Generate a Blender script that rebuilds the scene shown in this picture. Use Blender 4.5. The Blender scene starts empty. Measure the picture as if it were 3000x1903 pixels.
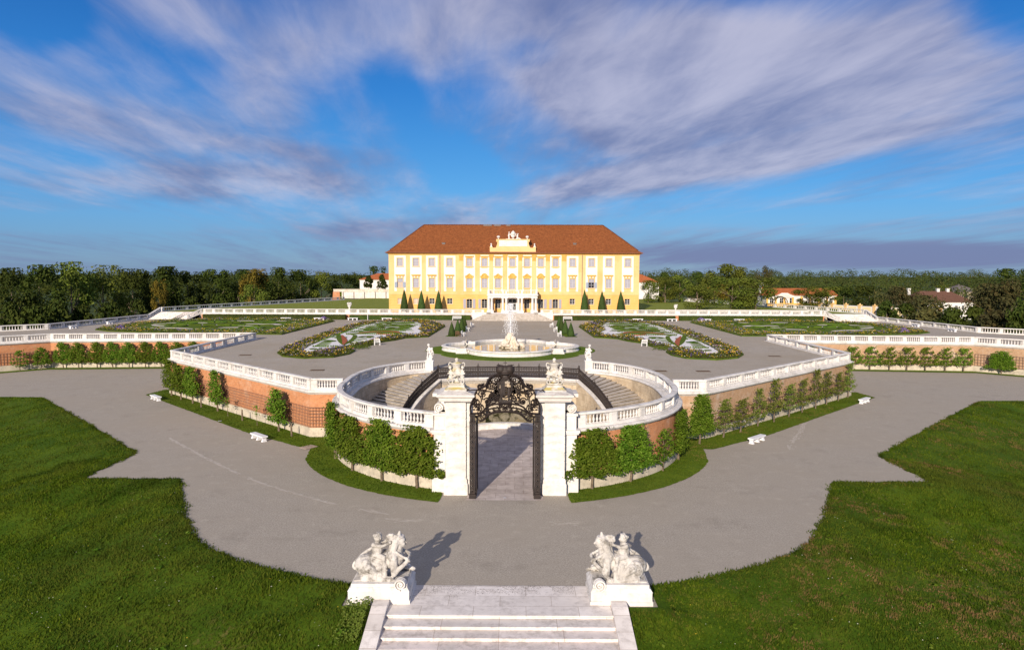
import bpy, math, random
from math import sin, cos, pi, sqrt, atan2, radians, hypot
from mathutils import Vector, Matrix, noise
from mathutils.geometry import delaunay_2d_cdt, tessellate_polygon
random.seed(7)
R = random.Random(11)
scene = bpy.context.scene
COL = scene.collection
# ------------------------------------------------------------------ camera
F_PX = 2080.0
cam = bpy.data.cameras.new("camera")
cam.lens = F_PX / 3000 * 36; cam.sensor_width = 36; cam.clip_start = 0.5; cam.clip_end = 8000
cam_o = bpy.data.objects.new("camera", cam); COL.objects.link(cam_o)
CAMP = Vector((0.63, 0, 14.7))
pitch = math.atan(151.5 / F_PX); yaw = math.atan(9 / F_PX); roll = radians(0.18)
fwd = Vector((-sin(yaw) * cos(pitch), cos(yaw) * cos(pitch), -sin(pitch)))
rt = Vector((cos(yaw), sin(yaw), 0)); up = rt.cross(fwd)
rt = rt * cos(roll) + up * sin(roll); up = rt.cross(fwd)
M = Matrix((rt, up, -fwd)).transposed().to_4x4(); M.translation = CAMP
cam_o.matrix_world = M
scene.camera = cam_o
# ------------------------------------------------------------------ light
SUN_EL, SUN_AZ = radians(19.5), radians(15)     # sun behind the camera, a little to the left
sd = bpy.data.lights.new("sun", 'SUN'); sd.energy = 3.9; sd.angle = radians(0.5); sd.color = (1.0, 0.88, 0.74)
so = bpy.data.objects.new("sun", sd); COL.objects.link(so)
trav = Vector((sin(SUN_AZ) * cos(SUN_EL), cos(SUN_AZ) * cos(SUN_EL), -sin(SUN_EL)))
so.rotation_euler = trav.to_track_quat('-Z', 'Y').to_euler(); so.location = (-60, -120, 80)
scene.view_settings.view_transform = 'Standard'; scene.view_settings.look = 'None'
scene.view_settings.gamma = 1; scene.view_settings.exposure = 0.55
# ------------------------------------------------------------------ sky
def build_sky():
    w = bpy.data.worlds.new("World"); scene.world = w; w.use_nodes = True
    nt = w.node_tree; nt.nodes.clear(); N = nt.nodes.new; L = nt.links.new
    def val(op, a, b=None, clamp=False):
        n = N('ShaderNodeMath'); n.operation = op; n.use_clamp = clamp
        for i, x in enumerate((a, b)):
            if x is None: continue
            if isinstance(x, (int, float)): n.inputs[i].default_value = x
            else: L(x, n.inputs[i])
        return n.outputs[0]
    def ramp(x, lo, hi):
        n = N('ShaderNodeMapRange'); n.interpolation_type = 'SMOOTHSTEP'; L(x, n.inputs[0])
        n.inputs[1].default_value = lo; n.inputs[2].default_value = hi
        return n.outputs[0]
    def mix(fac, a, b, kind='MIX'):
        n = N('ShaderNodeMix'); n.data_type = 'RGBA'; n.blend_type = kind
        if isinstance(fac, (int, float)): n.inputs[0].default_value = fac
        else: L(fac, n.inputs[0])
        for i, x in ((6, a), (7, b)):
            if isinstance(x, tuple): n.inputs[i].default_value = (*x, 1)
            else: L(x, n.inputs[i])
        return n.outputs[2]
    sky = N('ShaderNodeTexSky'); sky.sky_type = 'NISHITA'; sky.sun_disc = False
    sky.sun_elevation = SUN_EL; sky.sun_rotation = pi + SUN_AZ; sky.altitude = 150
    sky.air_density = 1.0; sky.dust_density = 0.4; sky.ozone_density = 2.5
    tc = N('ShaderNodeTexCoord'); sep = N('ShaderNodeSeparateXYZ'); L(tc.outputs['Generated'], sep.inputs[0])
    x, y, z = sep.outputs
    # the blue air: the sky texture, with the deeper blue of a polarised late-summer evening
    hs = N('ShaderNodeHueSaturation'); hs.inputs['Saturation'].default_value = 1.45; L(sky.outputs[0], hs.inputs['Color'])
    nish = mix(1.0, hs.outputs[0], SKY_TINT, 'MULTIPLY')
    cr = N('ShaderNodeValToRGB'); L(z, cr.inputs[0]); el = cr.color_ramp.elements
    for k, (p_, c_) in enumerate(SKY_RAMP):
        e = el[k] if k < 2 else el.new(p_)
        e.position = p_; e.color = (*c_, 1)
    base = mix(0.8, nish, mix(1.0, cr.outputs[0], (10, 10, 10), 'MULTIPLY'))
    # cloud sheet at a fixed height: project the direction onto a plane
    zz = val('MAXIMUM', z, 0.0); den = val('ADD', zz, 0.055)
    u = val('DIVIDE', x, den); v = val('DIVIDE', y, den)
    def coords(su, sv, ou=0.0, ov=0.0, shear=0.0):
        c = N('ShaderNodeCombineXYZ'); uu = u if not shear else val('ADD', u, val('MULTIPLY', v, shear))
        L(val('ADD', val('MULTIPLY', uu, su), ou), c.inputs[0]); L(val('ADD', val('MULTIPLY', v, sv), ov), c.inputs[1]); return c.outputs[0]
    def nz(vec, scale, detail=6, rough=0.55, dist=0.0):
        n = N('ShaderNodeTexNoise'); n.inputs['Scale'].default_value = scale; n.inputs['Detail'].default_value = detail
        n.inputs['Roughness'].default_value = rough; n.inputs['Distortion'].default_value = dist; L(vec, n.inputs['Vector']); return n.outputs[0]
    def blob(cx, cy, rx, ry, rot=0.0):      # soft ellipse in (azimuth, elevation) space
        az = val('DIVIDE', x, val('MAXIMUM', y, 0.05)); el = val('DIVIDE', z, val('MAXIMUM', y, 0.05))
        dx = val('SUBTRACT', az, cx); dy = val('SUBTRACT', el, cy)
        c, s = cos(rot), sin(rot)
        a = val('ADD', val('MULTIPLY', dx, c / rx), val('MULTIPLY', dy, s / rx))
        b = val('ADD', val('MULTIPLY', dx, -s / ry), val('MULTIPLY', dy, c / ry))
        d = val('SQRT', val('ADD', val('MULTIPLY', a, a), val('MULTIPLY', b, b)))
        return val('SUBTRACT', 1.0, ramp(d, 0.25, 1.15))
    streak = nz(coords(1.15, 0.13, 3.1, 1.7, 0.10), 1.7, 7, 0.58, 0.2)
    broad = nz(coords(0.55, 0.20, 8.3, 2.2), 1.0, 3, 0.5, 0.3)
    fine = nz(coords(1.0, 0.35, 1.2, 5.5, 0.15), 5.0, 6, 0.62, 0.4)
    dens = val('ADD', val('ADD', val('MULTIPLY', streak, 0.66), val('MULTIPLY', broad, 0.30)), val('MULTIPLY', fine, 0.28))
    for cx, cy, rx, ry, rot, amt in CLOUDS:
        dens = val('ADD', dens, val('MULTIPLY', blob(cx, cy, rx, ry, rot), amt))
    mask = ramp(dens, CLOUD_LO, CLOUD_HI)
    mask = val('MULTIPLY', mask, 0.88)
    lowdark = ramp(z, 0.03, 0.085)
    shade = ramp(val('ADD', nz(coords(0.9, 0.3, 6.0, 0.0, 0.1), 1.8, 5, 0.55, 0.3), val('MULTIPLY', fine, 0.35)), 0.45, 0.95)
    shade = val('MULTIPLY', shade, lowdark)
    cl = mix(shade, CLOUD_DARK, CLOUD_LITE)
    out = mix(mask, base, cl)
    out = mix(val('MULTIPLY', ramp(z, 0.42, 0.75), 0.7), out, (3.3, 3.15, 3.5))      # unseen bright cloud added overhead as fill light for the ground
    bg = N('ShaderNodeBackground'); bg.inputs['Strength'].default_value = SKY_STRENGTH; L(out, bg.inputs['Color'])
    o = N('ShaderNodeOutputWorld'); L(bg.outputs[0], o.inputs[0])
SKY_STRENGTH = 0.10
SKY_TINT = (0.8, 0.95, 1.2)
SKY_RAMP = [(0.0, (0.070, 0.155, 0.32)), (0.10, (0.050, 0.215, 0.47)), (0.24, (0.022, 0.130, 0.38)), (0.36, (0.012, 0.070, 0.26))]
CLOUD_LITE = (3.6, 3.6, 4.6)
CLOUD_DARK = (1.25, 1.5, 2.75)
CLOUD_LO, CLOUD_HI = 0.45, 1.02
# (azimuth slope, elevation slope, radii, rotation, amount): where cloud thickens (+) or blue opens (-)
CLOUDS = [
    (0.10, 0.33, 0.42, 0.11, -0.15, 0.32), (0.40, 0.26, 0.50, 0.13, 0.08, 0.36), (0.12, 0.22, 0.16, 0.05, -0.5, 0.26), (0.25, 0.145, 0.45, 0.030, 0.16, 0.36),
    (-0.33, 0.26, 0.12, 0.08, 0.5, 0.22), (-0.50, 0.19, 0.30, 0.05, -0.20, 0.20), (-0.10, 0.33, 0.16, 0.06, 0.9, 0.14),
    (0.48, 0.028, 0.46, 0.024, 0.0, 0.50), (-0.15, 0.06, 0.22, 0.020, 0.03, 0.26), (-0.42, 0.125, 0.3, 0.035, 0.0, 0.30), (-0.28, 0.165, 0.18, 0.02, -0.1, 0.16), (-0.62, 0.27, 0.3, 0.06, -0.4, 0.14), (-0.45, 0.35, 0.25, 0.05, -0.3, 0.14), (-0.25, 0.33, 0.2, 0.05, -0.3, 0.12),
    (-0.165, 0.25, 0.05, 0.07, 0.30, -0.26), (-0.66, 0.36, 0.10, 0.07, 0.0, -0.28), (-0.07, 0.14, 0.14, 0.05, -0.5, -0.26),
    (0.02, 0.30, 0.05, 0.03, 0.0, -0.18), (0.68, 0.37, 0.10, 0.08, 0.0, -0.30), (0.45, 0.085, 0.32, 0.018, 0.05, -0.28), (-0.60, 0.07, 0.25, 0.02, 0.0, -0.15),
]
build_sky()
# ------------------------------------------------------------------ materials
MATS = {}
def newmat(name):
    m = bpy.data.materials.new(name); m.use_nodes = True; nt = m.node_tree; MATS[name] = m
    return m, nt, nt.nodes['Principled BSDF'], nt.nodes.new, nt.links.new
def tex_noise(N, L, vec, scale, detail=5, rough=0.55):
    n = N('ShaderNodeTexNoise'); n.inputs['Scale'].default_value = scale; n.inputs['Detail'].default_value = detail; n.inputs['Roughness'].default_value = rough
    if vec is not None: L(vec, n.inputs['Vector'])
    return n.outputs[0]
def mixc(N, L, fac, a, b, kind='MIX'):
    n = N('ShaderNodeMix'); n.data_type = 'RGBA'; n.blend_type = kind
    if isinstance(fac, (int, float)): n.inputs[0].default_value = fac
    else: L(fac, n.inputs[0])
    for i, x in ((6, a), (7, b)):
        if isinstance(x, tuple): n.inputs[i].default_value = (*x[:3], 1)
        else: L(x, n.inputs[i])
    return n.outputs[2]
def rmp(N, L, x, lo, hi, o0=0.0, o1=1.0):
    n = N('ShaderNodeMapRange'); n.interpolation_type = 'SMOOTHSTEP'; L(x, n.inputs[0])
    for i, q in enumerate((lo, hi, o0, o1)): n.inputs[i + 1].default_value = q
    return n.outputs[0]
def mth(N, L, op, a, b):
    n = N('ShaderNodeMath'); n.operation = op
    for i, q in enumerate((a, b)):
        if isinstance(q, (int, float)): n.inputs[i].default_value = q
        else: L(q, n.inputs[i])
    return n.outputs[0]
def bumpn(N, L, bsdf, h, strength=0.4, dist=0.03):
    b = N('ShaderNodeBump'); b.inputs['Strength'].default_value = strength; b.inputs['Distance'].default_value = dist
    L(h, b.inputs['Height']); L(b.outputs[0], bsdf.inputs['Normal'])
def pos(N): return N('ShaderNodeNewGeometry').outputs['Position']
def m_noise(name, c1, c2, s1=2.0, c3=None, s3=0.2, rough=0.85, bump=0.3, bs=12.0, bd=0.02, lo=0.35, hi=0.65, metal=0, spec=0.3, amt3=0.6):
    m, nt, b, N, L = newmat(name); p = pos(N)
    col = mixc(N, L, rmp(N, L, tex_noise(N, L, p, s1), lo, hi), c1, c2)
    if c3 is not None:
        f = rmp(N, L, tex_noise(N, L, p, s3, 4), 0.5, 0.75, 0, amt3); col = mixc(N, L, f, col, c3)
    L(col, b.inputs['Base Color']); b.inputs['Roughness'].default_value = rough; b.inputs['Metallic'].default_value = metal
    b.inputs['Specular IOR Level'].default_value = spec
    if bump: bumpn(N, L, b, tex_noise(N, L, p, bs, 6, 0.65), bump, bd)
    return m
def m_stone(name, base=(0.80, 0.76, 0.70), base2=(0.68, 0.63, 0.56), dirt=(0.20, 0.18, 0.14), top=0.55, side=0.30, lichen=None, joints=None):
    m, nt, b, N, L = newmat(name); p = pos(N)
    col = mixc(N, L, rmp(N, L, tex_noise(N, L, p, 1.3, 5), 0.35, 0.7), base, base2)
    n1 = tex_noise(N, L, p, 3.5, 8, 0.7); n2 = tex_noise(N, L, p, 0.8, 4)
    sp = N('ShaderNodeSeparateXYZ'); g = N('ShaderNodeNewGeometry'); L(g.outputs['Normal'], sp.inputs[0])
    upf = rmp(N, L, sp.outputs[2], 0.35, 0.9, side, top)
    f = mth(N, L, 'MULTIPLY', rmp(N, L, mth(N, L, 'ADD', n1, mth(N, L, 'MULTIPLY', n2, 0.6)), 0.72, 1.05), upf)
    col = mixc(N, L, f, col, dirt)
    if lichen:
        f2 = mth(N, L, 'MULTIPLY', rmp(N, L, tex_noise(N, L, p, 2.2, 6, 0.7), 0.40, 0.60), rmp(N, L, sp.outputs[2], 0.2, 0.7, 0.0, 0.85))
        col = mixc(N, L, f2, col, lichen)
    h = tex_noise(N, L, p, 14, 6, 0.6)
    if joints:
        uv = N('ShaderNodeUVMap'); br = N('ShaderNodeTexBrick'); L(uv.outputs[0], br.inputs['Vector'])
        br.inputs['Scale'].default_value = 1; br.inputs['Brick Width'].default_value = joints[0]; br.inputs['Row Height'].default_value = joints[1]
        br.inputs['Mortar Size'].default_value = joints[2]; br.inputs['Color1'].default_value = (1, 1, 1, 1); br.inputs['Color2'].default_value = (0.80, 0.79, 0.78, 1)
        br.inputs['Mortar'].default_value = (0.62, 0.58, 0.54, 1); br.offset = 0.5
        col = mixc(N, L, 1.0, col, br.outputs[0], 'MULTIPLY')
    L(col, b.inputs['Base Color']); b.inputs['Roughness'].default_value = 0.85; b.inputs['Specular IOR Level'].default_value = 0.25
    bumpn(N, L, b, h, 0.25, 0.02)
    return m
def m_brick(name, c1, c2, mortar, w=0.29, h=0.085, stain=(0.62, 0.56, 0.50)):
    m, nt, b, N, L = newmat(name); p = pos(N); uv = N('ShaderNodeUVMap')
    br = N('ShaderNodeTexBrick'); L(uv.outputs[0], br.inputs['Vector']); br.inputs['Scale'].default_value = 1
    br.inputs['Brick Width'].default_value = w; br.inputs['Row Height'].default_value = h; br.inputs['Mortar Size'].default_value = 0.012; br.inputs['Bias'].default_value = -0.1
    br.inputs['Color1'].default_value = (*c1, 1); br.inputs['Color2'].default_value = (*c2, 1); br.inputs['Mortar'].default_value = (*mortar, 1)
    col = mixc(N, L, rmp(N, L, tex_noise(N, L, p, 0.55, 6, 0.65), 0.50, 0.75, 0, 0.55), br.outputs[0], stain)
    col = mixc(N, L, rmp(N, L, tex_noise(N, L, p, 2.4, 4), 0.45, 0.75, 0, 0.45), col, tuple(x * 0.55 for x in c1))
    L(col, b.inputs['Base Color']); b.inputs['Roughness'].default_value = 0.9; b.inputs['Specular IOR Level'].default_value = 0.2
    bumpn(N, L, b, br.outputs[1], -0.5, 0.02)
    return m
def m_leaf(name, a, c, d, scale=0.9, trans=0.25):
    m, nt, b, N, L = newmat(name); p = pos(N)
    oi = N('ShaderNodeObjectInfo')
    col = mixc(N, L, rmp(N, L, tex_noise(N, L, p, scale, 3), 0.35, 0.65), a, c)
    g = N('ShaderNodeNewGeometry')
    col = mixc(N, L, rmp(N, L, g.outputs['Random Per Island'], 0.55, 1.0, 0, 0.8), col, d)
    hs = N('ShaderNodeHueSaturation'); L(col, hs.inputs['Color'])
    L(rmp(N, L, oi.outputs['Random'], 0, 1, 0.485, 0.515), hs.inputs['Hue']); L(rmp(N, L, oi.outputs['Random'], 0, 1, 0.8, 1.2), hs.inputs['Value'])
    L(hs.outputs[0], b.inputs['Base Color']); b.inputs['Roughness'].default_value = 0.7; b.inputs['Specular IOR Level'].default_value = 0.1
    tr = N('ShaderNodeBsdfTranslucent'); L(hs.outputs[0], tr.inputs[0]); ms = N('ShaderNodeMixShader'); ms.inputs[0].default_value = trans
    L(b.outputs[0], ms.inputs[1]); L(tr.outputs[0], ms.inputs[2]); L(ms.outputs[0], nt.nodes['Material Output'].inputs[0])
    return m
def m_gravel(name, c1, c2, pale, tracks=False):
    m, nt, b, N, L = newmat(name); p = pos(N)
    g1 = tex_noise(N, L, p, 11, 9, 0.85); g4 = tex_noise(N, L, p, 0.45, 7, 0.7); g2 = tex_noise(N, L, p, 0.12, 5, 0.6); g3 = tex_noise(N, L, p, 1.1, 6, 0.7)
    col = mixc(N, L, rmp(N, L, g1, 0.38, 0.62), tuple(x * 0.55 for x in c1), tuple(x * 1.1 for x in c1))
    col = mixc(N, L, rmp(N, L, g4, 0.50, 0.72, 0, 0.5), col, tuple(x * 0.66 for x in c2))
    col = mixc(N, L, rmp(N, L, g2, 0.35, 0.7, 0, 0.8), col, c2)
    col = mixc(N, L, rmp(N, L, g3, 0.50, 0.80, 0, 0.45), col, pale)
    vo = N('ShaderNodeTexVoronoi'); vo.inputs['Scale'].default_value = 9; L(p, vo.inputs['Vector'])
    col = mixc(N, L, rmp(N, L, vo.outputs['Distance'], 0.02, 0.16, 0.45, 0), col, tuple(min(1, x * 1.5) for x in pale))
    L(col, b.inputs['Base Color']); b.inputs['Roughness'].default_value = 0.95; b.inputs['Specular IOR Level'].default_value = 0.15
    bumpn(N, L, b, mth(N, L, 'ADD', g1, mth(N, L, 'MULTIPLY', g3, 0.5)), 0.25, 0.02)
    return m
def m_plain(name, c, rough=0.6, metal=0.0, spec=0.4):
    m, nt, b, N, L = newmat(name); p = pos(N)
    L(mixc(N, L, tex_noise(N, L, p, 3.0), c, tuple(x * 0.82 for x in c)), b.inputs['Base Color'])
    b.inputs['Roughness'].default_value = rough; b.inputs['Metallic'].default_value = metal; b.inputs['Specular IOR Level'].default_value = spec
    return m
STONE = m_stone("white_stone", (0.74, 0.705, 0.665), (0.64, 0.605, 0.56))
STONE_STATUE = m_stone("statue_stone", (0.62, 0.585, 0.54), (0.47, 0.435, 0.39), (0.09, 0.075, 0.055), 1.0, 0.9)
STONE_LICHEN = m_stone("lichen_stone", (0.66, 0.62, 0.57), (0.54, 0.50, 0.45), (0.15, 0.12, 0.08), 0.8, 0.45, (0.42, 0.33, 0.06))
STONE_CREAM = m_stone("cream_stone", (0.66, 0.54, 0.38), (0.52, 0.41, 0.28), (0.22, 0.18, 0.13), 0.5, 0.45, None, (1.3, 0.6, 0.012))
STONE_STEP = m_stone("step_stone", (0.76, 0.70, 0.65), (0.64, 0.585, 0.535), (0.22, 0.19, 0.15), 0.45, 0.45)
PAVING = m_stone("paving_stone", (0.62, 0.54, 0.49), (0.47, 0.40, 0.36), (0.25, 0.2, 0.17), 0.4, 0.3, None, (1.25, 0.95, 0.016))
BRICK_L = m_brick("orange_brick", (0.60, 0.225, 0.085), (0.47, 0.16, 0.06), (0.50, 0.33, 0.20), stain=(0.60, 0.44, 0.32))
BRICK_R = m_brick("brown_brick", (0.48, 0.27, 0.135), (0.36, 0.19, 0.09), (0.46, 0.37, 0.27))
CONCRETE = m_stone("base_render", (0.60, 0.52, 0.40), (0.46, 0.40, 0.31), (0.20, 0.18, 0.14), 0.6, 0.5)
GRAVEL = m_gravel("path_gravel", (0.44, 0.392, 0.325), (0.36, 0.316, 0.255), (0.52, 0.465, 0.385))
GRAVEL_T = m_gravel("terrace_gravel", (0.475, 0.42, 0.345), (0.36, 0.305, 0.230), (0.53, 0.465, 0.38))
def m_grass(name, a, c, dry, dryamt, s=0.35, bump=0.8):
    m, nt, b, N, L = newmat(name); p = pos(N)
    col = mixc(N, L, rmp(N, L, tex_noise(N, L, p, s, 6, 0.65), 0.35, 0.68), a, c)
    col = mixc(N, L, rmp(N, L, tex_noise(N, L, p, 5.0, 6, 0.75), 0.40, 0.70, 0, 0.6), col, tuple(x * 0.45 for x in a))
    f = mth(N, L, 'MULTIPLY', rmp(N, L, tex_noise(N, L, p, 0.13, 4, 0.6), 0.52, 0.68), rmp(N, L, tex_noise(N, L, p, 2.6, 5, 0.7), 0.48, 0.66, 0, dryamt))
    col = mixc(N, L, f, col, dry)
    L(col, b.inputs['Base Color']); b.inputs['Roughness'].default_value = 0.95; b.inputs['Specular IOR Level'].default_value = 0.1
    bumpn(N, L, b, tex_noise(N, L, p, 9, 8, 0.75), bump, 0.08)
    return m
GRASS = m_grass("meadow_grass", (0.050, 0.098, 0.004), (0.085, 0.135, 0.007), (0.20, 0.14, 0.05), 0.8)
GRASS_MOWN = m_grass("mown_grass", (0.095, 0.155, 0.010), (0.13, 0.185, 0.014), (0.17, 0.16, 0.05), 0.4, 0.8, 0.4)
GRASS_DRY = m_grass("dry_mown_grass", (0.20, 0.235, 0.035), (0.25, 0.27, 0.045), (0.28, 0.24, 0.07), 0.5, 0.5, 0.2)
HEDGE = m_leaf("clipped_hedge_leaves", (0.035, 0.055, 0.010), (0.055, 0.075, 0.013), (0.08, 0.095, 0.02), 0.6, 0.1)
GROUND = m_grass("field_grass", (0.05, 0.08, 0.02), (0.08, 0.10, 0.03), (0.15, 0.12, 0.05), 0.5, 0.05)
def m_blade(name):
    m, nt, b, N, L = newmat(name); p = pos(N); g = N('ShaderNodeNewGeometry')
    col = mixc(N, L, rmp(N, L, tex_noise(N, L, p, 0.35, 4, .6), 0.35, 0.65), (0.045, 0.086, 0.004), (0.098, 0.142, 0.008))
    col = mixc(N, L, rmp(N, L, tex_noise(N, L, p, 1.1, 6, .75), 0.46, 0.66, 0, .9), col, (0.024, 0.052, 0.003))
    col = mixc(N, L, rmp(N, L, g.outputs['Random Per Island'], 0.6, 1.0, 0, 0.7), col, (0.16, 0.18, 0.02))
    col = mixc(N, L, rmp(N, L, tex_noise(N, L, p, 0.09, 4, .6), 0.42, 0.62, 0, .6), col, (0.085, 0.098, 0.016))
    col = mixc(N, L, rmp(N, L, tex_noise(N, L, p, 0.17, 4, .6), 0.52, 0.66, 0, .7), col, (0.022, 0.046, 0.004))
    sx = N('ShaderNodeSeparateXYZ'); L(p, sx.inputs[0])
    f = mth(N, L, 'MULTIPLY', rmp(N, L, tex_noise(N, L, p, 0.14, 3, .5), 0.46, 0.60), rmp(N, L, tex_noise(N, L, p, 1.3, 5, 0.7), 0.47, 0.60, 0, .9))
    f = mth(N, L, 'MULTIPLY', f, rmp(N, L, sx.outputs[0], 2, 17, 0.08, 1.0)); col = mixc(N, L, f, col, (0.22, 0.135, 0.055))
    L(col, b.inputs['Base Color']); b.inputs['Roughness'].default_value = 0.9; b.inputs['Specular IOR Level'].default_value = 0.04
    tr = N('ShaderNodeBsdfTranslucent'); L(col, tr.inputs[0]); ms = N('ShaderNodeMixShader'); ms.inputs[0].default_value = .3
    L(b.outputs[0], ms.inputs[1]); L(tr.outputs[0], ms.inputs[2]); L(ms.outputs[0], nt.nodes['Material Output'].inputs[0]); return m
BLADE = m_blade("grass_blades")
LEAF_NEAR = m_leaf("linden_leaves", (0.056, 0.108, 0.006), (0.100, 0.160, 0.010), (0.18, 0.24, 0.03), 1.3)
LEAF_PALE = m_leaf("fruit_tree_leaves", (0.105, 0.14, 0.018), (0.16, 0.195, 0.03), (0.22, 0.24, 0.05), 1.3)
LEAF_DARK = m_leaf("wood_leaves", (0.026, 0.044, 0.006), (0.046, 0.066, 0.009), (0.075, 0.09, 0.014), 0.12, 0.15)
LEAF_MID = m_leaf("park_leaves", (0.080, 0.105, 0.014), (0.125, 0.15, 0.02), (0.17, 0.185, 0.032), 0.2, 0.2)
LEAF_GOLD = m_leaf("yellowing_leaves", (0.17, 0.14, 0.018), (0.24, 0.19, 0.022), (0.11, 0.11, 0.02), 0.3, 0.2)
LEAF_BROWN = m_leaf("bronze_leaves", (0.055, 0.06, 0.022), (0.085, 0.08, 0.026), (0.12, 0.09, 0.03), 0.2, 0.2)
BOX = m_leaf("clipped_box", (0.060, 0.105, 0.008), (0.095, 0.145, 0.012), (0.11, 0.16, 0.02), 0.6, 0.1)
TURF = m_grass("bed_turf", (0.085, 0.135, 0.010), (0.12, 0.17, 0.014), (0.15, 0.15, 0.04), 0.4, 0.8, 0.3)
YEW = m_leaf("clipped_yew", (0.030, 0.055, 0.014), (0.045, 0.075, 0.018), (0.06, 0.09, 0.02), 0.8, 0.05)
FL_GREEN = m_leaf("flower_foliage", (0.055, 0.085, 0.008), (0.095, 0.12, 0.014), (0.14, 0.115, 0.04), 0.5, 0.2)
FL_YEL = m_plain("yellow_petals", (0.72, 0.48, 0.03)); FL_ORG = m_plain("orange_petals", (0.65, 0.28, 0.03))
FL_PUR = m_plain("purple_petals", (0.16, 0.09, 0.30)); FL_WHT = m_plain("white_petals", (0.75, 0.75, 0.55))
BARK = m_noise("bark", (0.20, 0.15, 0.10), (0.12, 0.09, 0.06), 6, bump=0.6, bs=20)
IRON = m_noise("dark_iron", (0.020, 0.014, 0.012), (0.036, 0.024, 0.019), 5, rough=0.6, bump=0.2, spec=0.35)
TRELLIS = m_noise("brown_lath", (0.26, 0.14, 0.09), (0.19, 0.10, 0.07), 4)
SOIL = m_noise("bed_soil", (0.13, 0.10, 0.06), (0.09, 0.07, 0.045), 3)
WHITE_GRIT = m_noise("white_grit", (0.80, 0.78, 0.77), (0.70, 0.67, 0.65), 2.5, rough=0.95)
TRACK_GRIT = m_noise("worn_grit", (0.49, 0.44, 0.375), (0.43, 0.385, 0.33), 2.5, rough=0.95)
PALE_GRIT = m_noise("pale_grit", (0.62, 0.55, 0.50), (0.52, 0.46, 0.42), 2.5, rough=0.95)
RED_GRIT = m_noise("red_brick_grit", (0.40, 0.10, 0.035), (0.32, 0.08, 0.03), 3, rough=0.95)
YELLOW = m_noise("yellow_plaster", (0.75, 0.51, 0.235), (0.71, 0.47, 0.20), 0.5, (0.60, 0.34, 0.10), 0.25, 0.9, 0.1, 8, amt3=0.4)
YELLOW_G = m_noise("ground_floor_plaster", (0.72, 0.44, 0.14), (0.68, 0.405, 0.12), 0.5, (0.58, 0.32, 0.08), 0.25, 0.9, 0.1, 8, amt3=0.4)
YELLOW_D = m_noise("ochre_trim", (0.72, 0.44, 0.12), (0.66, 0.38, 0.09), 1.0, rough=0.85, bump=0.1)
WHITE_PL = m_noise("white_plaster", (0.76, 0.715, 0.665), (0.72, 0.67, 0.615), 0.5, (0.6, 0.54, 0.46), 0.3, 0.9, 0.1, 8, amt3=0.3)
SHUTTER = m_plain("lilac_grey_shutter", (0.37, 0.355, 0.40), 0.7); SHUTTER_W = m_plain("pale_cross_bars", (0.48, 0.48, 0.53), 0.7)
SHUTTER_B = m_plain("blue_grey_shutter", (0.30, 0.35, 0.44), 0.7)
GLASS = m_plain("dark_glass", (0.014, 0.013, 0.013), 0.12, 0, 0.6)
GLASS_WARM = m_plain("curtained_glass", (0.55, 0.42, 0.30), 0.3)
WOOD_WHITE = m_plain("white_painted_wood", (0.78, 0.76, 0.74), 0.6)
BENCH_STONE = m_plain("white_bench_stone", (0.80, 0.80, 0.82), 0.7)
WOOD_BROWN = m_plain("brown_wood", (0.16, 0.08, 0.04), 0.6)
RUST = m_plain("rusty_grate", (0.10, 0.065, 0.04), 0.8)
LEAD = m_plain("lead_grey", (0.16, 0.14, 0.13), 0.6)
def m_roof(name, c1, c2, c3):
    m, nt, b, N, L = newmat(name); p = pos(N); uv = N('ShaderNodeUVMap')
    br = N('ShaderNodeTexBrick'); L(uv.outputs[0], br.inputs['Vector']); br.inputs['Scale'].default_value = 1
    br.inputs['Brick Width'].default_value = 0.22; br.inputs['Row Height'].default_value = 0.20; br.inputs['Mortar Size'].default_value = 0.012; br.inputs['Bias'].default_value = 0
    br.inputs['Color1'].default_value = (*c1, 1); br.inputs['Color2'].default_value = (*c2, 1); br.inputs['Mortar'].default_value = (*[x * 0.45 for x in c1], 1)
    col = mixc(N, L, rmp(N, L, tex_noise(N, L, p, 1.6, 8, 0.8), 0.42, 0.66, 0, 0.75), br.outputs[0], tuple(x * 0.55 for x in c2))
    col = mixc(N, L, rmp(N, L, tex_noise(N, L, p, 3.3, 6, 0.8), 0.56, 0.72, 0, 0.8), col, c3)
    col = mixc(N, L, rmp(N, L, tex_noise(N, L, p, 0.12, 4, 0.6), 0.45, 0.75, 0, 0.4), col, tuple(x * 0.6 for x in c1))
    L(col, b.inputs['Base Color']); b.inputs['Roughness'].default_value = 0.9; b.inputs['Specular IOR Level'].default_value = 0.2
    bumpn(N, L, b, br.outputs[1], -0.6, 0.05)
    return m
ROOF = m_roof("old_red_tiles", (0.30, 0.098, 0.030), (0.215, 0.066, 0.021), (0.44, 0.20, 0.08))
ROOF_O = m_roof("orange_tiles", (0.50, 0.15, 0.05), (0.45, 0.13, 0.045), (0.52, 0.2, 0.08))
ROOF_B = m_roof("brown_tiles", (0.17, 0.085, 0.055), (0.14, 0.07, 0.05), (0.22, 0.12, 0.08))
ROOF_G = m_roof("grey_slates", (0.20, 0.17, 0.16), (0.17, 0.15, 0.14), (0.24, 0.2, 0.18))
def m_water(name, c, rough=0.03):
    m, nt, b, N, L = newmat(name); p = pos(N)
    L(mixc(N, L, rmp(N, L, tex_noise(N, L, p, 0.7), 0.3, 0.7), c, tuple(x * 0.6 for x in c)), b.inputs['Base Color'])
    b.inputs['Roughness'].default_value = rough; b.inputs['Specular IOR Level'].default_value = 0.7; b.inputs['IOR'].default_value = 1.45
    bumpn(N, L, b, tex_noise(N, L, p, 3.0, 3), 0.06, 0.03)
    return m
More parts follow.
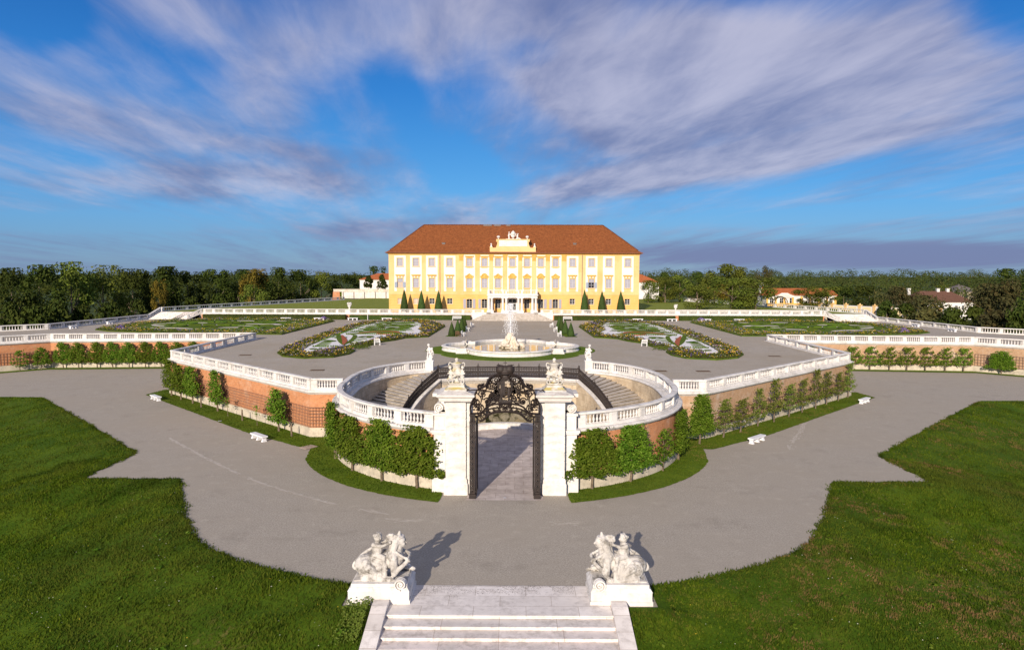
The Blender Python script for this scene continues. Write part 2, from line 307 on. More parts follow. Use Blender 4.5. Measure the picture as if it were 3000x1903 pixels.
WATER_F = m_water("fountain_water", (0.30, 0.25, 0.13)); WATER_G = m_water("pool_water", (0.05, 0.055, 0.012), 0.06)
def m_spray():
    m, nt, b, N, L = newmat("spray"); b.inputs['Base Color'].default_value = (0.92, 0.93, 0.95, 1); b.inputs['Roughness'].default_value = 0.4
    tr = N('ShaderNodeBsdfTransparent'); ms = N('ShaderNodeMixShader'); ms.inputs[0].default_value = 0.45
    L(b.outputs[0], ms.inputs[1]); L(tr.outputs[0], ms.inputs[2]); L(ms.outputs[0], nt.nodes['Material Output'].inputs[0]); return m
SPRAY = m_spray()
# ------------------------------------------------------------------ mesh helpers
class MB:
    def __init__(s): s.v = []; s.f = []; s.uv = {}; s.mi = {}; s.cur = 0
    def add(s, vs, fs, uvs=None):
        o = len(s.v); s.v += [tuple(p) for p in vs]
        for k, f in enumerate(fs):
            if s.cur: s.mi[len(s.f)] = s.cur
            if uvs: s.uv[len(s.f)] = uvs[k]
            s.f.append(tuple(i + o for i in f))
    def box(s, x0, x1, y0, y1, z0, z1, rot=0, at=(0, 0)):
        c, n = cos(rot), sin(rot); vs = []
        for z in (z0, z1):
            for x, y in ((x0, y0), (x1, y0), (x1, y1), (x0, y1)): vs.append((at[0] + x * c - y * n, at[1] + x * n + y * c, z))
        s.add(vs, [(3, 2, 1, 0), (4, 5, 6, 7), (0, 1, 5, 4), (1, 2, 6, 5), (2, 3, 7, 6), (3, 0, 4, 7)])
    def taper(s, x0, x1, y0, y1, z0, z1, dx, dy):      # box whose top is inset by dx, dy
        vs = [(x0, y0, z0), (x1, y0, z0), (x1, y1, z0), (x0, y1, z0), (x0 + dx, y0 + dy, z1), (x1 - dx, y0 + dy, z1), (x1 - dx, y1 - dy, z1), (x0 + dx, y1 - dy, z1)]
        s.add(vs, [(3, 2, 1, 0), (4, 5, 6, 7), (0, 1, 5, 4), (1, 2, 6, 5), (2, 3, 7, 6), (3, 0, 4, 7)])
    def prism(s, poly, z0, z1, bottom=False):
        n = len(poly); vs = [(x, y, z0) for x, y in poly] + [(x, y, z1) for x, y in poly]
        tris = tessellate_polygon([[Vector((x, y, 0)) for x, y in poly]])
        area = sum(poly[i][0] * poly[(i + 1) % n][1] - poly[(i + 1) % n][0] * poly[i][1] for i in range(n))
        fs = []
        for t in tris:
            a, b, c = t; A = (poly[b][0] - poly[a][0]) * (poly[c][1] - poly[a][1]) - (poly[c][0] - poly[a][0]) * (poly[b][1] - poly[a][1])
            if A < 0: a, b, c = a, c, b
            fs.append((a + n, b + n, c + n))
            if bottom: fs.append((c, b, a))
        for i in range(n):
            j = (i + 1) % n
            fs.append((i, j, j + n, i + n) if area > 0 else (j, i, i + n, j + n))
        s.add(vs, fs)
    def sheet(s, poly, z):
        n = len(poly); vs = [(x, y, z) for x, y in poly]; fs = []
        for a, b, c in tessellate_polygon([[Vector((x, y, 0)) for x, y in poly]]):
            A = (poly[b][0] - poly[a][0]) * (poly[c][1] - poly[a][1]) - (poly[c][0] - poly[a][0]) * (poly[b][1] - poly[a][1])
            fs.append((a, b, c) if A > 0 else (a, c, b))
        s.add(vs, fs)
    def lathe(s, prof, n=12, at=(0, 0, 0), sx=1, sy=1):
        vs = []; fs = []
        for r, z in prof:
            for k in range(n): a = 2 * pi * k / n; vs.append((at[0] + r * cos(a) * sx, at[1] + r * sin(a) * sy, at[2] + z))
        for i in range(len(prof) - 1):
            for k in range(n): fs.append((i * n + k, i * n + (k + 1) % n, (i + 1) * n + (k + 1) % n, (i + 1) * n + k))
        fs.append(tuple(range(n))[::-1]); fs.append(tuple((len(prof) - 1) * n + k for k in range(n)))
        s.add(vs, fs)
    def tube(s, pts, r, n=5, flat=1.0):
        P = [Vector(p) for p in pts]; rr = r if isinstance(r, (list, tuple)) else [r] * len(P); vs = []; fs = []
        prev = None
        for i, p in enumerate(P):
            t = (P[min(i + 1, len(P) - 1)] - P[max(i - 1, 0)])
            t = t.normalized() if t.length > 1e-9 else Vector((0, 0, 1))
            a = prev - t * prev.dot(t) if prev is not None else (Vector((0, 1, 0)) if abs(t.y) < 0.9 else Vector((1, 0, 0)))
            a = a - t * a.dot(t); a.normalize(); prev = a; b = t.cross(a)
            for k in range(n): q = 2 * pi * (k + 0.5) / n; vs.append(p + a * (cos(q) * rr[i] * flat) + b * (sin(q) * rr[i]))
        m = len(P)
        for i in range(m - 1):
            for k in range(n): fs.append((i * n + k, i * n + (k + 1) % n, (i + 1) * n + (k + 1) % n, (i + 1) * n + k))
        fs.append(tuple(range(n))[::-1]); fs.append(tuple((m - 1) * n + k for k in range(n)))
        s.add(vs, fs)
    def ell(s, c, r, n=10, m=7, rot=None):
        r = r if isinstance(r, (list, tuple)) else (r, r, r); vs = []; fs = []
        Q = rot or Matrix.Identity(3)
        for i in range(m + 1):
            th = pi * i / m
            for k in range(n):
                a = 2 * pi * k / n; q = Q @ Vector((r[0] * sin(th) * cos(a), r[1] * sin(th) * sin(a), r[2] * -cos(th))); vs.append((c[0] + q.x, c[1] + q.y, c[2] + q.z))
        for i in range(m):
            for k in range(n): fs.append((i * n + k, i * n + (k + 1) % n, (i + 1) * n + (k + 1) % n, (i + 1) * n + k))
        s.add(vs, fs)
    def cap(s, p0, p1, r0, r1, n=10):
        a = Vector(p0); b = Vector(p1); d = (b - a); L = max(d.length, 1e-6); d = d / L
        pts = []; rr = []
        for k in (0.05, 0.4, 0.75): q = k * pi / 2; pts.append(a - d * r0 * cos(q)); rr.append(r0 * sin(q))
        pts += [a, b]; rr += [r0, r1]
        for k in (0.75, 0.4, 0.05): q = k * pi / 2; pts.append(b + d * r1 * cos(q)); rr.append(r1 * sin(q))
        s.tube(pts, rr, n)
    def sweep(s, path, prof, zs=None, caps=True, closed=False, rng=None):
        # prof: closed loop of (offset to the left of the path, z); path: (x, y) points
        P = [Vector((p[0], p[1])) for p in path]; n = len(P); k = len(prof); vs = []; cum = [0.0]
        for i in range(1, n): cum.append(cum[-1] + (P[i] - P[i - 1]).length)
        pc = [0.0]
        for j in range(k): a, b = prof[j], prof[(j + 1) % k]; pc.append(pc[-1] + hypot(a[0] - b[0], a[1] - b[1]))
        for i in range(n):
            if closed: d0 = (P[i] - P[i - 1]).normalized(); d1 = (P[(i + 1) % n] - P[i]).normalized()
            else:
                d0 = (P[i] - P[i - 1]).normalized() if i else (P[1] - P[0]).normalized(); d1 = (P[i + 1] - P[i]).normalized() if i < n - 1 else d0
            n0 = Vector((-d0.y, d0.x)); n1 = Vector((-d1.y, d1.x)); nn = (n0 + n1); nn = nn / max(nn.length_squared / 2, 0.3)
            z = zs[i] if zs else 0
            for o, zz in prof: vs.append((P[i].x + nn.x * o, P[i].y + nn.y * o, z + zz))
        fs = []; uvs = []; lo, hi = rng or (0, n - 1)
        for i in range(n if closed else n - 1):
            if not closed and not lo <= i < hi: continue
            i2 = (i + 1) % n; u0 = cum[i]; u1 = cum[i + 1] if i + 1 < n else cum[i] + (P[0] - P[i]).length
            for j in range(k):
                j2 = (j + 1) % k; fs.append((i * k + j, i2 * k + j, i2 * k + j2, i * k + j2))
                z0 = prof[j][1]; z1 = prof[j2][1]
                va, vb = (z0, z1) if abs(z1 - z0) > 0.02 else (pc[j], pc[j + 1])
                uvs.append(((u0, va), (u1, va), (u1, vb), (u0, vb)))
        if rng: vs = vs[lo * k:(hi + 1) * k]; fs = [tuple(q - lo * k for q in f) for f in fs]; n = hi - lo + 1
        s.add(vs, fs, uvs)
        if caps and not closed:
            s.add([vs[j] for j in range(k)], [tuple(range(k))]); s.add([vs[(n - 1) * k + j] for j in range(k)], [tuple(range(k))[::-1]])
    def grid_leaf(s, c, nrm, size, R, bend=0.25):
        n = Vector(nrm); n = n.normalized() if n.length > 1e-6 else Vector((0, 0, 1))
        a = n.orthogonal().normalized(); q = R.random() * 6.283; b = n.cross(a); t = a * cos(q) + b * sin(q); w = n.cross(t)
        L = size * (0.7 + 0.6 * R.random()); W = L * 0.62; C = Vector(c)
        s.add([C - t * L * 0.5, C + w * W * 0.5 + n * L * bend * 0.3, C + t * L * 0.5, C - w * W * 0.5 + n * L * bend * 0.3], [(0, 1, 2, 3)])
    def mirror(s):
        s.v = [(-x, y, z) for x, y, z in s.v]; s.f = [f[::-1] for f in s.f]; s.uv = {k: v[::-1] for k, v in s.uv.items()}; return s
    def mesh(s, name, mats, smooth=False, uv=False):
        me = bpy.data.meshes.new(name); me.from_pydata(s.v, [], s.f)
        for m in (mats if isinstance(mats, (list, tuple)) else [mats]): me.materials.append(m)
        if s.mi: 
            arr = [0] * len(s.f)
            for k, q in s.mi.items(): arr[k] = q
            me.polygons.foreach_set('material_index', arr)
        if uv or s.uv:
            ul = me.uv_layers.new(name="UVMap"); data = []
            for i, p in enumerate(me.polygons):
                if i in s.uv: data += [c for q in s.uv[i] for c in q]; continue
                nr = p.normal
                if abs(nr.z) > 0.9: data += [c for vi in p.vertices for c in (s.v[vi][0], s.v[vi][1])]
                else:
                    t = Vector((-nr.y, nr.x, 0)); t = t.normalized() if t.length > 1e-6 else Vector((1, 0, 0)); w = nr.cross(t)
                    data += [c for vi in p.vertices for c in (Vector(s.v[vi]).dot(t), Vector(s.v[vi]).dot(w))]
            ul.data.foreach_set('uv', data)
        if smooth: me.polygons.foreach_set('use_smooth', [True] * len(s.f))
        me.update(); return me
    def build(s, name, mats, parent=None, smooth=False, uv=False, loc=None):
        return link(name, s.mesh(name, mats, smooth, uv), parent, loc)
def link(name, me, parent=None, loc=None, rotz=0, scale=None):
    o = bpy.data.objects.new(name, me); COL.objects.link(o)
    if loc is not None: o.location = loc
    if rotz: o.rotation_euler = (0, 0, rotz)
    if scale is not None: o.scale = scale
    if parent is not None: o.parent = parent
    return o
def empty(name, loc=(0, 0, 0), rotz=0):
    o = bpy.data.objects.new(name, None); COL.objects.link(o); o.location = loc; o.rotation_euler = (0, 0, rotz); o.empty_display_size = 0.3; return o
def tag(o, label, cat, group=None, kind=None):
    o['label'] = label; o['category'] = cat
    if group: o['group'] = group
    if kind: o['kind'] = kind
    return o
def copy_tree(o, parent=None):
    c = o.copy(); COL.objects.link(c); c.parent = parent
    for ch in list(o.children): copy_tree(ch, c)
    return c
def smooth_path(pts, seg=6):
    P = [Vector((*p, 0)) if len(p) == 2 else Vector(p) for p in pts]; out = []
    for i in range(len(P) - 1):
        a = P[i - 1] if i else P[0] * 2 - P[1]; b = P[i]; c = P[i + 1]; d = P[i + 2] if i + 2 < len(P) else P[-1] * 2 - P[-2]
        for k in range(seg):
            t = k / seg
            out.append(0.5 * ((2 * b) + (c - a) * t + (2 * a - 5 * b + 4 * c - d) * t * t + (3 * b - a - 3 * c + d) * t ** 3))
    out.append(P[-1])
    return [tuple(q[:len(pts[0])]) for q in out]
def plen(path):
    c = [0.0]
    for i in range(1, len(path)): c.append(c[-1] + hypot(path[i][0] - path[i - 1][0], path[i][1] - path[i - 1][1]))
    return c
def along(path, d, cum=None):        # point, heading, fractional index
    cum = cum or plen(path); d = max(0, min(cum[-1], d))
    for i in range(1, len(path)):
        if d <= cum[i] + 1e-9:
            t = (d - cum[i - 1]) / max(1e-9, cum[i] - cum[i - 1]); a, b = path[i - 1], path[i]
            return (a[0] + (b[0] - a[0]) * t, a[1] + (b[1] - a[1]) * t), atan2(b[1] - a[1], b[0] - a[0]), i - 1 + t
def mir(path): return [(-p[0], *p[1:]) for p in path]
def ords(i): return ["first", "second", "third", "fourth", "fifth", "sixth", "seventh", "eighth", "ninth", "tenth", "eleventh", "twelfth", "thirteenth", "fourteenth"][i]
SIDE = {1: "right", -1: "left"}
T, U = 4.2, 5.47
# ------------------------------------------------------------------ ground, path, lawns, terraces
mb = MB(); mb.sheet([(-3500, -300), (3500, -300), (3500, 5000), (-3500, 5000)], -3.4)
tag(mb.build("ground", GROUND), "open green country reaching to the horizon", "ground", kind='structure')
def rough_edge(pts, step=0.5, amp=0.10):
    out = []; 
    for i in range(len(pts) - 1):
        a, b = pts[i], pts[i + 1]; d = hypot(b[0] - a[0], b[1] - a[1]); n = max(1, int(d / step))
        for k in range(n):
            t = k / n; x = a[0] + (b[0] - a[0]) * t; y = a[1] + (b[1] - a[1]) * t
            j = amp * noise.noise((x * 1.3, y * 1.3, 4.0)) + amp * 0.6 * noise.noise((x * 4, y * 4, 9.0))
            nx, ny = -(b[1] - a[1]) / d, (b[0] - a[0]) / d
            out.append((x + nx * j, y + ny * j) if k else (x, y))
    out.append(pts[-1]); return out
curve = smooth_path([(7.0, 32.4), (8.6, 32.9), (11.0, 33.9), (14.0, 35.5), (16.4, 37.5), (18.4, 40.3), (20.4, 43.9), (21.9, 46.8), (23.2, 49.45)], 3)
EDGE = rough_edge(curve[:-1] + [(23.2, 49.45), (30.25, 49.4), (30.25, 56.7), (42.1, 69.0), (55.1, 82.2), (62, 82.4), (120, 82.6)], 0.40, 0.20)
PATH_R = [(0, 30.4), (7.0, 30.4)] + EDGE + [(120, 140), (0, 140)]
path_poly = PATH_R + [(-x, y) for x, y in PATH_R[::-1] if x > 0.001]
mb = MB(); mb.sheet(path_poly, 0.0)
tag(mb.build("gravel_path", GRAVEL), "wide grey gravel path around the lower terrace walls", "path", kind='structure')
EV = [Vector((x, y)) for x, y in EDGE]
def edge_dist(x, y):
    p = Vector((x, y)); best = 1e9
    for i in range(len(EV) - 1):
        a = EV[i]; d = EV[i + 1] - a; t = max(0, min(1, (p - a).dot(d) / max(1e-9, d.length_squared))); q = (p - a - d * t).length
        if q < best: best = q
    return best
def lawn_z0(x, y):
    x = abs(x); d = edge_dist(x, y); d = min(d, max(0, 30.4 - y) + max(0, x - 6.9) * 0.6 + 0.3) if y < 30.4 else d
    dd = max(0, d - 0.8); z = -0.20 * dd if dd < 9 else -1.8 - 0.07 * (dd - 9)
    return max(-3.3, z) + 0.10 * noise.noise((x * 0.35, y * 0.35, 2)) * min(1, d / 2) + 0.05
def inside(poly, x, y):
    c = False; j = len(poly) - 1
    for i in range(len(poly)):
        xi, yi = poly[i]; xj, yj = poly[j]
        if (yi > y) != (yj > y) and x < (xj - xi) * (y - yi) / (yj - yi) + xi: c = not c
        j = i
    return c
LAWN = [(5.6, 8), (5.6, 30.35), (7.0, 30.35)] + EDGE + [(120, 8)]
ZC = {}
def lawn_z(x, y):      # bilinear look-up on a half metre lattice
    x = abs(x); i, j = int(x * 2), int(y * 2); fx, fy = x * 2 - i, y * 2 - j; q = []
    for a, b in ((i, j), (i + 1, j), (i, j + 1), (i + 1, j + 1)):
        if (a, b) not in ZC: ZC[(a, b)] = lawn_z0(a / 2, b / 2)
        q.append(ZC[(a, b)])
    return (q[0] * (1 - fx) + q[1] * fx) * (1 - fy) + (q[2] * (1 - fx) + q[3] * fx) * fy
XB = {}
def on_lawn(x, y):     # right of the gravel's edge at this y
    k = int(y * 20)
    if k not in XB:
        yy = (k + .5) / 20; xs = [EDGE[i][0] + (EDGE[i + 1][0] - EDGE[i][0]) * (yy - EDGE[i][1]) / (EDGE[i + 1][1] - EDGE[i][1]) for i in range(len(EDGE) - 1) if (EDGE[i][1] > yy) != (EDGE[i + 1][1] > yy)]
        XB[k] = max(xs) if xs else (6.9 if yy > 30.35 else 5.62)
    return abs(x) > XB[k]
def make_lawn(s):
    pts = [Vector(p) for p in LAWN]; nb = len(pts); rr = random.Random(3)
    y = 9.0
    while y < 82:
        stepp = 0.7 if y < 58 else 1.6
        x = 6.2
        while x < 70:
            q = (x + rr.uniform(-.2, .2), y + rr.uniform(-.2, .2))
            if inside(LAWN, *q): pts.append(Vector(q))
            x += stepp if x < 34 else 1.6
        y += stepp
    vs, es, fs, *_ = delaunay_2d_cdt(pts, [(i, (i + 1) % nb) for i in range(nb)], [], 0, 1e-4)
    good = []
    for f in fs:
        cx = sum(vs[i].x for i in f) / 3; cy = sum(vs[i].y for i in f) / 3
        if inside(LAWN, cx, cy): good.append(tuple(f) if s > 0 else tuple(f)[::-1])
    m = MB(); m.add([(v.x * s, v.y, lawn_z0(v.x, v.y)) for v in vs], good)
    o = m.build("lawn", GRASS, smooth=True)
    tag(o, f"rough grass bank on the {SIDE[s]} of the sphinx staircase, {'with brown dry patches' if s > 0 else 'dark green with leafy weeds'}", "lawn", kind='structure')
for s in (1, -1): make_lawn(s)
def blades(name, region, n, label, hmin, hmax, seed, zf, mat=BLADE, wid=0.035, lean=0.5):
    rr = random.Random(seed); m = MB(); vs = []; fs = []; k = 0; tries = 0
    (x0, x1, y0, y1), test = region
    while k < n and tries < n * 6:
        tries += 1; x = rr.uniform(x0, x1); y = rr.uniform(y0, y1)
        if not test(x, y): continue
        d = noise.noise((x * 0.5, y * 0.5, seed)) * 0.5 + 0.5
        if rr.random() > 0.35 + d: continue
        h = rr.uniform(hmin, hmax) * (0.6 + 0.9 * d); a = rr.random() * 6.283; z = zf(x, y) - 0.02
        w = wid * (0.7 + 0.8 * rr.random()); lx = rr.uniform(-lean, lean) * h; ly = rr.uniform(-lean, lean) * h; o = len(vs)
        vs += [(x - cos(a) * w, y - sin(a) * w, z), (x + cos(a) * w, y + sin(a) * w, z), (x + lx, y + ly, z + h)]; fs.append((o, o + 1, o + 2)); k += 1
    m.v = vs; m.f = fs
    return tag(m.build(name, mat), label, "grass", kind='stuff')
for s in (1, -1):
    blades("meadow_grass_blades", ((min(5.7 * s, 62 * s), max(5.7 * s, 62 * s), 25, 82), lambda x, y: abs(x) < 1.5 + y * 0.74 and (y < 56 or (x * 7.3 + y * 3.1) % 1 < .4) and on_lawn(x, y)), 100000, f"long unmown grass on the {SIDE[s]} bank", 0.05, 0.16, 5 + s, lawn_z)
def fringe(s):        # ragged tufts leaning over the gravel's edge
    rr = random.Random(90 + s); vs = []; fs = []; c = plen(EDGE)
    for _ in range(9000):
        d = rr.uniform(0, 75); (x, y), h, _t = along(EDGE, d, c)
        o = rr.gauss(.02, .13) * (1 + noise.noise((d * .8, 3, 1))); x, y = x + sin(h) * -o, y + cos(h) * o; a = rr.random() * 6.283; w = .04; hh = rr.uniform(.05, .17); k = len(vs)
        vs += [(s * (x - cos(a) * w), y - sin(a) * w, -.01), (s * (x + cos(a) * w), y + sin(a) * w, -.01), (s * (x + rr.uniform(-.08, .08)), y + rr.uniform(-.08, .08), hh)]; fs.append((k, k + 1, k + 2))
    m = MB(); m.v = vs; m.f = fs; tag(m.build("edge_grass", BLADE), f"ragged grass overhanging the gravel edge on the {SIDE[s]}", "grass", kind='stuff')
fringe(1); fringe(-1)
def weeds(s):
    rr = random.Random(40 + s); m = MB(); fl = MB()
    for _ in range(150):
        x = rr.uniform(6.5, 30); y = rr.uniform(25, 56)
        if x > 1.5 + y * 0.74 or not on_lawn(x, y): continue
        if noise.noise((x * 0.25 * s, y * 0.25, 8)) < -0.05: continue
        z = lawn_z(x, y); n = rr.randint(5, 14); sz = rr.uniform(0.10, 0.22)
        for _ in range(n):
            a = rr.random() * 6.283; r = rr.uniform(0.02, 0.28)
            m.grid_leaf((s * (x + cos(a) * r), y + sin(a) * r, z + rr.uniform(0.03, 0.16)), (cos(a) * 0.5 * s, sin(a) * 0.5, 0.9), sz, rr)
    tag(m.build("weeds", LEAF_NEAR), f"broad leaved weeds dotted over the {SIDE[s]} bank", "weeds", kind='stuff')
    for _ in range(420):
        x = rr.uniform(6.5, 30); y = rr.uniform(25, 50)
        if x > 1.5 + y * 0.74 or not on_lawn(x, y) or noise.noise((x * 0.3 * s, y * 0.3, 3)) < 0.05: continue
        fl.cur = 0 if rr.random() < 0.7 else 1
        fl.grid_leaf((s * x, y, lawn_z(x, y) + rr.uniform(0.12, 0.2)), (0, -0.4, 1), rr.uniform(0.03, 0.06), rr)
    tag(fl.build("wild_flowers", [FL_WHT, FL_YEL]), f"tiny white and yellow wild flowers on the {SIDE[s]} bank", "flowers", kind='stuff')
weeds(1); weeds(-1)
# pale wheel tracks worn into the gravel, a sheet of paler grit just above the path
def track(pts, w, label):
    p = smooth_path(pts, 14); c = plen(p); m = MB(); rr = random.Random(len(pts) + int(w * 100))
    d = 0
    while d < c[-1]:
        (x, y), h, _ = along(p, d, c); k = noise.noise((d * 0.35, w * 7, 1))
        if k > -0.25:
            for _ in range(3):
                o = rr.gauss(0, w * 0.5); L = rr.uniform(0.1, 0.5); W = rr.uniform(0.02, 0.07); q = h + rr.uniform(-.15, .15)
                cx, cy = x - sin(h) * o, y + cos(h) * o
                zt = 0.006 + len(m.f) * 2e-5; m.add([(cx - cos(q) * L, cy - sin(q) * L, zt), (cx + sin(q) * W, cy - cos(q) * W, zt), (cx + cos(q) * L, cy + sin(q) * L, zt), (cx - sin(q) * W, cy + cos(q) * W, zt)], [(0, 1, 2, 3)])
        d += 0.22
    tag(m.build("wheel_track", TRACK_GRIT), label, "track", kind='structure')
track([(-30, 62), (-24, 55.5), (-18, 49.5), (-12, 45), (-7, 42.3)], 0.16, "pale wheel track curving across the gravel on the left")
track([(30.5, 72), (27, 65), (24.5, 60.5), (23.5, 58.0)], 0.30, "pale scuffed track on the gravel at right")
track([(-7, 41.5), (-2, 40.8), (4, 40.9), (9, 41.8)], 0.35, "pale scuffed gravel in front of the gate")
# ---- plan of the terrace walls (right half; mirrored for the left)
CC = (0.0, 61.2)
APSE = [(14.2 * sin(radians(a)), 61.2 - 14.2 * cos(radians(a))) for a in range(20, 91, 5)]
APSE_BACK = smooth_path([(14.2, 61.2), (14.35, 64.4), (14.15, 67.6), (13.1, 71.6), (11.0, 74.8), (8.6, 76.5)], 5)
APSE_ALL = APSE + APSE_BACK[1:]
GALLERY = [(0, 71.2), (1.8, 71.15), (3.6, 70.95), (5.4, 70.5), (7.0, 69.85)]
ZIG = [(15.0, 62.5), (17.8, 62.5), (41.6, 85.4), (40.9, 110.6), (70.4, 107.7), (82.0, 96.1)]
FAR = [(100, 114.5), (85.2, 129.2), (82.4, 159.6)]
terr = GALLERY + APSE_BACK[::-1] + ZIG[0:] + FAR + [(82.4, 160.0), (0, 160.0)]
def inset(path, d):
    m = MB(); P = [Vector(p) for p in path]; out = []
    for i in range(len(P)):
        d0 = (P[i] - P[i - 1]).normalized() if i else (P[1] - P[0]).normalized(); d1 = (P[i + 1] - P[i]).normalized() if i < len(P) - 1 else d0
        n0 = Vector((-d0.y, d0.x)); n1 = Vector((-d1.y, d1.x)); nn = n0 + n1; nn = nn / max(nn.length_squared / 2, 0.3); q = P[i] + nn * d; out.append((q.x, q.y))
    return out
ZI = inset(ZIG + FAR, 0.5)
terr = GALLERY + APSE_BACK[::-1] + ZI + [(82.0, 160.0), (0, 160.0)]
terr_poly = terr + [(-x, y) for x, y in terr[::-1] if x > 0.001]
mb = MB(); mb.prism(terr_poly, 3.6, T)
tag(mb.build("parterre_terrace", GRAVEL_T), "broad grey gravel parterre terrace in front of the palace", "terrace", kind='structure')
# upper terrace beside and in front of the palace
UR = [(0, 160.2), (69.6, 160.2), (71.5, 164.5), (82.4, 164.5), (84, 168), (58, 243), (54, 258.5), (0, 258.5)]
mb = MB(); mb.prism(UR + [(-x, y) for x, y in UR[::-1] if x > 0], -3.4, U)
tag(mb.build("upper_terrace", GRAVEL_T), "upper gravel terrace the palace stands on", "terrace", kind='structure')
for s in (1, -1):
    m = MB(); m.sheet([(x * s, y) for x, y in [(32, 161.5) if s < 0 else (32, 171), (68.5, 162) if s < 0 else (66, 171), (71, 165.2), (81.6, 165.2), (82.5, 168.2), (56.5, 242), (53, 258), (31, 258)]], U + 0.008)
    tag(m.build("upper_lawn", GRASS_DRY), f"mown lawn on the upper terrace {'left' if s < 0 else 'right'} of the palace", "lawn", kind='structure')
# grass strips at the foot of the walls
STRIP = [(4.2, 46.4), (4.3, 44.65)] + [(17.05 * sin(radians(a)), 61.2 - 17.05 * cos(radians(a))) for a in range(17, 71, 4)] + [(16.5, 58.9), (17.3, 58.8), (23.8, 64.1), (30.6, 71.0), (43.7, 84.2), (43.3, 87.9), (41.9, 88.0), (41.4, 85.6), (17.9, 62.9), (15.2, 62.9), (14.0, 58)] + [(14.3 * sin(radians(a)), 61.2 - 14.3 * cos(radians(a))) for a in range(72, 17, -6)]
WSTRIP = [(41.2, 108.6), (69.8, 105.8), (81.0, 94.7), (82.0, 96.3), (70.3, 108.0), (41.2, 110.8)]
for s in (1, -1):
    for poly, lab in ((STRIP, f"strip of mown grass along the foot of the curved and slanting wall on the {SIDE[s]}"), (WSTRIP, f"thin strip of grass at the foot of the long far wall on the {SIDE[s]}")):
        p = rough_edge(poly + [poly[0]], 0.35, 0.10)[:-1]; m = MB(); m.sheet([(x * s, y) for x, y in p], 0.03)
        tag(m.build("grass_strip", GRASS_MOWN), lab, "grass strip", kind='structure')
    blades("strip_grass_blades", ((min(3.9 * s, 45 * s), max(3.9 * s, 45 * s), 44, 89), lambda x, y: inside(STRIP, abs(x), y)), 30000, f"short grass on the strip below the {SIDE[s]} wall", 0.05, 0.11, 15 + s, lambda x, y: 0.03)
# paving of the sunken court
mb = MB(); cp = [(-2.55, 45.15), (2.55, 45.15), (2.3, 48.2)] + [(13.7 * sin(radians(a)), 61.2 - 13.7 * cos(radians(a))) for a in range(20, 100, 8)] + [(11, 66), (7, 69.8), (0, 71.2)]
cp = cp[:1] + cp[1:] + [(-x, y) for x, y in cp[::-1][1:-3]] + [(-2.3, 48.2)]
mb.sheet(cp, 0.012); tag(mb.build("court_paving", PAVING, uv=True), "pale stone slabs paving the court behind the gate", "paving", kind='structure')
# ------------------------------------------------------------------ walls and balustrades
def balus_mesh():
    m = MB(); prof = [(0.075, 0.03), (0.075, 0.06), (0.042, 0.09), (0.060, 0.14), (0.088, 0.22), (0.080, 0.30), (0.045, 0.40), (0.035, 0.48), (0.046, 0.52), (0.038, 0.55), (0.065, 0.60), (0.065, 0.62)]
    m.lathe(prof, 10); m.box(-.085, .085, -.085, .085, 0, 0.045); m.box(-.08, .08, -.08, .08, 0.60, 0.65); return m.mesh("baluster", STONE, False)
def balus_small():
    m = MB(); m.lathe([(0.08, 0), (0.05, 0.1), (0.10, 0.24), (0.05, 0.46), (0.085, 0.65)], 6); return m.mesh("baluster", STONE, False)
BAL, BAL_S = balus_mesh(), balus_small()
def pier_mesh(w, d=0.40):
    m = MB(); m.box(-w / 2, w / 2, -d / 2, d / 2, 0.0, 0.66); m.box(-w / 2 + 0.08, w / 2 - 0.08, -d / 2 - 0.02, d / 2 + 0.02, 0.09, 0.57); return m.mesh("pier", STONE)
PIERS = {}
def balustrade(name, path, z, bays, nb, label, cat="balustrade", group="white stone balustrades", small=False, pw=0.55, end_piers=True, blind=False, rot_off=0.0):
    # path: plan points; z: height of its foot (number or one per point)
    zs = z if isinstance(z, list) else [z] * len(path)
    root = empty(name, (0, 0, 0)); tag(root, label, cat, group)
    m = MB(); m.sweep(path, [(-.24, -.02), (-.24, .16), (-.20, .20), (.20, .20), (.24, .16), (.24, -.02)], zs); m.build("plinth", STONE, root)
    m = MB(); m.sweep(path, [(-.17, .86), (-.25, .91), (-.25, .99), (-.20, 1.04), (.20, 1.04), (.25, .99), (.25, .91), (.17, .86)], zs); m.build("hand_rail", STONE, root)
    c = plen(path); L = c[-1]; bl = L / bays
    if pw not in PIERS: PIERS[pw] = pier_mesh(pw)
    def zat(t): i = int(t); f = t - i; return zs[i] + (zs[min(i + 1, len(zs) - 1)] - zs[i]) * f
    for k in range(bays + 1):
        if not end_piers and k in (0, bays): continue
        d = min(max(k * bl, pw / 2), L - pw / 2); (x, y), h, t = along(path, d, c)
        link("pier", PIERS[pw], root, (x, y, zat(t) + 0.20), h)
    for k in range(bays):
        a = k * bl + (pw / 2 if k else pw); b = (k + 1) * bl - (pw / 2 if k < bays - 1 else pw)
        for j in range(nb):
            d = a + (b - a) * (j + 0.5) / nb; (x, y), h, t = along(path, d, c)
            link("baluster", BAL_S if small else BAL, root, (x, y, zat(t) + 0.205), h)
    return root
